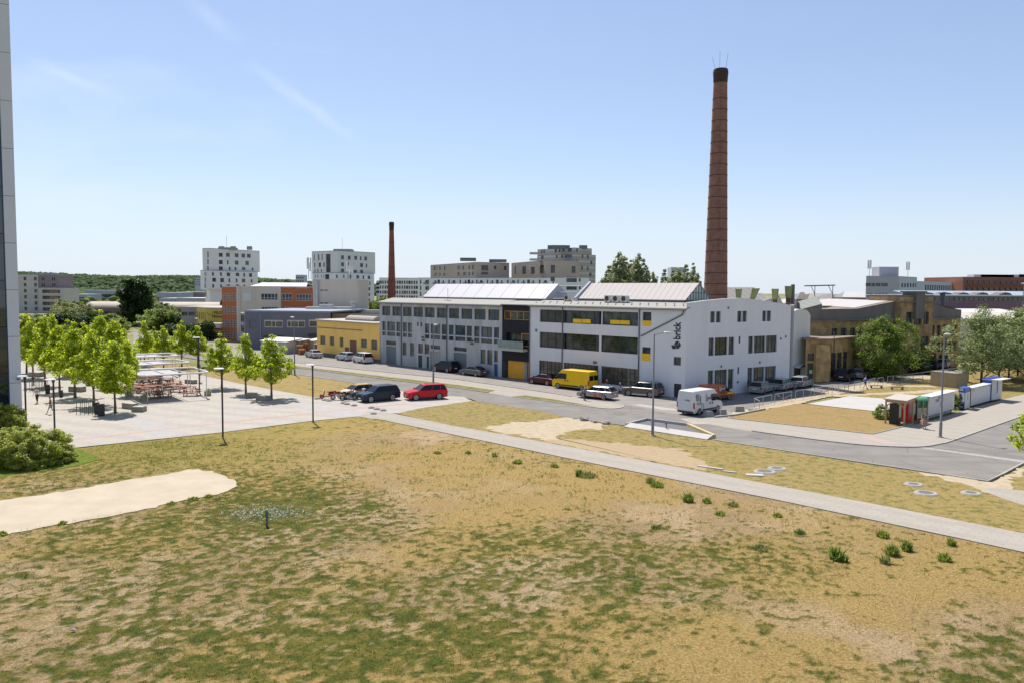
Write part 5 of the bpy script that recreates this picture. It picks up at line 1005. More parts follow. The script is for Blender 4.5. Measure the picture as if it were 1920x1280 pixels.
lm2=mat('sign_brown',(.07,.045,.02),.7,0); c=wB_.rect((402,587),(415,594)); text_mesh('VELO\nPRAHA',lm2,yh,1.05,on_wall(wB_,(c[0]+c[2])/2,(c[1]+c[3])/2,.05),'lettering',.02)
b=MB(); cc=wB_.at((394,589))
for k in range(12):
    a0,a1=math.pi+math.pi*k/12,math.pi+math.pi*(k+1)/12; r0,r1=.62,.74
    b.slab([wB_.p(cc[0]+r*math.cos(a)*1.1,cc[1]+.4+r*math.sin(a),.02) for r,a in ((r0,a0),(r1,a0),(r1,a1),(r0,a1))],[wB_.p(cc[0]+r*math.cos(a)*1.1,cc[1]+.4+r*math.sin(a),.05) for r,a in ((r0,a0),(r1,a0),(r1,a1),(r0,a1))])
b.build('emblem',lm2,yh)
gh=thing('grey_hall','low grey hall with broken upper glazing left of the yellow hall','building',corner(337,224)); frontbox(gh,338,367,224,0,zat(350,577,224),20,oprects([(341,585,352,592),(354,585,365,592)]),mat('dull_grey_wall',(.30,.28,.26),.9,.12,.3),G_far,mat('pale_tar_roof',(.4,.36,.32)),wname='wall')
rc=thing('market_kiosk','small red and white kiosk under the yellow hall canopy','kiosk',corner(398,205)); x,_=XZ(398,600,205); MB().cb((x,205,1.1),(5,3,2.2)).build('counter',mat('kiosk_red',(.42,.03,.04),.6,.1,1),rc); MB().cb((x,205,3.0),(5.4,3.4,1.2)).build('awning',M_wt,rc)
# vaulted brick sheds
vs=thing('vaulted_shed','long round roofed brick shed with tall arched openings beyond the plaza trees','building',corner(178,300))
Yv=300; zr=zat(178,565.5,Yv); ze=zat(178,577.5,Yv); xa,xb=KX(170)*Yv,KX(187)*Yv; M_bs=mat('dull_brick',(.24,.16,.12),.9,.15,.5); M_vr=mat('pale_vault_roof',(.42,.36,.28),.8,.08,.2)
def vault(par,x0,y0,wd,ln,ze,zr,ang,nm='roof'):
    n=12; d=np.array([math.cos(ang),math.sin(ang)]); e=np.array([-d[1],d[0]])
    def P(s,k): t=math.pi*k/n; w_=wd/2*math.cos(t); return (x0+d[0]*s+e[0]*w_,y0+d[1]*s+e[1]*w_,ze+(zr-ze)*math.sin(t))
    b=MB()
    for k in range(n): b.quad(P(0,k),P(0,k+1),P(ln,k+1),P(ln,k))
    b.build(nm,M_vr,par,fix=False)
    b=MB(); 
    for s in (0,ln): b.add([P(s,k) for k in range(n+1)],[tuple(range(n+1))])
    b.build('gable',M_bs,par,fix=False)
    for sg,kk in ((-1,n),(1,0)):
        p,q=P(0,kk),P(ln,kk); w_=Wall(p,q) if sg<0 else Wall(q,p); no=int(ln/5); ops=[[w_.L*(i+.2)/no,.6,w_.L*(i+.75)/no,ze-1.2] for i in range(no)]
        facade(par,w_,0,ze,ops,M_bs,.3)
        for r in ops: farwin(par,w_,r,G_far if sg<0 else M_wt,.25)
    w_=Wall((x0+e[0]*wd/2,y0+e[1]*wd/2,0),(x0-e[0]*wd/2,y0-e[1]*wd/2,0)); ops=[[w_.L*(i+.25)/3,.8,w_.L*(i+.75)/3,ze] for i in range(3)]; facade(par,w_,0,ze+.01,ops,M_bs,.3,name='end_wall'); [farwin(par,w_,r,G_far,.25) for r in ops]
vault(vs,xa,Yv,11,52,ze,zr,.08)
vs2=thing('vaulted_shed','second long low roofed shed, half hidden behind the dark poplar','building',corner(290,330)); vault(vs2,KX(285)*335,330,14,60,zat(300,576,330),zat(300,567,330),.05)
# far flat industrial roofs below the wood
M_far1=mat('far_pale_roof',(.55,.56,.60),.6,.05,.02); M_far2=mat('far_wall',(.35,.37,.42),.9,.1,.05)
for k,(a,c_,yt,yb,Y,lb) in enumerate(((157,192,544.5,550,760,'long pale warehouse below the wood, left one'),(190,218,545,551,740,'pale warehouse with a flat roof below the wood, next right'),(293,335,549,559,560,'blue white warehouse right of the dark poplar'),(332,380,548,561,600,'dark reddish market stalls block below the wood near the left tower'),(297,325,560,566,430,'low pale roofed store right of the poplar'),(330,382,559.5,566,420,'long low pale roofed store at the foot of the left tower'),(118,160,552,557,650,'low sandy depot roof at the left edge of the fields'))):
    t=thing('warehouse',lb,'building',corner(a,Y)); zt=zat(a,yt,Y); frontbox(t,a,c_,Y,0,max(zt,2.5),25,gridops(max(3,int((c_-a)/6)),[max(zt,2.5)*.35],Y*.0022*6*.45,max(zt,2.5)*.3),M_far2 if k!=3 else mat('reddish_wall',(.24,.16,.16),.9,.25,.1),G_far,M_far1)
# right-hand background
og=thing('office_block','grey office block with a roof plant room and phone masts, right of the chimney','building',corner(1684.9,281))
Y=281; F_og=mat('blue_grey_panels',(.46,.50,.56),.85,.04,.1); F_og2=mat('mauve_grey_panels',(.40,.39,.43),.85,.04,.1); q4=lambda l: zz(1500,480,4.571,l)
zt=zat(1684.9,519.8,Y); W_=Wall(corner(1622.5,Y-2),corner(1684.9,Y)); ops=[W_.rect((a,b_),(c_,d)) for a,b_,c_,d in q4([(566,233,606,262),(612,233,642,262),(648,233,690,262),(696,233,752,262),(572,320,592,350),(598,320,622,350),(640,320,660,350),(668,320,700,350),(706,320,724,350),(730,320,748,350)])]
facade(og,W_,0,zt,ops,F_og2,.3); [farwin(og,W_,r,G_far) for r in ops]
W3=Wall(corner(1684.9,Y),corner(1717.7,Y+16)); o3=[W3.rect((a,b_),(c_,d)) for a,b_,c_,d in q4([(870+24*k,234,884+24*k,270) for k in range(6)])]; facade(og,W3,0,zt,o3,F_og,.3); [farwin(og,W3,r,G_far) for r in o3]
z3_=zat(1720,529,300); W4=Wall(corner(1717.8,Y+16),corner(1783,Y+50)); o4=[[W4.L*(.22+.065*k),z3_-3.2,W4.L*(.22+.065*k+.045),z3_-1.0] for k in range(12)]+[[W4.L*(.22+.065*k),z3_-6.6,W4.L*(.22+.065*k+.045),z3_-4.6] for k in range(12)]; facade(og,W4,0,z3_,o4,F_og,.3); [farwin(og,W4,r,G_far) for r in o4]
P=[corner(1622.5,Y-2),corner(1684.9,Y),corner(1717.7,Y+16),corner(1717.7,Y+36),corner(1624,Y+24)]; MB().slab([(p[0],p[1],zt) for p in P],[(p[0],p[1],zt+.3) for p in P]).build('roof',F_og2,og)
P=[corner(1717.8,Y+16),corner(1783,Y+50),corner(1783,Y+66),corner(1717.8,Y+36)]; MB().slab([(p[0],p[1],z3_) for p in P],[(p[0],p[1],z3_+.3) for p in P]).build('roof',F_og,og)
x,z=XZ(1664,519,Y+8); MB().cb((x,Y+10,z+1.4),(4.2*2.0/1.2,6,4.2)).build('plant_room',F_og2,og)
mast(1630,519,Y+4,6,'phone mast at the left corner of the grey office roof',3,.5); mast(1702,521,Y+14,6,'phone mast at the right end of the grey office roof',3,.5)
rb=thing('brick_office','red brick office building with arched lower windows at the right edge','building',corner(1804,330)); Y=330; F_rb=mat('red_brick_far',(.27,.115,.085),.9,.12,.3)
zt=zat(1850,521.5,Y); s5=lambda a,b_,c_,d:(1760+a/5.333,480+b_/5.333,1760+c_/5.333,480+d/5.333)
W_=Wall(corner(1804,Y),corner(1990,Y+6)); ops=[]
for k in range(18):
    u=W_.L*(k+.08)/18; ops.append([u,zt-2.6,u+W_.L/18*.8,zt-1.0]); 
facade(rb,W_,0,zt,ops+[[W_.L*(k+.08)/18,zt-6.2,W_.L*(k+.85)/18,zt-3.9] for k in range(18)],F_rb,.5)
for r in ops: window(rb,W_,r,F_rb,G_far,2,1,.3,.12)
for k in range(18):
    r=[W_.L*(k+.08)/18,zt-6.2,W_.L*(k+.85)/18,zt-3.9]; farwin(rb,W_,r,G_far,.4); n=8; uc=(r[0]+r[2])/2; hw=(r[2]-r[0])/2; b=MB()
    for sg in (-1,1):
        pts=[(uc+sg*hw,r[3]),(uc+sg*hw,r[3]-1.2)]+[(uc+sg*hw*math.cos(math.pi/2*i/5),r[3]-1.2+1.15*math.sin(math.pi/2*i/5)) for i in range(1,6)]+[(uc,r[3])]
        b.slab([W_.p(u,z,-.1) for u,z in pts],[W_.p(u,z,-.02) for u,z in pts])
    b.build('arch',F_rb,rb)
b=MB(); obox(W_,0,W_.L,zt-3.2,zt-2.95,0,.9); b.build('ledge',F_rb,rb); P=[W_.p(0,zt),W_.p(W_.L,zt),W_.p(W_.L,zt,-25),W_.p(0,zt,-25)]; MB().slab(P,[(p[0],p[1],p[2]+.4) for p in P]).build('roof',F_rb,rb)
MB().quad(W_.p(0,0,-25),W_.p(0,0),W_.p(0,zt),W_.p(0,zt,-25)).build('side_wall',F_rb,rb,fix=False)
for k,(px,w) in enumerate(((1842,9),(1866,14),(1895,16),(1915,4))): x,z=XZ(px,520,Y+8); MB().cb((x,Y+9,zt+.9+.3*(k==3)),(w,5,1.3)).build('plant_room',M_far1,rb)
# long hall with purple cladding and sawtooth rooflights
ph=thing('long_hall','long hall with a purple clad wall and a dark clerestory band at the right','building',corner(1735,172)); Y=172; W_=Wall(corner(1716,Y),corner(1990,Y+4))
M_pur=stripes('purple_cladding',(.21,.11,.15),(.16,.08,.11),0,1.0,.1,.6); za,zb_,zc=zat(1850,581,Y),zat(1850,565.5,Y),zat(1850,556,Y)
facade(ph,W_,za-.3,zb_,[],M_pur,.1,name='cladding'); o=[[W_.L*(k+.06)/30,zb_+.1,W_.L*(k+.94)/30,zc-.25] for k in range(30)]; facade(ph,W_,zb_+.02,zc,o,W_fgrey,.2,name='clerestory'); [farwin(ph,W_,r,GLs,.15) for r in o]
b=MB(); obox(W_,0,W_.L,zc,zc+.25,-30,.5); b.build('roof',mat('pale_blue_roof',(.42,.46,.50),.6,.05,.2),ph); facade(ph,W_.off(-.3),0,za-.2,[],W_par,.1,name='lower_wall')
M_saw=mat('sawtooth_roof',(.30,.35,.40),.5,.06,.2)
for k,px in enumerate((1740,1774,1806,1842,1885)):
    Yk=205; x,z=XZ(px,555,Yk); t=thing('roof_cowl','round topped dark roof vent, '+('first','second','third','fourth','fifth')[k]+' from the left along the hall roof ridge','roof vent',(x,Yk,z-.6),0,'roof vents on the long hall'); b=MB(); n=8
    pr=[(-3.4,-.6),(-2.6,.2),(-1.4,1.0),(0,1.5),(1.2,1.3),(2.0,.6),(2.3,-.6)]; b.slab([(a,0,c_) for a,c_ in pr],[(a,4,c_) for a,c_ in pr]); b.build('hood',mat('dark_cowl',(.13,.12,.11),.9,.15,.6),t,local=True); MB().box(1.2,-.05,-.2,2.0,0,.5).build('louvre',W_frame,t,local=True)
sr=thing('rear_hall','pale blue sheet roof rising behind the long purple hall','building',corner(1735,206)); w2=Wall(corner(1716,204),corner(1990,208)); zr0,zr1=zat(1800,556,204),zat(1800,545.5,204); q=[w2.p(0,zr0),w2.p(w2.L,zr0),w2.p(w2.L,zr1,-10),w2.p(0,zr1,-10)]; MB().slab(q,[(v[0],v[1],v[2]-.2) for v in q]).build('roof',M_saw,sr); facade(sr,w2.off(-.4),0,zr0,[],W_par,.1,name='wall')
wr_=thing('low_hall','low white roofed hall in steps in front of the purple wall','building',corner(1775,150)); w3=Wall(corner(1760,150),corner(1990,152)); z0_,z1_=zat(1850,600,150),zat(1850,590,150); 
facade(wr_,w3,0,z0_,[],W_be,.1); q=[w3.p(0,z0_,.5),w3.p(w3.L,z0_,.5),w3.p(w3.L,z1_,-9),w3.p(0,z1_,-9)]; MB().slab(q,[(v[0],v[1],v[2]+.2) for v in q]).build('roof',mat('cream_roof',(.45,.41,.34),.7,.05,.3),wr_)
w4=w3.off(-10); z2_,z4_=zat(1850,588,160),zat(1850,582.5,160); q=[w4.p(0,z2_),w4.p(w4.L,z2_),w4.p(w4.L,z4_,-7),w4.p(0,z4_,-7)]; MB().slab(q,[(v[0],v[1],v[2]+.2) for v in q]).build('upper_roof',M_wt,wr_); facade(wr_,w4,z1_-.3,z2_,[],W_fgrey,.1,name='upper_wall')
st_=thing('steel_flue','dark steel flue standing behind the ochre factory','flue',corner(1767.5,162)); x,z=XZ(1767.5,548,162); b=MB(); b.lathe([(.5,0),(.5,z-.4),(.62,z-.35),(.62,z-.1),(.5,z)],14,(x,162,0)); b.build('pipe',W_frame,st_)
# green vents, gabled skylights and a gantry on the hall roofs
hr=thing('rear_hall','broad low hall whose rusty roof carries the green vents and skylights','building',corner(1350,142)); Yr=128
P=[corner(1362,122),corner(1500,126),corner(1640,136),corner(1700,170),corner(1700,240),corner(1330,240)]; zr=zat(1500,574,126); b=MB(); b.prism([(p[0],p[1]) for p in P],0,zr); b.build('body',R_gravel,hr)
M_gv=mat('green_vent',(.20,.24,.075),.8,.15,1.5,c2=(.30,.33,.14)); M_rust=mat('rusty_base',(.12,.07,.05),.9,.2,2); M_sk=stripes('sheet_skylight',(.34,.32,.28),(.20,.19,.16),(.8,.6,0),.8,.12,.5,.06); M_skg=stripes('sheet_skylight_green',(.20,.215,.18),(.11,.12,.11),(.8,.6,0),.8,.14,.5,.06)
def vent(x0,x1,yt,yb,Y,lean,label,rust=.25):
    px0,py0=z2(x0,yt); px1,py1=z2(x1,yb); xa,zt=XZ(px0,py0,Y); xb,zb=XZ(px1,py1,Y); xc=(xa+xb)/2; w=(xb-xa)/2; t=thing('roof_ventilator',label,'ventilator',(xc,Y,zb),0,'green roof ventilators'); h=zt-zb
    b=MB(); lz=lean*h; n=14; prof=[(w*.72,h*rust),(w*.85,h*.6),(w*.98,h*.97),(w*1.02,h)]; vs=[];
    for r,z in prof:
        for i in range(n): a=6.283*i/n; vs.append((r*math.cos(a)+lz*(z/h-.5),r*math.sin(a),z))
    fs=[(k*n+i,k*n+(i+1)%n,(k+1)*n+(i+1)%n,(k+1)*n+i) for k in range(3) for i in range(n)]+[tuple(3*n+i for i in range(n))]; b.add(vs,fs); b.build('hood',M_gv,t,local=True,smooth=True)
    MB().lathe([(w*.62,-1.2),(w*.62,h*rust+.02)],12,(-lz*.4,0,0)).build('base',M_rust,t,local=True); return t
vent(632,700,12,102,121,0,'squat green ventilator behind the parapet, nearest the brick chimney',.05); vent(780,858,5,118,123,.35,'green ventilator leaning to the right, second from the chimney',.1)
vent(996,1064,10,150,121,0,'upright green ventilator on a rusty base, third from the chimney'); v4=vent(1128,1198,-18,165,124,0,'tallest green ventilator with a pipe behind it, furthest from the chimney',.36)
MB().tube((.9,.6,0),(.9,.6,3.1),.3).build('pipe',M_par if False else W_par,v4,local=True)
def ridge(pts,label,m=M_sk,d=2.6,Y=130,grp='gabled rooflights on the old halls'):
    """gabled rooflight: base left, base right, ridge right, ridge left in photo points"""
    bl,br,rr,rl=[np.array([XZ(*p,Y+(0 if i<2 else d/2))[0],Y+(0 if i<2 else d/2)+(.0),XZ(*p,Y+(0 if i<2 else d/2))[1]]) for i,p in enumerate(pts)]
    t=thing('gabled_rooflight',label,'rooflight',(bl+br)/2,0,grp); s=np.array([0,d,0]); bl2,br2=bl+s,br+s
    b=MB(); b.quad(bl,br,rr,rl); b.quad(br2,bl2,rl,rr); b.build('sheeting',m,t,fix=False); b=MB(); b.quad(bl,rl,bl2); b.build('gable',M_rust if m is M_sk else W_fgrey,t,fix=False); b=MB(); b.quad(br,rr,br2); b.build('gable',M_rust if m is M_sk else W_fgrey,t,fix=False)
    b=MB(); dn=np.array([0,0,-1.5]); b.quad(bl+dn,br+dn,br,bl); b.quad(br+dn,br2+dn,br2,br); b.quad(bl2+dn,bl+dn,bl,bl2); b.build('upstand',W_par,t,fix=False)
zq=ZO(1400,480,6.4)
ridge([zq(535,640),zq(690,640),zq(900,575),zq(640,545)],'grey green sheeted rooflight, nearest and largest behind the white gable',M_skg,6,118)if False else None
ridge([zq(655,640),zq(905,575),zq(835,490),zq(605,548)],'grey green ribbed rooflight, nearest one behind the white gable',M_skg,4,121)
ridge([zq(735,512),zq(1030,540),zq(1020,450),zq(760,450)],'cream ribbed rooflight under the gantry',M_sk,5,140); ridge([zq(1145,497),zq(1430,500),zq(1420,432),zq(1175,430)],'bright cream rooflight right of the gantry',M_wt,5,160)
ridge([zq(600,520),zq(728,520),zq(690,435),zq(650,435)],'dark gabled dormer with a round opening, left of the gantry',W_par,4,136); ridge([zq(90,535),zq(245,530),zq(190,448),zq(130,448)],'small ribbed rooflight between the leaning and upright ventilators',M_sk,3,128)
ridge([zq(205,545),zq(440,578),zq(385,470),zq(300,500)],'ribbed rooflight half hidden behind the upright green ventilator',M_skg,3,124); ridge([z2(530,110),z2(770,110),z2(830,-5),z2(540,-5)],'long cream rooflight running behind the brick chimney foot',M_sk,5,134)
gt=thing('roof_gantry','dark steel gantry frame standing on the old hall roof','gantry',corner(1545,141)); Y=141; b=MB()
P_=lambda x,y,dy=0:(XZ(*zq(x,y),Y)[0],Y+dy,XZ(*zq(x,y),Y)[1])
for dy in (0,3): b.tube(P_(768,360,dy),P_(1062,353,dy),.14,n=4)
b.build('beam',mat('gantry_blue',(.05,.05,.10),.6,0),gt)
for x in (820,848,1033,1062): MB().tube(P_(x,357,0 if x in (820,1033) else 3),P_(x-(6 if x<900 else 2),520,0),.07,n=4).build('leg',P_pipe,gt)
# glass office at the left edge
gl=thing('glass_office','tall pale clad office corner with a dark glass wall at the left edge','building',G(42,790)); Pc=G(42.5,790); sdir=np.array([-.588,.809,0]); ud=np.array([.809,.588,0]); GW=Wall(Pc-ud*18,Pc); wd=.93; uL=18-wd
M_pan=mat('pale_cladding',(.60,.60,.60),.7,.03,.3); zf=[z for z in np.arange(-.6,62,4.28)]
b=MB()
for k in range(len(zf)-1): obox(GW,uL,18,max(0,zf[k]+.02),zf[k+1]-.02,-20,0)
b.build('cladding',M_pan,gl); b=MB(); obox(GW,uL+.03,17.97,0,61,-19.9,-.03); b.build('joint_backing',W_frame,gl)
G_ref=glass('curtain_glass',(.012,.02,.03),.02,.3,.3,1.0)
for k in range(14):
    z=zf[k]; b=MB(); obox(GW,0,uL-.02,max(0,z+.9),z+4.2,-.7,-.6); b.build('window',G_ref,gl); b=MB(); obox(GW,0,uL-.02,z+4.2,z+5.12,-.72,-.54); b.build('spandrel',glass('spandrel_glass',(.015,.03,.05),.05,.2,.3,.8),gl)
for x in (.02,3.2,6.4,9.6,12.8): b=MB(); obox(GW,uL-x-.06,uL-x,0,60,-.58,-.46); b.build('mullion',W_teal,gl)
b=MB(); obox(GW,0,uL-.1,0,60,-20,-.75); b.build('core',W_frame,gl)
c=GW.at((34,709.5)); b=MB(); obox(GW,c[0]-.1,c[0]+.1,c[1]-.08,c[1]+.08,0,.45); b.build('security_camera',W_fgrey,gl)
# ---------------------------------------------------------------- trees and plants
L_plane=leafmat('plane_leaves',(.17,.27,.02),(.55,.72,.04),.6,.5,(1.2,1.0,.8)); L_dark=leafmat('dark_leaves',(.035,.065,.018),(.08,.13,.02),.45,.35); L_olive=leafmat('olive_leaves',(.20,.255,.10),(.32,.40,.11),.45,.35,(1.1,1,1.2))
L_mid=leafmat('mid_leaves',(.13,.19,.035),(.30,.40,.05),.45,.4); L_hedge=leafmat('hedge_leaves',(.30,.33,.06),(.55,.60,.06),.5,.35); L_pop=leafmat('poplar_leaves',(.25,.28,.15),(.42,.45,.17),.4,.4); L_weed=leafmat('weed_leaves',(.15,.20,.035),(.28,.36,.05),.4,.4); L_pale=leafmat('pale_leaves',(.20,.23,.09),(.30,.33,.08),.4,.35)
M_bark=mat('bark',(.14,.105,.075),.95,.25,4,bump=.4); M_barkd=mat('dark_bark',(.07,.055,.045),.95,.25,4)
def leaves(cen,rad,per,size,flat=.55,seed=0,asp=.75):
    """leaf quads gathered round cluster centres"""
    r=np.random.default_rng(seed); n=len(cen)*per; c=np.repeat(cen,per,0); rr=np.repeat(rad,per,0); d=r.normal(0,1,(n,3)); d/=np.linalg.norm(d,axis=1)[:,None]; p=c+d*(r.uniform(.25,1,n)**.5)[:,None]*rr
    nn=r.normal(0,1,(n,3)); nn[:,2]=np.abs(nn[:,2])+flat; nn+=d*.7; nn/=np.linalg.norm(nn,axis=1)[:,None]; t=np.cross(nn,r.normal(0,1,(n,3))); t/=np.linalg.norm(t,axis=1)[:,None]; b=np.cross(nn,t); s=(size*r.uniform(.6,1.35,n))[:,None]
    V=np.stack([p-t*s*.5,p+b*s*asp*.5,p+t*s*.55,p-b*s*asp*.5],1).reshape(-1,3); return V,np.arange(n*4).reshape(-1,4)
def crown_pts(n,shape,seed):
    """cluster centres inside a profile: shape=(zlow, zhigh, radius(t))"""
    r=np.random.default_rng(seed); z0,z1,f=shape; out=[];rad=[]
    while len(out)<n:
        t=r.uniform(0,1); R=f(t)
        if R<=0: continue
        if r.uniform()>(R/1.0): continue
        a=r.uniform(0,6.283); q=R*(r.uniform(0,1)**.42)*(1+.24*math.sin(3*a+seed+5*t)+.2*math.sin(5*a+11*t+seed)); out.append((q*math.cos(a),q*math.sin(a),z0+(z1-z0)*t)); rad.append(r.uniform(.55,1.25))
    return np.array(out),np.array(rad)
def tree(name,label,loc,h,crown,R,lm,bark,ncl=60,per=45,size=.3,clr=.55,z0=.28,seed=0,group=None,trunk=.13,rz=0,prof=None,limbs=9,cat='tree'):
    t=thing(name,label,cat,loc,rz,group); f=prof or (lambda x:(min(1,(x/.2)**.7) if x<.2 else max(.05,1-((x-.2)/.8)**1.05)))
    c,rd=crown_pts(ncl,(h*z0,h*.97,f),seed); c[:,:2]*=R; V,Q=leaves(c,(rd*clr)[:,None]*np.array([1,1,.75]),per,size,seed=seed+50)
    o=npmesh('crown',V,Q,lm,t)
    r_=random.Random(seed); b=MB(); k=6; pts=[(r_.uniform(-.03,.03)*h*i/k*.5,r_.uniform(-.03,.03)*h*i/k*.5,h*.9*i/k) for i in range(k+1)]
    for i in range(k): b.tube(pts[i],pts[i+1],trunk*(1-i/k*.85)*(1.25 if i==0 else 1),trunk*(1-(i+1)/k*.85),8)
    tr=b.build('trunk',bark,t,local=True,smooth=True)
    b=MB()
    for i in range(limbs):
        j=r_.randrange(len(c)); e=c[j]; zz0=max(h*z0*.8,e[2]-r_.uniform(.5,1.4)*R*.7); q=min(k-1,int(zz0/(h*.9)*k)); s_=Vector(pts[q]).lerp(Vector(pts[q+1]),.5); m_=s_.lerp(Vector(e),.55)+Vector((0,0,-.12*R)); b.tube(s_,m_,trunk*.32,trunk*.2,5); b.tube(m_,e,trunk*.2,trunk*.07,5)
    b.build('branches',bark,t,local=True); return t
# young plane trees on the plaza: four kinds, then copies
PG='young plane trees on the plaza'
protos=[]
spots=[(509,748,622,34),(461,739,628,31),(416,728,624,33),(216,775,634,36),(176,761,612,34),(141,746,602,32),(112,735,606,32),(85,724,594,32),(62,709,590,30),
       (191,710,580,28),(217,726,597,30),(240,742,640,24),(307,692,607,25),(341,689,600,25),(371,688,608,22),(271,686,603,25),(160,700,600,28),(128,706,598,28),(50,700,586,28),(100,690,592,26),(228,700,606,26),(290,680,612,22)]
lbs=['plane tree with the widest crown, rightmost on the plaza beside two concrete seats','slim plane tree, second from the right at the plaza edge','plane tree standing behind the tall dark lamp post at the plaza edge','plane tree beside the black bins and a concrete seat','plane tree with its trunk right of the green bicycle rack','plane tree in front of the wedge shaped planter, third in its row','plane tree over the small black bin, fourth in its row','plane tree over the tall black bin, fifth in its row','plane tree nearest the glass office, by the far planter',
     'tall plane tree whose pointed crown rises highest of the plaza group','rounded plane tree right of the tallest crown','low plane tree over the near end of the picnic area','plane tree right behind the pergolas','plane tree at the far side of the pergolas, right of the one behind them','small plane tree just behind the lamp beside the picnic tables','plane tree beyond the far pergola','plane tree filling the second row behind the bins','plane tree in the back row left of the tallest','plane tree partly hidden by the glass office corner','plane tree in the back row close to the apartment block','plane tree under the vaulted shed, back row','farthest small plane tree beyond the pergolas']
for i,(px,py,pt,wd_) in enumerate(spots):
    g_=G(px,py); h=H-(pt-(539+(px-64)*.00698))*g_[1]/F; h=max(5.2,h)
    if i<4: t=tree('plane_tree',lbs[i],g_,h,None,(2.9,2.1,2.35,2.4)[i],L_plane,M_bark,(150,100,120,130)[i],(62,60,60,62)[i],.2,.47,.27,seed=11+i,group=PG); protos.append((t,h))
    else:
        p,hp=protos[(0,2,3,1)[i%4]]; t=clone(p,g_,i*1.7,lbs[i]); s_=h/hp; t.scale=(s_*.86,s_*.86,s_)
# bushy tree in front of the old factory
g_=G(1655,709); lf=tree('bushy_tree','dense round green tree standing against the old ochre factory',g_,9.2,None,5.0,leafmat('bushy_leaves',(.08,.125,.02),(.24,.33,.03),.55,.4),M_barkd,230,100,.22,.9,.06,seed=31,prof=lambda x: math.sin(math.pi*min(1,max(0,(x*.80+.18))))**.6 if x<1 else .1,trunk=.2,limbs=14)
g_=G(1722,700); tree('bushy_tree','smaller dark shrubby tree leaning on the factory tower wall',g_,5.0,None,2.3,L_dark,M_barkd,50,60,.24,.7,.05,seed=32,prof=lambda x:(1-x)**.4)
# grey green trees at the right
OG='silvery trees on the right lawn'
ol=[(1840,722,573,4.3,'silvery green tree with twin lobes, left of the right lawn group'),(1873,712,588,3.4,'silvery tree with a thinner trunk just behind the first'),(1891,710,600,3.6,'silvery tree between the two largest, in the middle of the lawn'),(1925,716,560,4.6,'large silvery tree cut by the right edge of the view'),(1908,706,585,3.8,'silvery tree at the back, right of the middle one'),(1955,700,575,4.2,'silvery tree mostly beyond the right edge')]
for i,(px,py,pt,R_,lb) in enumerate(ol):
    g_=G(px,py); h=H-(pt-551)*g_[1]/F
    if i in (0,3): t=tree('silver_tree',lb,g_,h,None,R_*1.3,L_olive,M_barkd,(190,190)[i>0],75,.24,.85,.16,seed=41+i,group=OG,prof=lambda x:(min(1,(x/.18)**.7) if x<.4 else max(.12,1-((x-.4)/.6)**1.5)),trunk=.17,limbs=14); last=(t,h); 
    else: t=clone(last[0],g_,i*2.1,lb); s_=h/last[1]; t.scale=(s_*R_/4.4,s_*R_/4.4,s_)
# maple reaching in from the right edge
g_=G(2010,905); mt=tree('maple_tree','leafy tree whose lower branches reach in at the right edge',g_,8.2,None,3.6,L_plane,M_bark,90,60,.24,.55,.38,seed=52,limbs=12,trunk=.16)
br=MB(); cl=[]
for (px,py,Yd) in ((1903,800,52),(1908,795,52),(1914,806,52.4),(1897,818,51.6),(1903,826,51.8),(1910,832,52),(1916,838,52.2),(1912,822,52.3),(1920,812,52.6),(1922,790,52.8),(1918,784,53),(1924,800,53),(1926,830,52.8)): x,z=XZ(px,py,Yd); cl.append((x-g_[0],Yd-g_[1],z))
V,Q=leaves(np.array(cl),np.full((len(cl),1),.30)*np.ones((1,3)),46,.17,seed=77); npmesh('low_foliage',V,Q,L_plane,mt)
for c_ in cl[::2]: br.tube((0,0,3.6),((c_[0]*.6,c_[1]*.6,c_[2]*.9+.35)),.05,.03,5); br.tube((c_[0]*.6,c_[1]*.6,c_[2]*.9+.35),c_,.03,.012,5)
br.build('low_branches',M_bark,mt,local=True)
# poplars behind the glazed roofs
pops=[(1130,520,3),(1143,494,3.2),(1152,484,3),(1162,467,3.6),(1172,478,3.6),(1183,483,3.5),(1197,470,3),(1206,481,2.8),(1214,497,2.6),(1226,506,2.6),(1247,501,2.6),(1262,503,3),(1271,498,3),(1286,492,2.8),(1300,489,2.6),(1308,508,2.2)]
pw=['lowest poplar at the left end of the row','poplar second from the left in the row behind the glazed roof','poplar third from the left, leaning on the tallest group','tallest poplar of the row','broad poplar right of the tallest','bushy poplar in the middle of the left group','slender poplar standing free right of the left group','slender poplar just right of the free standing one','short poplar in the gap of the row','short poplar left of the grey tower block','low poplar starting the right group','poplar in front of the grey tower block','poplar right in front of the grey tower block corner','poplar right of the grey tower block','poplar close to the brick chimney','last low poplar touching the brick chimney']
pr=[]
for i,(px,pt,wd_) in enumerate(pops):
    Yp=205+(i%3)*6; x,z=XZ(px,pt,Yp); h=z
    if i<3: t=tree('poplar_tree',pw[i],(x,Yp,0),h,None,wd_*.95,L_pop,M_barkd,300,48,.36,.6,.04,seed=61+i,group='poplar row behind the glazed roofs',prof=lambda q:max(.05,min(1,(1-q)*2.3)**.8),trunk=.3,limbs=5); pr.append((t,h))
    else: t=clone(pr[i%3][0],(x,Yp,0),i*1.3,pw[i]); s_=h/pr[i%3][1]; t.scale=(wd_/3.2,wd_/3.2,s_)
x,z=XZ(1245,522,212); tree('bushy_tree','round green tree crown low between the two poplar groups',(x,212,0),z,None,4,L_mid,M_barkd,40,45,.6,1.3,.3,seed=70)
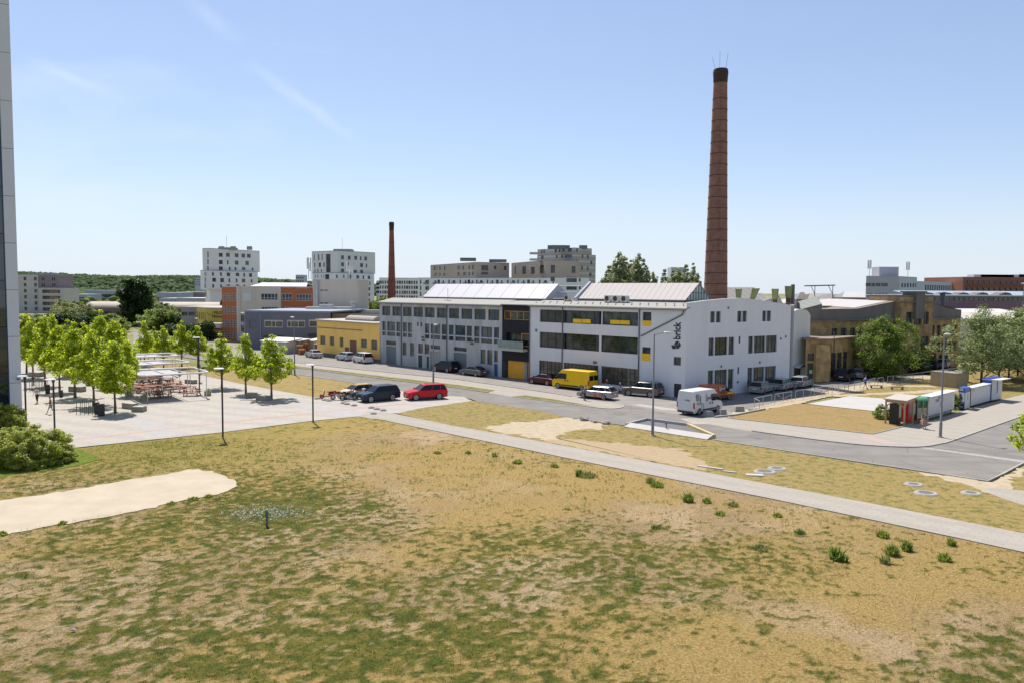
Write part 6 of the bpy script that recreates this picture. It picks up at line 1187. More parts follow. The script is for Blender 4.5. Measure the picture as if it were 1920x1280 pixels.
# dark poplar and greenery on the left
x,z=XZ(252,519.5,262); tree('dark_poplar','massive dark green poplar rising above the plaza trees',(x,262,0),z,None,4.6,L_dark,M_barkd,200,70,.7,1.5,.04,seed=81,prof=lambda q:.55+.45*math.sin(math.pi*min(1,q*.85+.05)) if q<.85 else max(.25,1-(q-.85)*4),trunk=.6,limbs=6)
x,z=XZ(270,532,268); tree('dark_poplar','narrow dark poplar tucked at the right side of the massive one',(x,268,0),z,None,2.4,L_dark,M_barkd,60,50,.7,1.2,.04,seed=82,prof=lambda q:.4+.6*math.sin(math.pi*min(1,q*.85+.05)),trunk=.4)
bgt=[(120,560,300,5,0),(135,563,285,5,0),(148,566,270,4.5,0),(128,575,250,4,0),(158,574,255,3.5,0),(108,585,240,4,1),(96,588,250,4,1),(60,588,262,4,1),(300,581,238,4.6,2),(318,584,240,4.5,2),(283,583,245,4,2),(332,587,236,3,1),(345,588,243,3,1),(290,562,290,5,0),(302,566,285,4,0),(278,556,300,4,0),(170,583,250,3,1),(205,590,240,3.5,2),(225,598,225,3.2,2),(352,604,205,3,1),(330,606,205,3,1),(716,560,240,4,2),(706,566,230,3.5,1),(690,568,225,3,2),(150,590,230,3.4,1),(80,596,225,3.4,2),(388,600,190,2.6,1),(432,560,300,4,1)]
bp={}; BL=['pale tree rising behind the balconied end of the apartment block', 'pale tree right of the apartment block', 'pale tree left of the vaulted shed gable', 'pale tree below the wood near the apartment block corner', 'pale tree just before the vaulted shed gable', 'dark tree at the foot of the apartment block balconies', 'dark tree low before the apartment block', 'dark tree beside the glass office corner, far back', 'bright spreading tree right of the massive dark poplar', 'bright spreading tree second right of the dark poplar', 'bright tree touching the dark poplar on its right', 'dark tree left of the grey hall', 'dark tree before the grey hall', 'pale tall tree just right of the dark poplar', 'pale tree between poplar and second vaulted shed', "pale tree peeping over the dark poplar's right side", 'dark tree hiding the vaulted shed base', 'bright tree in front of the first vaulted shed', "dark tree at the dark poplar's foot on the left", 'dark tree before the yellow hall corner', 'dark tree in front of the grey hall doors', 'bright tree left of the small brick chimney foot', "dark tree behind the yellow workshop's right end", 'bright tree over the yellow workshop roof', 'bright tree between apartment block and vaulted shed', 'bright tree between glass office and apartment block', 'dark tree in front of the red kiosk', 'pale tree behind the orange office block']
for i,(px,pt,Yp,R_,kd) in enumerate(bgt):
    x,z=XZ(px,pt,Yp); lb=BL[i]
    if kd not in bp: bp[kd]=(tree('background_tree',lb,(x,Yp,0),z,None,R_,(L_pale,L_dark,L_weed)[kd],M_barkd,60,50,.6,1.2,.12,seed=90+kd,group='trees beyond the plaza',trunk=.3,prof=lambda q:math.sin(math.pi*min(1,q*.8+.15))**.6),z,R_)
    else: p,hp,rp=bp[kd]; t=clone(p,(x,Yp,0),i*1.9,lb); t.scale=(R_/rp,R_/rp,z/hp)
# climbing shrub on the yellow workshop
g_=G(690,674); tree('shrub','green shrub growing on the yellow workshop wall behind the white van',g_,3.3,None,1.9,L_weed,M_barkd,34,50,.2,.5,.12,seed=120,trunk=.05,prof=lambda q:(1-q)**.35,cat='shrub')
def bush(name,label,px,py,w_,h,lm,seed,size=.12,n=40,per=60,d=1.0,group=None,clr=.32):
    g_=G(px,py); t=thing(name,label,'shrub',g_,0,group); r0_=np.random.default_rng(seed); a0_=r0_.uniform(0,6.283,n); e0_=np.arcsin(r0_.uniform(0,1,n)); k0_=1+.07*np.sin(a0_*3+seed)+.06*np.sin(a0_*5+e0_*6); c=np.stack([np.cos(a0_)*np.cos(e0_)**.8*k0_,np.sin(a0_)*np.cos(e0_)**.8*k0_,np.sin(e0_)*k0_],-1)*(r0_.uniform(.72,.98,n))[:,None]; rd=r0_.uniform(.5,1.1,n); c[:,0]*=w_; c[:,1]*=w_*d; c[:,2]=.12+c[:,2]*(h-.25); V,Q=leaves(c,(rd*clr)[:,None]*np.array([1,1,.7]),per,size,seed=seed); npmesh('foliage',V,Q,lm,t)
    b=MB(); 
    for k in range(7): a=k*.9; b.tube((.1*math.cos(a),.1*math.sin(a),0),(w_*.5*math.cos(a),w_*.5*d*math.sin(a),h*.6),.03,.012,5)
    b.build('stems',M_barkd,t,local=True); return t
bush('clipped_shrub','large rounded dense shrub at the left edge beside the bright green grass',48,868,3.35,2.75,L_hedge,131,.11,520,120,.8,clr=.36)
bush('clipped_shrub','rounded dense shrub behind the larger one, against the glass office',4,804,1.95,2.25,L_hedge,132,.12,260,110,.9,clr=.36)
bush('clipped_shrub','low shrub at the very left edge overlapping the largest one',-55,868,2.6,2.3,L_hedge,133,.12,160,90,.8,clr=.36)
bush('shrub','leafy shrub beside the timber shelter',1655,785,.85,1.45,L_mid,134,.13,34,60)
bush('shrub','low olive shrub between the white slab and the first locker wall',1716,757,1.5,.9,L_pale,135,.16,40,50,.5); bush('shrub','dark shrub squeezed between locker wall and blue kiosk',1790,765,.9,1.7,L_mid,136,.15,36,50); bush('shrub','small weedy shrub on the slope behind the lockers',1745,752,1.1,.8,L_pale,137,.16,26,50)
# weeds in the meadow
wk=[(1100,893,.85,.5,'widest low green weed clump, close to the pale path'),(1086,892,.25,.65,'dark bluish weed at the left of the widest clump'),(1232,912,.6,.5,'yellow green weed clump beside the path bend'),(1220,905,.4,.55,'feathery weed just left of the yellow green clump'),(1290,940,.4,.7,'upright pair of weeds, left one'),(1325,942,.35,.4,'small bright weed right of the upright pair'),(1567,1048,.42,.85,'dark grey green thistle bush, tallest weed of the meadow'),(1580,1052,.3,.5,'yellowish weed at the foot of the thistle'),(1672,1040,.42,.7,'bright green weed leaning left below the path'),(1655,1006,.4,.5,'green weed clump above the leaning one'),(1700,1032,.28,.65,'lime yellow weed right of the leaning one'),(1784,1022,.25,.5,'small round weed close to the path at right'),(1458,968,.35,.3,'low dark green weed clump right of centre'),(1375,948,.4,.35,'spreading grey green weed'),(1040,875,.4,.35,'small green weed just below the path'),(970,868,.5,.4,'green weed tuft below the path on the left'),(928,855,.3,.4,'light green weed tuft near the path start'),(1425,1030,.5,.35,'pale feathery weed patch'),(1660,1055,.35,.5,'feathery weed under the bright ones'),(1770,1050,.45,.5,'straggly weed at the right of the meadow'),(1350,965,.4,.3,'short weed tuft left of the dark clump'),(500,968,.28,.35,'grass tuft at the foot of the wooden post'),(322,945,.35,.25,'weed at the sand path edge, leftmost of three'),(362,937,.4,.28,'weed at the sand path edge, middle of three'),(392,932,.3,.28,'weed at the sand path edge, rightmost of three'),(118,982,.3,.25,'small weed on the near edge of the sand path'),(5,1003,.3,.3,'weed at the left end of the sand path'),(1230,990,.35,.25,'olive weed tuft in mid meadow'),(1500,1000,.3,.3,'olive weed tuft left of the thistle'),(878,850,.35,.3,'pale weed tuft at the meadow top'),(820,850,.35,.3,'pale weed tuft left of the others at the meadow top')]
for i,(px,py,w_,h,lb) in enumerate(wk):
    g_=G(px,py); t=thing('weed_clump',lb,'weeds',g_,0,'weed clumps in the meadow'); r=np.random.default_rng(200+i); n=int(160*w_+90); a=r.uniform(0,6.283,n); q=w_*r.uniform(0,1,n)**.6; base=np.stack([q*np.cos(a)*.8,q*np.sin(a)*.8,0*q],-1); hh=h*r.uniform(.4,1.1,n)*(1-.5*(q/w_)); tip=base+np.stack([r.normal(0,.3,n)*hh,r.normal(0,.3,n)*hh,hh],-1); s=.016+.012*r.uniform(0,1,n); e=np.stack([np.cos(a+1.57)*s,np.sin(a+1.57)*s,0*s],-1); mid=(base+tip)/2
    V=np.stack([base-e*.6,base+e*.6,mid+e*1.5,tip,mid-e*1.5],1)
    V4=np.concatenate([np.stack([base-e*.5,base+e*.5,mid+e*1.5,mid-e*1.5],1),np.stack([mid-e*1.5,mid+e*1.5,tip+e*.1,tip-e*.1],1)]).reshape(-1,3); npmesh('leaves',V4,np.arange(len(V4)).reshape(-1,4),(L_mid if 'dark' in lb else L_pale if ('pale' in lb or 'feathery' in lb or 'olive' in lb or 'grey' in lb) else L_weed),t)
    if h>.6 or 'thistle' in lb: c=np.stack([base[:20,0],base[:20,1],hh[:20]*.8],-1); V,Q=leaves(c,np.full((20,1),.12)*np.ones((1,3)),16,.07,seed=i); npmesh('leaves',V,Q,L_mid,t)
# bright lawn by the shrubs, clover patch
sheet('green_lawn',curve([(95,842),(128,841.5),(150,845),(172,852),(182,862),(160,870),(130,876),(60,884),(-50,895),(-100,850),(20,800),(60,800),(90,815),(118,838)],4),.0485,M_green,rag=.5)
r=np.random.default_rng(5); n=900; px=500+r.normal(0,42,n); py=962+r.normal(0,8,n)-(px-480)*.02; P=np.array([G(a,b_) for a,b_ in zip(px,py)]); V,Q=leaves(P+[0,0,.05],np.full((n,1),.05)*np.ones((1,3)),2,.075,seed=3); o=npmesh('clover_patch',V,Q,leafmat('white_clover',(.42,.44,.36),(.4,.42,.3),.25,.2)); tag(o,'patch of small white flowers round the wooden post in the meadow','flowers',kind='stuff')
# wooded hill on the left
hx=[-2600,-1500,-1250,-1100,-1000,-900,-780,-650,-560,-400,-200,400]; hz=[30,42,44,42,37,34,36,35,30,22,12,6]
Yh=1750; b=MB(); n=90; xs_=np.linspace(-2600,400,n)
for row,(yy,k) in enumerate(((1560,0.0),(1640,.45),(1750,.88),(1900,1.0),(2300,.9))): b.v+=[(float(x),yy,float(np.interp(x,hx,hz)*k+2*mnoise.noise(Vector((x*.01,row,0)))*k)-.1) for x in xs_]
for rr in range(4): b.f+=[(rr*n+i,rr*n+i+1,(rr+1)*n+i+1,(rr+1)*n+i) for i in range(n-1)]
o=b.build('hills',mat('wood_floor',(.05,.08,.03),.95,.2,.02)); o['kind']='structure'
bm=bmesh.new(); bmesh.ops.create_icosphere(bm,subdivisions=2,radius=1); bv=np.array([v.co[:] for v in bm.verts]); bf=np.array([[v.index for v in f.verts] for f in bm.faces]); bm.free()
r=np.random.default_rng(9); N=9000; X=r.uniform(-1500,-150,N); Yy=r.uniform(1540,1860,N); k=np.interp(Yy,[1560,1640,1750,1900],[0,.45,.88,1.0]); Z=np.interp(X,hx,hz)*k; sz=r.uniform(3,6.5,N); nv=len(bv)
J=1+.3*r.normal(0,1,(N,nv,1)).clip(-1,1); V=(bv[None]*J*sz[:,None,None]*np.array([1,1,.85])+np.stack([X,Yy,Z+sz*.45],-1)[:,None]).reshape(-1,3); Q=(bf[None]+np.arange(N)[:,None,None]*nv).reshape(-1,3)
m=mat('wood_crowns',(.075,.105,.05),1,.45,.03,spec=0); o=npmesh('far_wood',V,Q,m); tag(o,'dense green wood covering the low hill on the left horizon','wood',kind='stuff')  # crown green desaturated so the colour itself carries the distant haze
# scrub and town greenery in the middle distance
N=900; X=r.uniform(-420,420,N); Yy=r.uniform(560,1500,N); X=X*Yy/700-30; sz=r.uniform(2.5,5,N)*(Yy/900)**.3; ok=(X/Yy*F+960<560)|(X/Yy*F+960>1560); X,Yy,sz=X[ok],Yy[ok],sz[ok]; N=len(X); J=1+.3*r.normal(0,1,(N,nv,1)).clip(-1,1)
V=(bv[None]*J*sz[:,None,None]*np.array([1.3,1,.75])+np.stack([X,Yy,sz*.5],-1)[:,None]).reshape(-1,3); Q=(bf[None]+np.arange(N)[:,None,None]*nv).reshape(-1,3)
o=npmesh('town_greenery',V,Q,mat('town_crowns',(.12,.15,.055),1,.35,.03,spec=0)); tag(o,'scattered bushes and trees filling the distant flat ground','trees',kind='stuff')
# ---------------------------------------------------------------- vehicles
def paint(n,c,metal=.0,rough=.28): return mat('paint_'+n,c,rough,.03,.5,metal=metal*.5,coat=.06,spec=.28)
V_gl=glass('car_glass',(.010,.013,.017),.03,.2,1,.3); V_tyre=mat('tyre',(.02,.02,.022),.85,0); V_rim=mat('alloy',(.50,.51,.53),.3,.05,3,metal=.6); V_trim=mat('black_trim',(.025,.025,.028),.6,0); V_hl=mat('headlight_lens',(.75,.78,.80),.1,0,spec=1); V_tl=mat('tail_light_lens',(.42,.01,.01),.2,0,spec=.8); V_pl=mat('number_plate',(.70,.70,.68),.5,0)
SPEC={'sedan':dict(L=4.75,W=1.83,H=1.46,zb=.98,zc=.98,zh=.72,g=(-.36,.23),r=(-.21,.04),wb=2.75,rw=.33),
 'hatch':dict(L=4.1,W=1.75,H=1.5,zb=1.0,zc=.99,zh=.74,g=(-.485,.25),r=(-.40,.07),wb=2.55,rw=.31),
 'wagon':dict(L=4.65,W=1.82,H=1.5,zb=.98,zc=.98,zh=.72,g=(-.485,.24),r=(-.38,.05),wb=2.65,rw=.33),
 'suv':dict(L=4.75,W=1.9,H=1.72,zb=1.1,zc=1.12,zh=.95,g=(-.485,.24),r=(-.42,.07),wb=2.8,rw=.37),
 'pickup':dict(L=4.9,W=1.85,H=1.75,zb=1.08,zc=1.1,zh=.95,g=(-.12,.26),r=(-.08,.11),wb=3.0,rw=.37),
 'mpv':dict(L=4.2,W=1.83,H=1.82,zb=1.1,zc=1.12,zh=.88,g=(-.49,.30),r=(-.465,.14),wb=2.7,rw=.32),
 'van':dict(L=5.95,W=2.05,H=2.5,zb=1.3,zc=1.32,zh=1.0,g=(-.495,.42),r=(-.49,.24),wb=3.9,rw=.36,van=1),
 'van_mid':dict(L=5.4,W=2.05,H=2.5,zb=1.3,zc=1.32,zh=1.0,g=(-.495,.42),r=(-.49,.23),wb=3.45,rw=.36,van=1),
 'courier':dict(L=4.5,W=1.8,H=1.85,zb=1.1,zc=1.12,zh=.88,g=(-.49,.30),r=(-.475,.14),wb=2.75,rw=.32,van=1)}
def vehicle(name,kind,label,cat,loc,rz,body,group=None,rails=False,skirt_=None,hood=None):
    s=SPEC[kind]; L_,W_,H_,wb,rw=s['L'],s['W'],s['H'],s['wb'],s['rw']; t=thing(name,label,cat,loc,rz,group); h=L_/2; fx=h-(L_-wb)*.47; rx=fx-wb; ar=rw+.07; van=s.get('van')
    def arch(cx): return [(cx+ar*math.cos(a),rw+ar*math.sin(a)) for a in [math.pi*k/8 for k in range(9)][::-1]]
    bot=[(-h+.02,.38),(-h+.12,.24)]+[(max(p[0],-h+.14),max(.22,p[1])) for p in arch(rx)]+[(p[0],max(.22,p[1])) for p in arch(fx)]+[(h-.12,.22),(h-.01,.36)]
    top=[(h,.55),(h-.03,s['zh']-.08),(h-.14,s['zh'])]
    g0,g1,r0,r1=[L_*v for v in (*s['g'],*s['r'])]
    if van: top+=[(g1,s['zc']),((g1*.6+r1*.4),s['zc']+(H_-s['zc'])*.5),(r1+.1,H_-.1),(r1-.25,H_-.01),(r0+.15,H_),(r0,H_-.06),(-h+.01,s['zb'])]
    else: top+=[(g1+.25,s['zc']-.05),(g1,s['zc']),(g0,s['zb']),(-h+.02 if g0<-.45*L_ else -h+.06,s['zb']-.06)]
    top+=[(-h,.62)]
    P=bot+top; cx=0; cz=.7; n=len(P); st=[]
    for y,k in ((-W_/2,.05),(-W_/2+.07,0),(W_/2-.07,0),(W_/2,.05)):
        row=[]
        for i,(x,z) in enumerate(P):
            tp=max(0,(z-s['zb'])/(H_-s['zb']))*.16 if van else 0
            row.append((x-math.copysign(k*.8,x) if abs(x)>h-.2 else x,y-math.copysign(tp,y) ,z-(k if z>.6 else 0)))
        st.append(row)
    b=MB(); vs=[v for r in st for v in r]; fs=[(k*n+i,k*n+(i+1)%n,(k+1)*n+(i+1)%n,(k+1)*n+i) for k in range(3) for i in range(n)]+[tuple(range(n)),tuple(range(4*n-1,3*n-1,-1))]
    b.add(vs,fs); bd=b.build('body',body,t,local=True); bm=bmesh.new(); bm.from_mesh(bd.data); bmesh.ops.triangulate(bm,faces=[f for f in bm.faces if len(f.verts)>4]); bmesh.ops.recalc_face_normals(bm,faces=bm.faces); bm.to_mesh(bd.data); bm.free()
    MB().box(-h+.25,-W_/2+.22,.2,h-.25,W_/2-.22,.75).build('underbody',V_trim,t,local=True)
    zb=s['zb']-.02; wB,wR=W_/2-.07,W_/2-.24; zr=H_-.05
    if not van:
        Q={k:(x,y,z) for k,(x,y,z) in dict(a=(g0,-wB,zb),b=(g1,-wB,s['zc']-.02),c=(r1,-wR,zr),d=(r0,-wR,zr),e=(g0,wB,zb),f=(g1,wB,s['zc']-.02),g=(r1,wR,zr),h=(r0,wR,zr)).items()}
        MB().quad(Q['b'],Q['f'],Q['g'],Q['c']).build('windscreen',V_gl,t,local=True); MB().quad(Q['e'],Q['a'],Q['d'],Q['h']).build('rear_window',V_gl,t,local=True)
        MB().quad(Q['a'],Q['b'],Q['c'],Q['d']).build('side_window',V_gl,t,local=True); MB().quad(Q['f'],Q['e'],Q['h'],Q['g']).build('side_window',V_gl,t,local=True)
        b=MB(); b.slab([(r1+.04,-wR-.01,zr-.01),(r1+.04,wR+.01,zr-.01),(r0-.04,wR+.01,zr-.01),(r0-.04,-wR-.01,zr-.01)],[(r1-.12,-wR+.1,H_),(r1-.12,wR-.1,H_),(r0+.08,wR-.1,H_),(r0+.08,-wR+.1,H_)]); b.build('roof',body,t,local=True)
        for sg in (-1,1):
            for (fa,fb,wd) in ((1,1,.035),(.56,.52,.03),(.22 if kind!='sedan' else .12,.2,.045),(0,0,.05)):
                xa=g0+(g1-g0)*fa; xb=r0+(r1-r0)*fb; za=zb+(s['zc']-.02-zb)*fa
                MB().slab([(xa-wd,sg*(wB+.004),za),(xa+wd,sg*(wB+.004),za),(xb+wd,sg*(wR+.006),zr),(xb-wd,sg*(wR+.006),zr)],[(xa-wd,sg*(wB-.03),za),(xa+wd,sg*(wB-.03),za),(xb+wd,sg*(wR-.03),zr),(xb-wd,sg*(wR-.03),zr)]).build('pillar',body,t,local=True)
            if rails: MB().tube((r1-.2,sg*(wR-.06),H_+.04),(r0+.15,sg*(wR-.06),H_+.04),.022,n=5).build('roof_rail',V_rim,t,local=True)
    else:
        zc=s['zc']; q=lambda f:(g1+(r1+.1-g1)*f, zc+(H_-.1-zc)*f)
        x0,z0=g1*1+.0,zc; xm,zm=(g1*.6+r1*.4),zc+(H_-zc)*.5; 
        b=MB(); k=.012; b.quad((x0+k,-W_/2+.16,z0+.05),(x0+k,W_/2-.16,z0+.05),(xm+k*2,W_/2-.24,zm+.02),(xm+k*2,-W_/2+.24,zm+.02)); xe,ze=q(.86); b.quad((xm+k*2,-W_/2+.24,zm+.02),(xm+k*2,W_/2-.24,zm+.02),(xe+.05,W_/2-.28,ze+.02),(xe+.05,-W_/2+.28,ze+.02)); b.build('windscreen',V_gl,t,local=True)
        for sg in (-1,1):
            tpr=lambda z: sg*(W_/2+.008-max(0,(z-s['zb'])/(H_-s['zb']))*.16)
            x1=r1*.5+.2; zt_=zc+(H_-zc)*.56; MB().quad(*[(x,tpr(z),z) for x,z in ((x1-.25,zc-.02),(g1-.12,zc-.02),(xm-.02,zm-.02),(r1+.25,zt_),(x1-.25,zt_))]).build('side_window',V_gl,t,local=True)
            MB().slab([(-h+.3+rw*2.2+.5,sg*(W_/2+.002),.42),(fx-ar-.05,sg*(W_/2+.002),.42),(fx-ar-.05,sg*(W_/2+.002),.58),(-h+.3+rw*2.2+.5,sg*(W_/2+.002),.58)],[(-h+.3+rw*2.2+.5,sg*(W_/2+.03),.42),(fx-ar-.05,sg*(W_/2+.03),.42),(fx-ar-.05,sg*(W_/2+.03),.58),(-h+.3+rw*2.2+.5,sg*(W_/2+.03),.58)]).build('side_moulding',V_trim,t,local=True)
            for xx in (x1-.55,x1-.1): MB().cb((xx,sg*(W_/2+.02),zc-.22),(.1,.04,.2)).build('door_handle',V_trim,t,local=True)
    for sg in (-1,1):
        for wx in (fx,rx):
            c_=(wx,sg*(W_/2-.12),rw); b=MB(); b.wheel(c_,1,.2,[(rw*.55,-.1),(rw-.02,-.1),(rw,-.07),(rw,.07),(rw-.02,.1),(rw*.55,.1)],22); wh=b.build('wheel',V_tyre,t,local=True)
            b=MB(); yo=sg*.105; b.wheel((c_[0],c_[1],c_[2]),1,.05,[(rw*.14,yo),(rw*.14,yo*.6)],10)
            for k in range(5):
                a=k*1.2566+.3; b.slab([(c_[0]+math.cos(a+d_)*r_,c_[1]+yo*f_,c_[2]+math.sin(a+d_)*r_) for (d_,r_,f_) in ((-.25,rw*.12,.98),(.25,rw*.12,.98),(.16,rw*.66,1.0),(-.16,rw*.66,1.0))],[(c_[0]+math.cos(a+d_)*r_,c_[1]+yo*.7,c_[2]+math.sin(a+d_)*r_) for (d_,r_) in ((-.25,rw*.12),(.25,rw*.12),(.16,rw*.66),(-.16,rw*.66))])
            b.wheel(c_,1,.05,[(rw*.60,yo*.9),(rw*.60,yo*1.03),(rw*.70,yo*1.03),(rw*.70,yo*.9)],20); b.build('rim',V_rim,wh,local=True)
        MB().slab([(h-.3,sg*(W_/2-.01),s['zh']-.18),(h-.02,sg*(W_/2-.32),s['zh']-.22),(h-.05,sg*(W_/2-.34),s['zh']-.07),(h-.32,sg*(W_/2-.02),s['zh']-.05)],[(h-.3,sg*(W_/2+.012),s['zh']-.18),(h+.015,sg*(W_/2-.3),s['zh']-.22),(h-.02,sg*(W_/2-.3),s['zh']-.07),(h-.32,sg*(W_/2+.012),s['zh']-.05)]).build('headlight',V_hl,t,local=True)
        tz0,tz1=((.75,1.35) if van or kind=='mpv' else (.72,.92)); MB().box(-h-.012,sg*(W_/2-.2 if not van else W_/2-.1),tz0,-h+.16,sg*(W_/2+.008),tz1).build('tail_light',V_tl,t,local=True)
        MB().cb((g1-.1 if not van else g1-.25,sg*(W_/2+.09),s['zc']+.06),(.12,.2,.16 if not van else .3)).build('mirror',body if not van else V_trim,t,local=True)
    MB().box(h-.02,-W_*.34,.26,h+.02,W_*.34,.5).build('front_grille',V_trim,t,local=True); MB().box(-h-.02,-W_/2+.1,.28,-h+.02,W_/2-.1,.46).build('rear_bumper',V_trim if van or kind=='suv' else body,t,local=True)
    MB().box(-h-.03,-.26,.62,-h-.0,.26,.74).build('number_plate',V_pl,t,local=True); MB().box(h+.005,-.26,.4,h+.03,.26,.52).build('number_plate',V_pl,t,local=True)
    if skirt_: 
        for sg in (-1,1): MB().box(rx+ar,sg*W_/2-.01,.2,fx-ar,sg*W_/2+.015,.36).build('sill',skirt_,t,local=True)
    return t
def solve(px_k,py_k,px_o,wb,far=True):
    """ground point of one near-side wheel and the column of the other: returns both"""
    p=G(px_k,py_k); k=KX(px_o); a=1+k*k; b_=-2*(k*p[0]+p[1]); c=p[0]**2+p[1]**2-wb*wb; D=max(0,b_*b_-4*a*c); Y=(-b_+(1 if far else -1)*math.sqrt(D))/(2*a); return p,np.array([k*Y,Y,0])
def put(kind,known,other_x,known_is,side,far=True):
    """near-side wheels: which one is known ('f' or 'r'), and which side of the car they are on (+1 its left)"""
    s=SPEC[kind]; p,q=solve(*known,other_x,s['wb'],far); f,r=(p,q) if known_is=='f' else (q,p); d=(f-r)/np.linalg.norm(f-r); nrm=np.array([-d[1],d[0],0]); fx=s['L']/2-(s['L']-s['wb'])*.47; c=f-d*fx-nrm*side*(s['W']/2-.1); return (c[0],c[1],.056),math.atan2(d[1],d[0])
def car(kind,known,ox,ki,side,label,body,far=True,name=None,cat='car',**k): loc,rz=put(kind,known,ox,ki,side,far); return vehicle(name or 'parked_car',kind,label,cat,loc,rz,body,**k)
GP='cars parked along the road by the workshops'
car('sedan',(585.6,671.5),573,'r',1,'pale silver saloon parked by the timber lean-to',paint('silver',(.42,.42,.40),.3),group=GP)
car('hatch',(646.5,677),631.5,'r',1,'light blue silver hatchback in front of the brown door',paint('iceblue',(.40,.46,.52),.3),group=GP)
car('mpv',(678.8,682),662.7,'r',1,'white high roofed family van beside the climbing shrub',paint('white',(.62,.62,.60)),name='parked_van',cat='van',group=GP)
car('suv',(838.4,698.6),816,'r',1,'black off-roader with silver roof rails before the grey roller door',paint('black',(.02,.022,.025)),group=GP,rails=True)
car('sedan',(892.2,706.2),868.4,'r',1,'dark grey saloon in front of the grey concrete building',paint('grey',(.12,.12,.13),.5),group=GP)
car('sedan',(1026,722.8),998.4,'r',1,'dark maroon saloon parked behind the yellow van',paint('maroon',(.075,.012,.018),.2),group=GP)
yv=car('van',(1091.5,733),1047.8,'r',1,'bright yellow high roofed panel van with black rear windows',paint('yellow',(.82,.50,.01)),name='panel_van',cat='van',group=GP)
for y in (-.48,.48): MB().box(-3.0,y-.4,1.35,-2.955,y+.4,1.95).build('rear_window',V_gl,yv,local=True)
car('suv',(1219,745.3),1181,'r',1,'grey bronze off-roader beside the white wall by the striped boards',paint('bronze',(.14,.125,.11),.5),group=GP,rails=True,skirt_=V_rim)
wv=car('van_mid',(1310,778.6),1349,'r',-1,'white panel van with faint grey plant graphics parked at the junction',paint('vanwhite',(.66,.66,.66)),name='panel_van',cat='van')
ov=car('courier',(1337,752.5),1371,'r',-1,'orange delivery van with a yellow bonnet behind the white van',paint('orangered',(.42,.09,.025)),name='delivery_van',cat='van')
MB().slab([(1.25,-.86,1.14),(2.1,-.80,.9),(2.1,.80,.9),(1.25,.86,1.14)],[(1.25,-.86,1.19),(2.1,-.80,.95),(2.1,.80,.95),(1.25,.86,1.19)]).build('bonnet',W_yel,ov,local=True)
for sg in (-1,1): MB().box(1.0,sg*.905-.01,.68,2.05,sg*.905+.01,.88).build('wing',W_yel,ov,local=True); MB().box(1.62,-.7,.9,2.2,.7,.93).build('bonnet',W_yel,ov,local=True) if sg>0 else None
# lettering and graphics on the two vans
gm_=mat('van_print_grey',(.22,.23,.22),.5,.2,3); gd_=mat('van_print_dark',(.06,.06,.065),.5,0); gg_=mat('van_print_green',(.25,.34,.2),.5,.2,3)
def vlet(par,txt,x,y,z,size,side,m,rear=False):
    loc,rz=XF[par]; T_=Matrix.Translation(Vector(loc))@Matrix.Rotation(rz,4,'Z')
    if rear: o=Matrix(((0,0,-1,x),(-1,0,0,y),(0,1,0,z),(0,0,0,1)))
    else: o=Matrix(((1 if side<0 else -1,0,0,x),(0,0,side,y),(0,1,0,z),(0,0,0,1)))
    return text_mesh(txt,m,par,size,T_@o,'lettering',.01,ext=.004)
vlet(wv,'brick',.35,-1.005,1.62,.42,-1,gd_); vlet(wv,'brick',-2.71,-.25,1.55,.26,0,gm_,rear=True)
b=MB(); b.box(-.42,-1.022,1.35,-.33,-1.0,2.05); b.box(-.33,-1.022,1.3,-.12,-1.0,1.38); b.box(-.2,-1.022,1.38,-.12,-1.0,1.75); b.box(-2.2,-1.02,1.5,-1.75,-.99,2.15) ; b.build('graphic',gm_,wv,local=True)
b=MB(); b.box(-1.55,-1.03,1.2,-1.42,-1.0,2.0); b.box(-1.75,-1.03,1.1,-1.0,-1.02,1.18); b.box(-1.3,-1.033,.6,-1.22,-1.025,1.05); b.box(-.95,-1.033,.6,-.88,-1.025,1.1); b.build('graphic',gm_,wv,local=True)
b=MB(); b.box(-2.15,-1.032,1.05,-1.8,-1.024,1.35); b.build('graphic',gg_,wv,local=True)
vlet(ov,'brick',.25,-.90,1.38,.34,-1,V_pl); b=MB(); b.box(-.35,-.905,1.2,-.25,-.88,1.62); b.box(-.25,-.905,1.18,-.08,-.88,1.26); b.build('graphic',V_pl,ov,local=True)
MB().box(-2.0,-.905,1.3,-.7,-.885,1.5).build('graphic',mat('van_print_pink',(.5,.18,.12),.5,.1,2),ov,local=True)
# wrapped estate cars
def wrap():
    m,n,b=nodes('printed_wrap'); b.inputs['Roughness'].default_value=.35; t=n.nodes.new('ShaderNodeTexCoord'); v=n.nodes.new('ShaderNodeTexVoronoi'); v.inputs['Scale'].default_value=2.6; n.links.new(t.outputs['Object'],v.inputs['Vector']); r=n.nodes.new('ShaderNodeValToRGB'); s=n.nodes.new('ShaderNodeSeparateColor'); n.links.new(v.outputs['Color'],s.inputs[0]); n.links.new(s.outputs[0],r.inputs[0])
    r.color_ramp.interpolation='CONSTANT'; e=r.color_ramp.elements; e[0].color=(.28,.29,.29,1); e[1].position=.45; e[1].color=(.55,.12,.03,1)
    for p,c in ((.6,(.6,.58,.54,1)),(.75,(.10,.11,.12,1)),(.86,(.33,.34,.33,1))): q=e.new(p); q.color=c
    n.links.new(r.outputs[0],b.inputs['Base Color']); return m
M_wrap=wrap(); M_slv=paint('warmsilver',(.30,.31,.31),.5); GW='estate cars with printed doors'
ws=car('wagon',(1131.6,750),1096,'r',1,'silver estate with orange and white printed doors crossing the forecourt',M_slv,name='estate_car',group=GW)
for sg in (-1,1): MB().slab([(-1.0,sg*.912,.3),(.6,sg*.912,.3),(.3,sg*.912,.9),(-1.3,sg*.912,.9)],[(-1.0,sg*.922,.3),(.6,sg*.922,.3),(.3,sg*.922,.9),(-1.3,sg*.922,.9)]).build('door_print',M_wrap,ws,local=True)
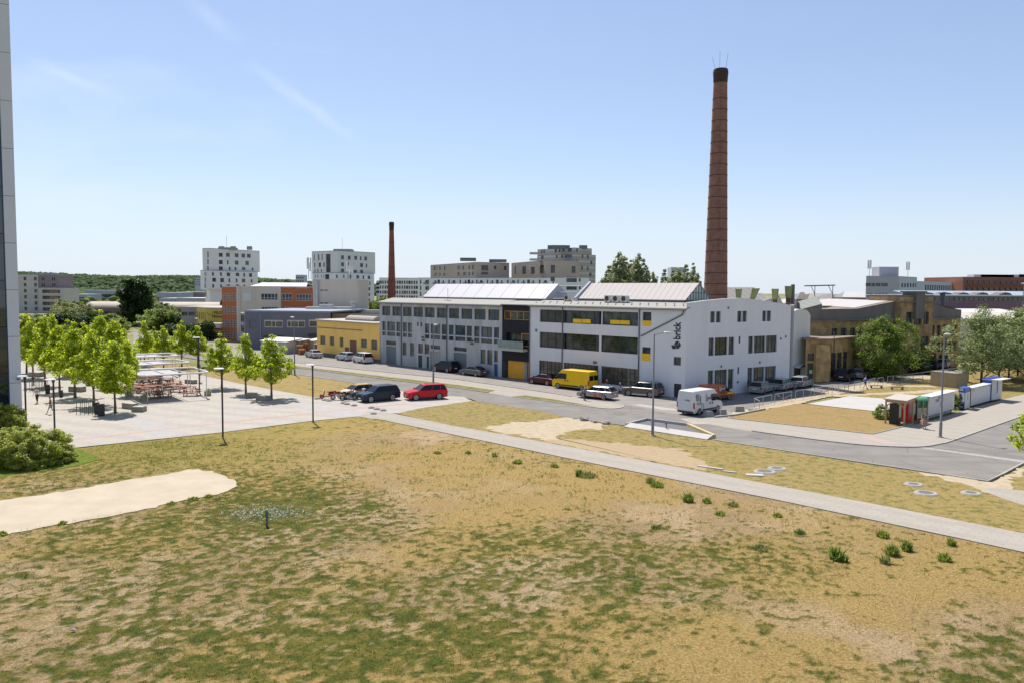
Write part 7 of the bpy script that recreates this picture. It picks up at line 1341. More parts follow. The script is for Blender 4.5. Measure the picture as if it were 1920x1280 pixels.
for kn,ox,lb in (((1432.9,739.2),1452.6,'silver estate with speckled doors, nearest of the row by the white wall'),((1472.5,733),1492,'silver estate with speckled doors, middle of the row by the white wall'),((1509,727.7),1525.7,'silver estate with speckled doors, furthest of the row by the annex porch'),((1620,710.5),1632.5,'silver estate parked under the bushy tree beside the dark pickup')):
    loc,rz=put('wagon',kn,ox,'r',-1); clone(ws,loc,rz,lb)
car('suv',(1591.7,715.2),1606,'r',-1,'black pickup style car with a chrome bumper by the ochre wing',paint('jet',(.016,.016,.018)),rails=True)
car('hatch',(1757,692.5),1768,'r',-1,'dark car in the shade by the ochre factory entrance',paint('darkblue',(.02,.03,.045)))
car('hatch',(1776,690.3),1786,'r',-1,'silver car in the shade right of the dark one by the factory entrance',paint('silver2',(.35,.37,.39),.3))
car('hatch',(590,654.5),580,'r',1,'wine red car parked in front of the slate blue building',paint('wine',(.16,.02,.03)))
# forecourt
SU='sport utility cars on the forecourt'
car('suv',(695.2,754.7),734.6,'f',1,'dark navy off-roader nose to the plaza, beside the motorcycles',paint('navy',(.012,.022,.04),.2),group=SU,rails=True)
car('suv',(779.8,751),822.8,'f',1,'bright red off-roader with silver roof rails on the forecourt',paint('red',(.52,.008,.02)),group=SU,rails=True)
car('hatch',(656,748),691,'f',1,'small orange car with a cream bonnet behind the motorcycles',paint('amber',(.42,.17,.03)))
for o in list(COL.objects):
    if o.get('label','').startswith('small orange car'):
        MB().slab([(1.05,-.7,1.0),(1.88,-.66,.78),(1.88,.66,.78),(1.05,.7,1.0)],[(1.05,-.7,1.03),(1.88,-.66,.81),(1.88,.66,.81),(1.05,.7,1.03)]).build('bonnet',mat('cream_paint',(.62,.50,.30),.3,.03,1,coat=.6),o,local=True); MB().box(-1.5,-.6,1.47,.2,.6,1.53).build('roof_panel',mat('yellow_roof',(.62,.42,.10),.3,.03,1,coat=.6),o,local=True)
# motorcycles
def moto(kind,label,px,py,rz,col,seat=V_trim):
    g_=G(px,py); t=thing('motor_scooter' if kind=='scooter' else 'motorcycle',label,'motorcycle',(g_[0],g_[1],.056),rz,'motorcycles and scooter beside the plaza'); rw=.24 if kind=='scooter' else .31; X=.62 if kind=='scooter' else .70
    for wx in (X,-X):
        b=MB(); n,k=18,6
        vs=[((wx+(rw-.055+.055*math.cos(q))*math.cos(p)),.06*math.sin(q),rw+(rw-.055+.055*math.cos(q))*math.sin(p)) for p in [6.283*i/n for i in range(n)] for q in [6.283*j/k for j in range(k)]]
        b.add(vs,[(i*k+j,i*k+(j+1)%k,((i+1)%n)*k+(j+1)%k,((i+1)%n)*k+j) for i in range(n) for j in range(k)]); w_=b.build('wheel',V_tyre,t,local=True,smooth=True)
        b=MB(); b.wheel((wx,0,rw),1,.05,[(.06,-.05),(.06,.05)],8); [b.tube((wx,0,rw),(wx+(rw-.07)*math.cos(a),0,rw+(rw-.07)*math.sin(a)),.012,n=4) for a in [k_*1.047 for k_ in range(6)]]; b.build('rim',V_rim,w_,local=True)
    b=MB(); [b.tube((X,s_*.09,rw),(X-.28,s_*.09,.92),.022,n=6) for s_ in (-1,1)]; b.build('fork',V_rim,t,local=True)
    b=MB(); b.path([(X-.34,-.36,1.0),(X-.28,-.12,1.02),(X-.28,.12,1.02),(X-.34,.36,1.0)],.016); b.build('handlebar',V_trim,t,local=True)
    MB().blob((X-.2,0,.88),(.1,.11,.1),1,.0).build('headlight',V_hl,t,local=True,smooth=True)
    if kind=='scooter':
        b=MB(); b.slab([(X-.12,-.2,.25),(X-.12,.2,.25),(X-.3,.17,.95),(X-.3,-.17,.95)],[(X-.2,-.2,.25),(X-.2,.2,.25),(X-.38,.17,.95),(X-.38,-.17,.95)]); b.build('leg_shield',col,t,local=True); MB().box(-.25,-.17,.22,X-.15,.17,.29).build('footboard',V_trim,t,local=True)
        MB().blob((-.5,0,.52),(.46,.22,.26),2,.1).build('rear_body',col,t,local=True,smooth=True); MB().blob((-.35,0,.80),(.42,.16,.09),2,.0).build('seat',seat,t,local=True,smooth=True); MB().blob((X,0,.36),(.26,.1,.2),2,0).build('front_mudguard',col,t,local=True,smooth=True)
    else:
        b=MB(); b.path([(-X,0,rw),(-.2,0,.45),(.25,0,.5),(X-.28,0,.88)],.035); b.path([(-.75,0,.7),(-.2,0,.72),(.3,0,.8)],.03); b.build('frame',V_trim,t,local=True)
        MB().blob((.18,0,.84),(.32,.16,.15),2,.05).build('fuel_tank',col,t,local=True,smooth=True); MB().blob((-.38,0,.80),(.42,.14,.08),2,0).build('seat',seat,t,local=True,smooth=True)
        MB().blob((.05,0,.45),(.24,.17,.2),2,.3,3).build('engine',V_rim,t,local=True); b=MB(); b.path([(.25,.15,.35),(-.1,.17,.25),(-.75,.18,.34)],.045); b.build('exhaust',V_rim,t,local=True)
        MB().blob((X,0,rw*2-.02),(.24,.07,.06),1,0).build('front_mudguard',col,t,local=True,smooth=True); MB().blob((X-.22,0,.95),(.16,.18,.16),2,.1).build('fairing',col,t,local=True,smooth=True); MB().blob((-.72,0,.72),(.2,.1,.08),1,0).build('tail',col,t,local=True,smooth=True)
    b=MB(); b.tube((-.1,-.1,.35),(-.15,-.3,.0),.012,n=5); b.build('side_stand',V_trim,t,local=True); return t
moto('scooter','bright red scooter, leftmost of the parked two wheelers',614,747.5,math.radians(196),paint('scooter',(.5,.01,.02)))
moto('bike','dark red motorcycle right of the scooter',636,749.5,math.radians(205),paint('wine2',(.25,.02,.03)))
moto('bike','black motorcycle between the red one and the navy car',654,750.8,math.radians(200),paint('black2',(.02,.02,.025)))
bk3=moto('bike','silver touring motorcycle with a white top box tight beside the navy car',669,748.5,math.radians(195),paint('silverbike',(.4,.42,.45),.4)); MB().box(-.98,-.22,.92,-.6,.22,1.2).build('top_box',mat('top_box_white',(.66,.66,.66),.4,0),bk3,local=True)
# ---------------------------------------------------------------- lamps
M_lamp=mat('lamp_grey',(.22,.22,.225),.5,.05,1,metal=.2); M_lampd=mat('lamp_dark',(.035,.028,.032),.5,0); M_white=mat('lamp_white',(.66,.66,.66),.4,0)
def hgt(px,py,top,hz=None): g_=G(px,py); return XZ(px,top,g_[1])[1]
def street_lamp(px,py,top,arm,az,label,grp='grey street lamps'):
    g_=G(px,py); h=XZ(px,top,g_[1])[1]; t=thing('street_lamp',label,'street lamp',(g_[0],g_[1],.05),az,grp)
    MB().lathe([(.13,0),(.13,1.3),(.09,1.35),(.055,h)],10).build('pole',M_lamp,t,local=True,smooth=True); MB().box(-.22,-.22,-.05,.22,.22,.05).build('footing',M_kerb,t,local=True)
    if arm>.3: b=MB(); b.path([(0,0,h-.15),(.25,0,h-.02),(arm,0,h+.12)],.035); b.build('arm',M_lamp,t,local=True)
    b=MB(); b.blob((arm+.2,0,h+.12),(.34,.14,.08),2,0); b.build('lamp_head',M_white,t,local=True,smooth=True); MB().blob((arm+.2,0,h+.06),(.3,.13,.08),1,0).build('lens',mat('lamp_lens',(.5,.52,.55),.2,0),t,local=True); return t
street_lamp(1223.5,816.5,627,1.0,.25,'tall grey street lamp with a curved arm in front of the white building'); street_lamp(1763,820,630,.12,.2,'tall grey street lamp on the pavement corner by the lockers')
sl_=street_lamp(812.5,718,611,.12,.3,'street lamp in the verge with a small box on its pole, before the grey building'); MB().cb((.16,-.1,1.9),(.3,.2,.5)).build('switch_box',M_lamp,sl_,local=True)
street_lamp(552.5,703,597,.1,2.9,'street lamp at the road edge in front of the slate blue building'); street_lamp(459,689,589,.1,2.9,'street lamp left of the slate blue building, behind the plaza trees'); street_lamp(372,672,599,.1,2.9,'street lamp before the yellow hall, behind the plaza trees')
g_=corner(1918,140); t=thing('street_lamp','very tall lamp mast poking above the right hand trees','street lamp',g_); z=XZ(1918,533,140)[1]; MB().lathe([(.12,0),(.06,z)],8).build('pole',M_lamp,t,local=True); MB().blob((0,0,z+.1),(.5,.2,.15),1,0).build('lamp_head',M_white,t,local=True)
for px,py,tp,lb in ((587,791,685,'slim dark plaza lamp at the plaza edge, rightmost of its kind'),(418,820,692,'slim dark plaza lamp standing at the meadow edge below the three trees'),(102.8,813,712,'slim dark plaza lamp right of the glass office, nearer to the two walkers'),(49.2,796,706,'slim dark plaza lamp tight beside the glass office corner'),(374,735,634,'slim dark plaza lamp rising inside the picnic area'),(263.6,674,605,'slim dark plaza lamp far back beyond the pergolas')):
    g_=G(px,py); h=XZ(px,tp,g_[1])[1]; t=thing('plaza_lamp',lb,'street lamp',(g_[0],g_[1],.05),0,'slim dark plaza lamps'); MB().lathe([(.075,0),(.075,h-.1)],10).build('pole',M_lampd,t,local=True); b=MB(); b.lathe([(.40,h-.02),(.43,h+.02),(.38,h+.07)],18,(-.25,0,0)); b.build('reflector',M_white,t,local=True); MB().cb((0,0,h-.1),(.18,.18,.22)).build('lamp_head',M_lampd,t,local=True)
# ---------------------------------------------------------------- plaza furniture
M_csn=mat('cast_concrete',(.26,.245,.20),.9,.15,1.5); M_red2=mat('red_brown_wood',(.27,.10,.055),.7,.2,3); M_blk=mat('black_bin',(.02,.022,.024),.6,0); M_gr=mat('green_steel',(.02,.045,.03),.5,0)
def seat(px,py,w_,d,h,rz,label,grp='cast concrete seats'):
    g_=G(px,py); t=thing('concrete_bench',label,'bench',(g_[0],g_[1],.052),rz,grp); MB().box(-w_/2,-d/2,0,w_/2,d/2,h).build('block',M_csn,t,local=True); MB().box(-w_/2+.04,-d/2+.04,h,w_/2-.04,d/2-.04,h+.035).build('top',mat('seat_top',(.36,.34,.31),.8,.08,2),t,local=True); return t
seat(244,766,1.7,.7,.55,-.5,'long concrete seat beside the tree with the black bins, left part'); seat(261,771.5,1.15,.9,.5,-.05,'square concrete seat touching the end of the long one'); seat(472,745,1.1,.75,.5,-.2,'left concrete seat under the two rightmost plane trees'); seat(494,750.5,1.5,.8,.5,-.35,'right concrete seat under the two rightmost plane trees')
seat(145,734,1.9,.8,.6,-.3,'wedge shaped concrete planter seat behind the walkers'); seat(68,706,1.8,.9,.6,-.3,'concrete seat near the glass office, far one'); seat(358,719,1.6,.7,.5,-.5,'concrete seat beyond the picnic tables on the right')
for px,py,lb in ((270,751.5,'square planter at the left front pergola post'),(389.5,742,'square planter at the right front pergola post'),(242,744,'square planter at the left end of the picnic tables'),(207,731,'square planter behind the tree row, left of the tables')):
    g_=G(px,py); t=thing('planter',lb,'planter',(g_[0],g_[1],.052),.1,'square planters round the picnic area'); MB().box(-.32,-.32,0,.32,.32,.5).build('pot',M_csn,t,local=True); V,Q=leaves(np.array([(0,0,.6),(.1,.1,.7),(-.12,0,.62)]),np.full((3,1),.26)*np.ones((1,3)),60,.1,seed=px and 4); npmesh('foliage',V,Q,L_mid,t)
def rack(px,py,rz,n,label):
    g_=G(px,py); t=thing('bicycle_rack',label,'bicycle rack',(g_[0],g_[1],.052),rz,'green bicycle racks')
    for k in range(n): x=(k-(n-1)/2)*.42; b=MB(); b.path([(x,-.45,0),(x,-.45,1.3),(x,.45,1.3),(x,.45,0)],.028); b.build('hoop',M_gr,t,local=True)
    MB().path([(-.42*(n-1)/2,-.45,1.3),(.42*(n-1)/2,-.45,1.3)],.025).build('rail',M_gr,t,local=True)
rack(164,775,-.1,5,'dark green bicycle rack in front of the trees, near one'); rack(70,733,-.1,6,'dark green bicycle rack behind the standing walker, far one')
for px,py,w_,d,h,lb in ((190,780,.5,.45,1.12,'larger black litter bin with a pale side, right of the bicycle rack'),(182,776,.35,.35,1.1,'narrow black litter bin right behind the larger one'),(89.5,738.5,.38,.35,1.05,'tall black bin under the trees behind the walkers'),(115,744.5,.28,.28,.75,'small round topped black bin under the trees')):
    g_=G(px,py); t=thing('litter_bin',lb,'bin',(g_[0],g_[1],.052),.1,'black bins on the plaza'); MB().box(-w_/2,-d/2,0,w_/2,d/2,h).build('body',M_blk,t,local=True); MB().box(-w_/2-.02,-d/2-.02,h,w_/2+.02,d/2+.02,h+.05).build('lid',M_blk,t,local=True)
    if w_>.45: MB().box(-w_/2-.012,-d/2+.03,.08,-w_/2-.002,d/2-.03,h-.08).build('side_panel',M_csn,t,local=True)
def picnic(label):
    t=thing('picnic_table',label,'picnic table',(0,0,.052),0,'red brown picnic tables under the pergolas')
    MB().box(-1,-.36,.72,1,.36,.76).build('table_top',M_red2,t,local=True)
    for s in (-1,1):
        MB().box(-1,s*.74-.14,.42,1,s*.74+.14,.46).build('seat',M_red2,t,local=True)
        for x in (-.75,.75): b=MB(); b.slab([(x-.04,s*.18,.72),(x+.04,s*.18,.72),(x+.04,s*.66,0),(x-.04,s*.66,0)],[(x-.04,s*.26,.72),(x+.04,s*.26,.72),(x+.04,s*.76,0),(x-.04,s*.76,0)]); b.build('leg',M_red2,t,local=True)
    for x in (-.75,.75): MB().box(x-.03,-.86,.36,x+.03,.86,.42).build('crossbar',M_red2,t,local=True)
    return t
PT_=[(960,825,'front row, right end by the pergola post'),(400,865,'front row, left of the seated visitor in grey'),(525,850,'front row, with the seated visitor in grey'),(270,785,'front left beside the square planter'),(150,745,'left end of the second row'),(60,775,'far left beside the end planter'),(260,710,'left side, second row'),(120,690,'left side, third row'),(380,760,'middle of the second row, left part'),(760,765,'second row, behind the front gap'),(640,725,'middle of the third row'),(900,775,'second row right, behind the front right one'),(520,680,'centre, just before the visitor in black'),(400,650,'centre left, where the visitor in black sits'),(250,620,'rear left, under the second pergola'),(330,585,'rear row, centre'),(200,570,'rear row, left end'),(690,690,'centre right, under the closed parasol'),(570,640,'rear centre right')]
pt0=None
for i,(x,y,lb) in enumerate(PT_):
    g_=G(240+x/8,640+y/8-1.5)
    if pt0 is None: pt0=picnic('picnic table, '+lb); pt0.location=(g_[0],g_[1],.052); pt0.rotation_euler=(0,0,.1); XF[pt0]=(np.array([g_[0],g_[1],.052]),.1)
    else: clone(pt0,(g_[0],g_[1],.052),.1+.12*((i*37)%7-3)/3,'picnic table, '+lb)
M_fab=mat('grey_awning',(.34,.33,.34),.8,.06,1); M_pf=mat('white_powder_coat',(.60,.58,.56),.45,0)
def pergola(a,b_,depth,label,zt=2.95,fabric=.62):
    p,q=G(*a),G(*b_); w_=Wall(p,q); t=thing('pergola',label,'pergola',(*p[:2],.052),0,'white pergolas over the picnic tables'); Lw=w_.L
    for u,o in ((0,0),(Lw,0),(0,-depth),(Lw,-depth),(Lw*.5,-depth)): MB().tube(w_.p(u,.05,o),w_.p(u,zt,o),.05,n=8).build('post',M_pf,t)
    e=.35; ring=[(-.6,0),(-.6+e,e*.6),(Lw-.6,e*.6),(Lw+.1,.1),(Lw+.35,-.6),(Lw+.35,-depth+.5),(Lw,-depth-.2),(-.3,-depth-.2),(-.6,-depth+.3)]
    b=MB(); n=len(ring)
    for i in range(n): (u0_,o0_),(u1_,o1_)=ring[i],ring[(i+1)%n]; b.tube(w_.p(u0_,zt+.05,o0_),w_.p(u1_,zt+.05,o1_),.11,n=6)
    b.build('ring_beam',M_pf,t)
    for k in (1,2): MB().tube(w_.p(Lw*k/3,zt+.04,0),w_.p(Lw*k/3,zt+.04,-depth),.05,n=6).build('crossbeam',M_pf,t)
    uf=Lw*fabric; MB().slab([w_.p(-.4,zt-.06,-.3),w_.p(uf,zt-.06,-.3),w_.p(uf,zt-.06,-depth+.2),w_.p(-.4,zt-.06,-depth+.2)],[w_.p(-.4,zt-.04,-.3),w_.p(uf,zt-.04,-.3),w_.p(uf,zt-.04,-depth+.2),w_.p(-.4,zt-.04,-depth+.2)]).build('awning',M_fab,t)
pergola((276.8,754.3),(387.5,746),6.4,'nearest white pergola with a half drawn grey awning'); pergola((262,729),(352,722.5),5.6,'middle white pergola, partly behind the plane tree',fabric=.75); pergola((258,710),(330,706),5,'furthest small white pergola with a grey awning',fabric=.7)
for px,py,lb in ((337,720,'closed grey parasol between the tables, left one'),(375.5,718,'closed grey parasol by the slim dark lamp, right one')):
    g_=G(px,py); t=thing('parasol',lb,'parasol',(g_[0],g_[1],.052),0,'closed grey parasols'); MB().tube((0,0,0),(0,0,2.5),.03).build('pole',M_pf,t,local=True); MB().lathe([(.05,.95),(.24,1.1),(.2,1.6),(.1,2.3),(.02,2.45)],9).build('canopy',M_fab,t,local=True,smooth=True); MB().lathe([(.3,0),(.3,.08),(.06,.12)],10).build('base',M_csn,t,local=True)
# ---------------------------------------------------------------- stones, domes, island, barriers
M_st=mat('pale_stone',(.30,.28,.255),.9,.15,3)
for i,(x,y) in enumerate(((100,740),(200,757),(255,768),(440,798),(485,810),(575,828),(797,858),(867,876),(950,893),(825,935))):
    g_=G(580+x/6.857,640+y/6.857); t=thing('concrete_dome','low concrete dome, '+('leftmost of the line by the scooter','second in the line by the scooter','third in the line, before the red motorcycle','fourth, before the black motorcycle','fifth, beside the fourth before the black motorcycle','sixth, under the nose of the navy car','seventh, right of the navy car','eighth, between two others at the path head','ninth, rightmost at the path head','alone on the path side of the others')[i],'bollard',(g_[0],g_[1],.052),0,'concrete domes across the plaza edge'); MB().lathe([(.36,0),(.35,.06),(.27,.16),(.14,.22),(.02,.24)],14).build('dome',M_st,t,local=True,smooth=True)
for px,py,r_,lb in ((1095,788.3,.42,'pale boulder at the road edge, leftmost of three'),(1116,792.3,.24,'small dark boulder between two pale ones'),(1136,795,.4,'pale boulder nearest the concrete island'),(138,1185,.09,'small white stone lying in the meadow')):
    g_=G(px,py); t=MB(); t.blob((g_[0],g_[1],.1+r_*.2),(r_,r_*.7,r_*.5),2,.5,seed=px); o=t.build('boulder',M_st if 'dark' not in lb else M_csn,None,smooth=False); tag(o,lb,'stone')
isl=[G(1174,798.8),G(1212.5,789),G(1290,799.5),G(1342,822.5),G(1334,825.5)]; t=thing('traffic_island','raised concrete island with a pale front slab and a yellow right kerb','traffic island',isl[0])
def kb(p,q,wd,h0,h1,m,nm): 
    d=uvec(p,q); n_=np.array([-d[1],d[0],0])*wd/2; b=MB(); b.slab([(*(p+n_)[:2],0),(*(q+n_)[:2],0),(*(q-n_)[:2],0),(*(p-n_)[:2],0)],[(*(p+n_)[:2],h0),(*(q+n_)[:2],h0),(*(q-n_)[:2],h1),(*(p-n_)[:2],h1)]); return b.build(nm,m,t)
kb(G(1176,799.5),G(1331,823.5),.95,.36,.10,M_slab,'front_slab'); kb(isl[1],isl[2],.16,.34,.34,M_slab,'rear_kerb'); kb(G(1290,800),G(1339,821.5),.3,.36,.36,mat('yellow_kerb',(.50,.40,.18),.8,.15,3),'yellow_kerb'); kb(isl[0],isl[1],.16,.33,.33,M_slab,'side_kerb')
b=MB(); b.add([(p[0],p[1],.10) for p in (G(1180,798.5),isl[1],isl[2],G(1330,820))],[(0,1,2,3)]); b.build('infill',mat('island_infill',(.12,.12,.12),.9,.15,2),t)
g_=G(1249,809); t=thing('marker_post','tiny striped marker post with a dark shadow line on the concrete island','marker',g_); MB().tube((0,0,.1),(0,0,.75),.04).build('post',W_frame,t,local=True); MB().box(-.1,-.03,.7,.1,.03,.85).build('plate',mat('marker_red',(.4,.06,.05),.6,0),t,local=True)
for x0,x1,y,h,lb in ((1325,1339,782,.62,'tilted concrete block in front of the white van'),(1351,1364,778,.6,'concrete block right behind the white van nose'),(1378,1397,772.5,.62,'larger trapezoid concrete block further along the kerb')):
    a,c_=G(x0,y),G(x1,y-1); w_=Wall(a,c_); t=thing('concrete_block',lb,'barrier',a,0,'trapezoid concrete blocks by the lane'); b=MB(); L_=w_.L; b.slab([w_.p(0,0,0),w_.p(L_,0,0),w_.p(L_,0,-.9),w_.p(0,0,-.9)],[w_.p(L_*.2,h,-.15),w_.p(L_*.95,h*.9,-.15),w_.p(L_*.9,h*.9,-.6),w_.p(L_*.22,h,-.6)]); b.build('block',M_st,t)
b=MB(); r_=random.Random(4)
for k in range(14): g_=G(1404+r_.random()*14,768+r_.random()*4); b.blob((g_[0],g_[1],.12),(.18+.15*r_.random(),.15,.12),1,.5,seed=k)
o=b.build('rubble',M_st); tag(o,'small heap of rubble beside the end of the railing','rubble',kind='stuff')
M_strp=stripes('hazard_stripes',(.62,.60,.60),(.40,.03,.03),(.7,.0,.7),.5,.5,.5)
for px,py,lb in ((1137,729.5,'red and white striped board behind the printed estate, left one'),(1162,735,'red and white striped board left of the bronze off-roader')):
    g_=G(px,py); t=thing('hazard_board',lb,'barrier',(g_[0],g_[1],.05),-.75,'striped hazard boards'); MB().box(-.14,-.02,.25,.14,.02,1.25).build('board',M_strp,t,local=True); MB().box(-.2,-.2,0,.2,.2,.12).build('foot',V_trim,t,local=True); MB().tube((0,0,.1),(0,0,.3),.03).build('post',P_pipe,t,local=True)
M_rail=mat('galvanised_rail',(.42,.43,.44),.4,.05,1,metal=.4)
RL=[[(1414.3,764.3),(1430.3,760.5),(1446.8,757)],[(1452.5,756),(1468.3,753),(1484,750.6)],[(1491.5,749.4),(1506,747),(1520,744.5)],[(1527,743.2),(1539.7,741),(1553,739),(1560,737.8)],[(1571.8,735.5),(1583.4,733.6),(1590.7,732.4)],[(1601.7,730.4),(1612.6,728.4)],[(1629,725.5),(1639.6,723.8)],[(1645.5,722.8),(1655.6,721.2)],[(1664,719.8),(1674,718.4),(1690,716.4)],[(1694,716),(1712,713.5),(1730,711),(1752,708),(1775,705),(1798,702)]]
nm=('nearest section','second section','third section','fourth section','fifth section','sixth section, short','seventh section, short','eighth section, short','ninth section by the tree','last long section under the tree')
for i,ps in enumerate(RL):
    P=[G(*p) for p in ps]; t=thing('railing','galvanised railing along the lane, '+nm[i],'railing',P[0],0,'railings along the lane')
    for p in P: MB().tube((p[0],p[1],0),(p[0],p[1],1.08),.032,n=6).build('post',M_rail,t)
    MB().path([(p[0],p[1],1.08) for p in P],.035).build('top_rail',M_rail,t); 
    if i==0: q=G(1424,767.5); MB().path([(P[0][0],P[0][1],1.08),(q[0],q[1],.95),(q[0],q[1],0)],.032).build('return_rail',M_rail,t)
M_tape=stripes('barrier_tape',(.62,.6,.6),(.5,.04,.05),(.8,.6,0),.5,.5,.5); b=MB(); pts=[(1455,753,.9),(1468,753,.35),(1484,750.6,.7),(1527,743.2,.9),(1545,740,.3),(1560,737.8,.8),(1575,737,.2),(1600,736,.12),(1620,735,.1)]
P=[(*G(x,y)[:2],z) for x,y,z in pts]
for i in (0,1,3,4,5,6,7): p,q=P[i],P[i+1]; b.quad(p,q,(q[0],q[1],q[2]+.08),(p[0],p[1],p[2]+.08))
o=b.build('barrier_tape',M_tape); tag(o,'sagging red and white tape tied along the lane railings','tape')
# manholes and slabs
M_iron=mat('cast_iron',(.12,.11,.10),.8,.1,3)
for px,py,R_,lb in ((1434,885,.78,'manhole ring, larger left one of the overlapping pair'),(1457,879,.66,'manhole ring, right one of the overlapping pair'),(1713,909,.6,'upper manhole ring near the dirt corner'),(1736,925.5,.72,'largest manhole ring near the dirt corner'),(1821,925.5,.6,'manhole ring furthest right, close to the cobbles')):
    g_=G(px,py); t=thing('manhole',lb,'manhole',(g_[0],g_[1],.045),0,'concrete manhole rings in the grass'); b=MB(); n=26
    vs=[(r_*math.cos(6.283*i/n)*(1+.03*math.sin(i*2.3)),r_*math.sin(6.283*i/n),z) for r_,z in ((R_,0),(R_-.08,.07),(R_-.28,.075),(R_-.3,.03)) for i in range(n)]; b.add(vs,[(k*n+i,k*n+(i+1)%n,(k+1)*n+(i+1)%n,(k+1)*n+i) for k in range(3) for i in range(n)]); b.build('ring',M_st,t,local=True); MB().lathe([(R_-.28,.03),(R_-.3,.065)],20).build('cover',M_iron,t,local=True)
for px,py,w_,d,rz,lb in ((1332,877.5,1.9,.25,-.6,'long thin pale slab lying in the grass near the path'),(1368,885.5,.9,.2,-.5,'short pale slab between the long one and the manholes'),(1415,891.5,1.15,.55,-.15,'square pale slab touching the left manhole')):
    g_=G(px,py); b=MB(); b.cb((g_[0],g_[1],.07),(w_,d,.08),rz); o=b.build('concrete_slab_piece',M_slab); tag(o,lb,'slab')
g_=G(500.5,986.5); t=thing('wooden_post','short weathered post with a pale cap standing among white flowers','post',g_); MB().box(-.055,-.055,0,.055,.055,.82).build('post',M_wood,t,local=True); MB().box(-.06,-.06,.82,.06,.06,.92).build('cap',M_lamp,t,local=True)
# ---------------------------------------------------------------- lockers, kiosk, shelter, boxes
M_lw=mat('locker_white',(.58,.57,.55),.5,.03,1); M_ld=mat('locker_door',(.60,.59,.57),.45,.03,1.4); M_lg=mat('locker_gap',(.20,.20,.21),.6,0); M_bl=mat('kiosk_blue',(.015,.06,.33),.4,.03,1); M_rd=mat('machine_red',(.55,.02,.02),.4,.05,2); M_gn=mat('bin_green',(.02,.20,.07),.5,.08,2)
def lockers(a,c_,h,d,label,nu,nz,roofc,ov=.35,leg=.12,n='locker_wall'):
    p,q=G(*a),G(*c_); w_=Wall(p,q); t=thing(n,label,'parcel lockers',p); Lw=w_.L
    b=MB(); obox(w_,0,Lw,leg,h,-d,0,b); b.build('cabinet',M_lg,t)
    for i in range(nu):
        z=leg+.04; j=0
        while z<h-.12: hz=min((.22,.34,.22,.5)[(i*3+j)%4],h-.06-z); bb=MB(); obox(w_,Lw*i/nu+.012,Lw*(i+1)/nu-.012,z,z+hz-.02,.0,.02,bb); bb.build('locker_door',M_ld,t); z+=hz; j+=1
    b=MB(); obox(w_,-.1,Lw+.1,h,h+.07,-d-.1,ov,b); b.build('roof',roofc,t); return t,w_
lk1,w_=lockers((1739.5,785.5),(1788.3,770.8),2.24,.75,'long white locker wall with a dark foot grid, nearest the shelter',9,8,M_lw,.3,.3)
for k in range(9): b=MB(); u=w_.L*(k+.1)/9; b.slab([w_.p(u,.02,0),w_.p(u+.16,.02,0),w_.p(u+.30,.3,0),w_.p(u+.14,.3,0)],[w_.p(u,.02,-.6),w_.p(u+.16,.02,-.6),w_.p(u+.30,.3,-.6),w_.p(u+.14,.3,-.6)]); b.build('foot',M_lw,lk1)
c=w_.L; b=MB(); obox(w_,c*.26,c*.40,1.55,1.85,.022,.03); b.build('emblem',gm_,lk1); b=MB(); obox(w_,c*.36,c*.47,1.82,2.05,.022,.031); b.build('emblem',gm_,lk1); b=MB(); obox(w_,c*.43,c*.47,.95,1.5,.022,.032); b.build('screen',gd_,lk1)
lk2,w_=lockers((1819.5,762.5),(1856,752.4),2.1,.7,'white locker wall between the blue kiosk and the taller lockers',8,7,M_lw,.15); b=MB(); obox(w_,.3,1.1,1.75,1.85,.022,.03); b.build('lettering',gm_,lk2)
lk3,w_=lockers((1857.5,752.4),(1877.6,748.2),2.55,.9,'taller lockers with blue trim and an overhanging white canopy, far end',5,8,M_lw,.9); b=MB(); obox(w_,-.06,.06,.05,2.5,-.9,.05); b.build('trim',M_bl,lk3); b=MB(); obox(w_,w_.L*.5,w_.L*.58,.9,2.3,.022,.04); b.build('screen',M_bl,lk3); b=MB(); obox(w_,-.1,w_.L+.1,2.62,2.72,-1.0,-.1); b.build('fascia',M_bl,lk3)
K0,K1,K2=G(1796,765.5),G(1808,767.8),G(1817.5,764); w1_,w2_=Wall(K0,K1),Wall(K1,K2); kt=thing('photo_kiosk','blue and white self service kiosk between the two locker walls','kiosk',K1); hk=2.35; K3=K0+(K2-K1)
b=MB(); b.prism([p[:2] for p in (K0,K1,K2,K3)],.05,hk-.45); b.build('body',M_bl,kt); b=MB(); b.prism([p[:2] for p in (K0-.03,K1+np.array([0,-.05,0]),K2+.03,K3)],hk-.45,hk); b.build('header',M_bl,kt)
panel(kt,w2_,[.03,.08,w2_.L-.03,hk-.5],M_lw,'side_panel',0,.03); panel(kt,w1_,[.03,.85,w1_.L-.03,1.85],mat('poster_pale',(.50,.50,.55),.5,.25,3),'poster',0,.02)
b=MB(); c=w1_.L
for cu,cz,r_ in ((c*.35,1.5,.2),(c*.55,1.25,.16),(c*.3,1.15,.14)): b.slab([w1_.p(cu+r_*math.cos(a),cz+r_*math.sin(a)*1.3,.021) for a in [k*.785 for k in range(8)]],[w1_.p(cu+r_*math.cos(a),cz+r_*math.sin(a)*1.3,.03) for a in [k*.785 for k in range(8)]])
b.build('picture',gd_,kt); text_mesh('AKÁ.',M_lw,kt,.36,on_wall(w1_,c*.5,hk-.2,.03),'lettering',.01,squeeze=.8); text_mesh('OPEN' if 0 else 'foto',M_lw,kt,.28,on_wall(w1_,c*.5,.32,.03),'lettering',.01)
b=MB(); obox(w2_,w2_.L*.45,w2_.L*.6,1.0,1.6,.031,.036); b.build('notice',gm_,kt)
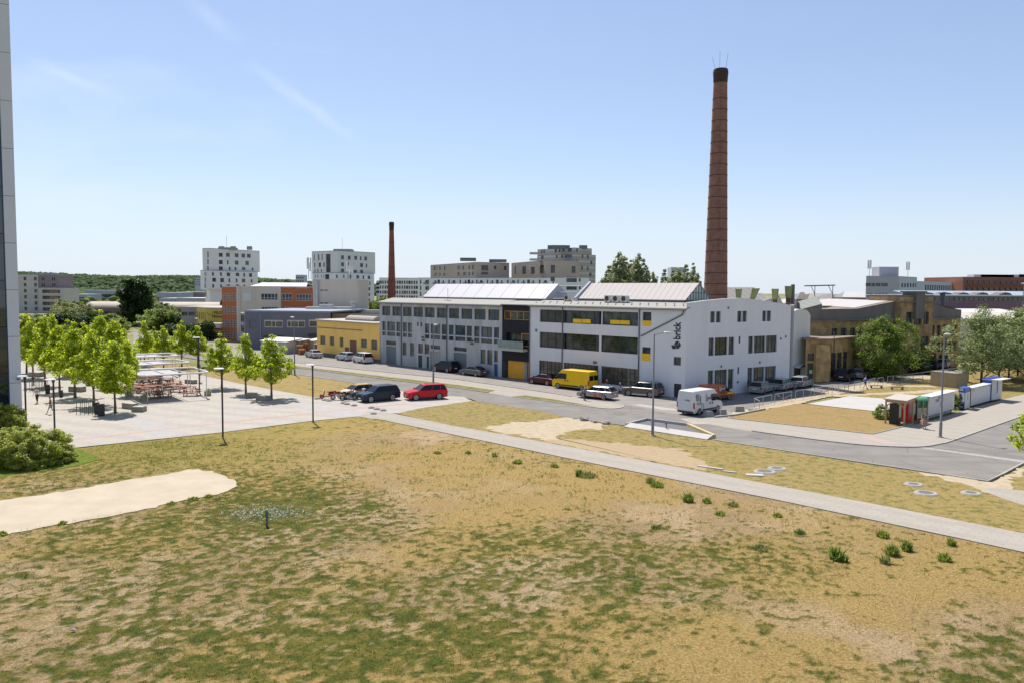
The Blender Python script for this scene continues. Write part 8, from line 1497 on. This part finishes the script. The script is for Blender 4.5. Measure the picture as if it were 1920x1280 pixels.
# timber shelter with a dark machine, a red machine and a green topped bin
M_tim=mat('fresh_timber',(.42,.30,.15),.75,.12,4); M_shr=mat('shelter_roof',(.42,.37,.32),.8,.08,1)
S0,S1,S2=G(1660,794),G(1695,798.3),G(1711,792.3); S3=S0+(S2-S1); ts=thing('timber_shelter','open timber shelter with arched braces over the vending machines','shelter',S1); hs=2.35; w1_,w2_=Wall(S0,S1),Wall(S1,S2)
for p in (S0,S1,S2,S3): b=MB(); b.cb((p[0],p[1],hs/2+.05),(.13,.13,hs),math.atan2(w1_.u[1],w1_.u[0])); b.build('post',M_tim,ts)
for w_ in (w1_,w2_): 
    b=MB(); obox(w_,0,w_.L,hs-.2,hs,-.07,.07); b.build('beam',M_tim,ts)
    for s in (0,1): 
        b=MB(); n=6; c0=w_.L if s else 0; sg=-1 if s else 1; R_=.62
        for k in range(n): a0,a1=math.pi/2*k/n,math.pi/2*(k+1)/n; f_=lambda a,r_: (c0+sg*(R_-r_*math.cos(a)),hs-.2-R_+r_*math.sin(a)); q4_=[f_(a0,R_),f_(a1,R_),f_(a1,R_-.1),f_(a0,R_-.1)]; b.slab([w_.p(u,z,-.04) for u,z in q4_],[w_.p(u,z,.04) for u,z in q4_])
        b.build('brace',M_tim,ts)
e=(S2-S1); b=MB(); rp=[S0-w1_.u*.2-e*.1,S1+w1_.u*.25-e*.12,S2+w1_.u*.25+e*.5,S3-w1_.u*.2+e*.5]; b.slab([(p[0],p[1],hs+.05+(.1 if i>1 else 0)) for i,p in enumerate(rp)],[(p[0],p[1],hs+.14+(.1 if i>1 else 0)) for i,p in enumerate(rp)]); b.build('roof',M_shr,ts)
def machine(c0,c1,d,h,label,m,n,z0=.08):
    w_=Wall(G(*c0),G(*c1)); t=thing(n,label,'machine' if n!='textile_bin' else 'bin',w_.a); b=MB(); obox(w_,0,w_.L,z0,h,-d,0,b); b.build('body',m,t); return t,w_
t,w_=machine((1666.5,794.5),(1684,796.3),1.0,2.0,'tall black cabinet standing inside the timber shelter',mat('black_cabinet',(.012,.014,.014),.5,.05),'black_cabinet'); b=MB(); obox(w_,0,w_.L,2.0,2.04,-1,0); b.build('top',W_frame,t); b=MB(); obox(w_,w_.L+.003,w_.L+.02,.7,1.9,-.9,-.1); b.build('side_panel',mat('cream_panel',(.5,.47,.38),.6,.05),t)
t,w_=machine((1702,791.5),(1718,786.5),.85,2.05,'red vending machine with a picture window beside the timber shelter',M_rd,'vending_machine'); panel(t,w_,[w_.L*.1,.75,w_.L*.6,1.6],mat('vending_picture',(.30,.28,.27),.3,.6,6,c2=(.03,.03,.03)),'window',0,.02); panel(t,w_,[w_.L*.68,.6,w_.L*.9,1.7],M_lw,'keypad_panel',0,.02); panel(t,w_,[w_.L*.1,1.7,w_.L*.9,1.9],mat('vending_pink',(.6,.25,.2),.5,.2,4),'header',0,.02)
t,w_=machine((1719,787.8),(1738,786.6),1.0,1.45,'green and timber textile bin with a rounded green lid',mat('bin_frame_green',(.03,.11,.05),.6,.1,2),'textile_bin')
for k in (0,1): panel(t,w_,[w_.L*(.06+.48*k),.2,w_.L*(.46+.48*k),1.25],mat('bin_print',(.48,.33,.27),.6,.3,7,c2=(.25,.33,.20)),'panel',0,.03); panel(t,w_,[w_.L*(.06+.48*k),1.48,w_.L*(.46+.48*k),2.0],M_gn,'chute',-.4,-.05)
b=MB(); n=8; pr=[(-.5+.62*math.cos(math.pi*k/n),1.95+.38*math.sin(math.pi*k/n)) for k in range(n+1)]; b.slab([w_.p(-.08,z,o_) for o_,z in pr],[w_.p(w_.L+.08,z,o_) for o_,z in pr]); b.build('lid',mat('lid_green',(.10,.34,.16),.5,.05),t)
for k in (0,.5,1): b=MB(); obox(w_,w_.L*k-.04,w_.L*k+.04,.08,1.97,.0,.07); b.build('frame_post',M_tim,t)
M_tr=mat('ochre_cabinet',(.36,.29,.17),.85,.06,1); M_trt=mat('cabinet_lid',(.26,.22,.18),.8,.05)
for a,c_,d,h,lb in (((1744,722),(1791,727.5),2.6,1.9,'large ochre transformer cabinet on the slope, left one'),((1799,717),(1816,717.5),2.2,1.5,'smaller greyish cabinet right behind the ochre one')):
    w_=Wall(G(*a),G(*c_)); t=thing('transformer_cabinet',lb,'cabinet',w_.a,0,'transformer cabinets on the slope'); b=MB(); obox(w_,0,w_.L,.05,h,-d,0); b.build('body',M_tr if h>1.6 else M_csn,t); b=MB(); obox(w_,-.06,w_.L+.06,h,h+.1,-d-.06,.06); b.build('lid',M_trt,t)
    for k in (.33,.66): panel(t,w_,[w_.L*k-.01,.2,w_.L*k+.01,h-.1],M_trt,'door_gap',0,.012)
for px,py,rz,lb in ((1643,727.5,-.1,'low dark timber bench on the dry slope, near the walker'),(1682,730.5,-.1,'low dark timber bench on the dry slope, right one')):
    g_=G(px,py); t=thing('low_bench',lb,'bench',(g_[0],g_[1],.055),rz,'low benches on the slope'); MB().box(-.8,-.25,.3,.8,.25,.38).build('seat',M_wood,t,local=True); [MB().box(x-.06,-.22,0,x+.06,.22,.3).build('leg',M_wood,t,local=True) for x in (-.65,.65)]
# ---------------------------------------------------------------- people
M_skin=mat('skin',(.48,.28,.19),.6,.04,3); 
def skin(name,pts,edges,rad,m,par,sub=1):
    me=bpy.data.meshes.new(name); me.from_pydata(pts,edges,[]); o=bpy.data.objects.new(name,me); COL.objects.link(o)
    md=o.modifiers.new('s','SKIN'); sv=me.skin_vertices[0].data if me.skin_vertices else None
    if sv is None:
        bm=bmesh.new(); bm.from_mesh(me); bm.verts.layers.skin.verify(); bm.to_mesh(me); bm.free(); sv=me.skin_vertices[0].data
    for i,r_ in enumerate(rad): sv[i].radius=(r_,r_) if not isinstance(r_,tuple) else r_
    sv[0].use_root=True; o.modifiers.new('u','SUBSURF').levels=sub; o.modifiers['u'].render_levels=sub
    dg=bpy.context.evaluated_depsgraph_get(); dg.update(); m2=bpy.data.meshes.new_from_object(o.evaluated_get(dg)); bpy.data.objects.remove(o); m2.materials.clear(); m2.materials.append(m)
    for p in m2.polygons: p.use_smooth=True
    o=bpy.data.objects.new(name,m2); COL.objects.link(o); o.parent=par; XF[o]=XF[par]; return o
def person(label,loc,rz,J,top,legs,hair,long_hair=False,shorts=False,skirt=None,sleeve=.5,shoe=None,hm=1.0,rootz=0):
    """J: joints in metres, facing +x: hip, chest, neck, head; per side knee, foot, elbow, hand"""
    t=thing('person',label,'person',loc,rz); V=[];E=[];R=[]
    def a(p,r_,par=None):
        V.append(tuple(p)); R.append(r_); 
        if par is not None: E.append((par,len(V)-1))
        return len(V)-1
    hip=a(J['hip'],(.13,.10)); ch=a(J['chest'],(.16,.11),hip); nk=a(J['neck'],.055,ch); h0=J['head']; hd=a(h0,(.078,.092),nk); a((h0[0]+.01,h0[1],h0[2]+.10),(.07,.08),hd); a((h0[0]+.095,h0[1],h0[2]+.0),.018,hd)
    seg={}
    for s,n_ in ((1,'l'),(-1,'r')):
        th=a((J['hip'][0],J['hip'][1]+s*.10,J['hip'][2]-.06),.085,hip); kn=a(J['knee'+n_],.058,th); an=a(J['foot'+n_],.038,kn); fp=J['foot'+n_]; a((fp[0]+.15,fp[1],fp[2]-.045),.034,an)
        sh=a((J['chest'][0],J['chest'][1]+s*.19,J['chest'][2]+.1),.058,ch); el=a(J['elbow'+n_],.04,sh); wr=a(J['hand'+n_],.028,el); w_=Vector(J['hand'+n_]); d=(w_-Vector(J['elbow'+n_])).normalized(); sd_=d.cross(Vector((0,1,0.1))).normalized(); pm=a(w_+d*.07,.032,wr)
        for k in range(4): f1=w_+d*(.12+.005*(1.5-abs(k-1.5)))+sd_*(k-1.5)*.02; i1=a(f1,.0095,pm); a(f1+d*(.035+.01*(k in(1,2)))+Vector((0,-s*.012,-.008)),.008,i1)
        th1=a(w_+d*.05+sd_*.045,.011,wr); a(w_+d*.085+sd_*.055,.009,th1)
        seg[n_]=(V[th],V[kn],V[an],V[sh],V[el],V[wr],fp)
    skin('body',V,E,R,M_skin,t,1)
    hp,cp,np_=J['hip'],J['chest'],J['neck']
    V2=[cp,hp,(np_[0],np_[1],np_[2]-.05)]; E2=[(0,1),(0,2)]; R2=[(.178,.125),(.15,.12),(.075,.07)]
    for n_ in 'lr':
        s_=seg[n_]; V2+=[s_[3],tuple(Vector(s_[3]).lerp(Vector(s_[4]),.5 if sleeve<1 else 1))]; E2+=[(0,len(V2)-2),(len(V2)-2,len(V2)-1)]; R2+=[.07,.058]
        if sleeve>=1: V2.append(tuple(Vector(s_[4]).lerp(Vector(s_[5]),.9))); E2.append((len(V2)-2,len(V2)-1)); R2.append(.042)
    skin('shirt',V2,E2,R2,top,t,1)
    if skirt is None:
        V3=[(hp[0],hp[1],hp[2]+.02)]; E3=[]; R3=[(.15,.118)]
        for n_ in 'lr':
            s_=seg[n_]; V3+=[s_[0],s_[1] if not shorts else tuple(Vector(s_[0]).lerp(Vector(s_[1]),.85))]; E3+=[(0,len(V3)-2),(len(V3)-2,len(V3)-1)]; R3+=[.1,.072 if not shorts else .088]
            if not shorts: V3.append(tuple(Vector(s_[1]).lerp(Vector(s_[2]),.93))); E3.append((len(V3)-2,len(V3)-1)); R3.append(.056)
        skin('shorts' if shorts else 'trousers',V3,E3,R3,legs,t,1)
    else: MB().lathe([(.27,hp[2]-.52),(.235,hp[2]-.25),(.16,hp[2]+.05)],14,(hp[0],hp[1],0)).build('skirt',skirt,t,local=True,smooth=True)
    MB().blob((h0[0]-.02,h0[1],h0[2]+.075),(.105,.098,.095),2,.1).build('hair',hair,t,local=True,smooth=True)
    if long_hair: MB().blob((h0[0]-.085,h0[1],h0[2]-.1),(.06,.11,.22),2,.1).build('long_hair',hair,t,local=True,smooth=True)
    for n_ in 'lr':
        fp=seg[n_][6]; MB().blob((fp[0]+.06,fp[1],fp[2]-.045),(.14,.05,.045),2,0).build('shoe',shoe or M_blk,t,local=True,smooth=True)
        MB().blob((h0[0]+.075,h0[1]+(.03 if n_=='l' else -.03),h0[2]+.03),(.014,.012,.01),1,0).build('eye',W_frame,t,local=True); MB().blob((h0[0]+.0,h0[1]+(.088 if n_=='l' else -.088),h0[2]+.0),(.02,.012,.03),1,0).build('ear',M_skin,t,local=True)
    MB().blob((h0[0]+.08,h0[1],h0[2]-.045),(.012,.025,.007),1,0).build('mouth',mat('lips',(.35,.12,.1),.5,0),t,local=True); return t
def J_(stride=.0,arm=.12,sit=False,bend=0):
    j=dict(hip=(0,0,.93),chest=(.02+bend,0,1.28),neck=(.03+bend*1.4,0,1.5),head=(.05+bend*1.7,0,1.63),kneel=(stride*.5+.03,.1,.5),kneer=(-stride*.35+.03,-.1,.5),footl=(stride,.1,.09),footr=(-stride,-.1,.09+max(0,stride*.25)),elbowl=(-arm,.27,1.13),elbowr=(arm,-.27,1.13),handl=(-arm*.6+.1,.27,.9),handr=(arm*1.6+.1,-.27,.93))
    if sit: j.update(hip=(0,0,.52),chest=(.08,0,.87),neck=(.1,0,1.09),head=(.13,0,1.22),kneel=(.45,.14,.5),kneer=(.45,-.14,.5),footl=(.45,.14,.09),footr=(.45,-.14,.09),elbowl=(.22,.26,.76),elbowr=(.22,-.26,.76),handl=(.46,.2,.82),handr=(.46,-.2,.82))
    return j
cl=lambda n_,c_: mat('cloth_'+n_,c_,.9,.1,6)
M_hd=mat('dark_hair',(.04,.028,.02),.6,0); M_hb=mat('brown_hair',(.13,.06,.03),.6,0)
def at_(px,py,z=.052): g_=G(px,py); return (g_[0],g_[1],z)
person('man in a pale T-shirt and dark trousers walking on the plaza near the glass office',at_(70,756),-1.5,J_(.2,.1),cl('pale',(.55,.52,.50)),cl('navy',(.035,.04,.06)),M_hb)
person('walker in a navy top and denim shorts striding left over the plaza',at_(95.5,776.5),math.radians(200),J_(.33,.16),cl('navytop',(.03,.04,.07)),cl('denim',(.15,.22,.36)),M_hb,shorts=True,shoe=M_white)
person('walker in a bright blue shirt and dark shorts on the dirt path by the railings',at_(1622,728.5),.1,J_(.3,.15),cl('blue',(.015,.14,.55)),cl('dark',(.03,.03,.04)),M_hd,shorts=True)
w=person('woman with long brown hair and green top carrying a basket by the lockers',at_(1733,804.5),math.radians(250),J_(.1,.08),cl('green',(.06,.13,.10)),cl('sk',(.3,.2,.15)),M_hb,long_hair=True,skirt=cl('patterned',(.30,.20,.15)))
g_=at_(1729,803); MB().at((g_[0],g_[1],.45)).lathe([(.16,0),(.2,.3),(.19,.32)],10).build('basket',M_pal,w)
person('person in a plum top and dark trousers bending beside the printed estate car',at_(1095.5,750.5),math.radians(20),J_(.12,.2,bend=.08),cl('plum',(.14,.08,.11)),cl('dark2',(.03,.035,.045)),M_hb,sleeve=1)
person('visitor in black sitting at a picnic table under the pergola',at_(300.5,716.5),math.radians(100),J_(sit=True),cl('black',(.015,.015,.02)),cl('dark3',(.03,.03,.04)),M_hd,sleeve=1)
person('visitor in a grey green shirt sitting at the front picnic table',at_(295.5,746.5),math.radians(90),J_(sit=True),cl('sage',(.25,.27,.22)),cl('dark4',(.05,.05,.06)),M_hd)
person('person in a red cap and dark clothes standing at the far bicycle rack',at_(62,722),math.radians(30),J_(.05),cl('dark5',(.04,.04,.05)),cl('dark6',(.03,.03,.04)),cl('redcap',(.35,.04,.03)))
for px,py,lb in ((860,735,'round iron cover in the road before the grey building'),(1420,822,'round iron cover in the road by the pavement'),(1240,775,'round iron cover at the junction left of the white van')):
    g_=G(px,py); b=MB(); b.lathe([(.34,.02),(.34,.058)],18,(g_[0],g_[1],0)); tag(b.build('road_cover',M_iron),lb,'manhole')
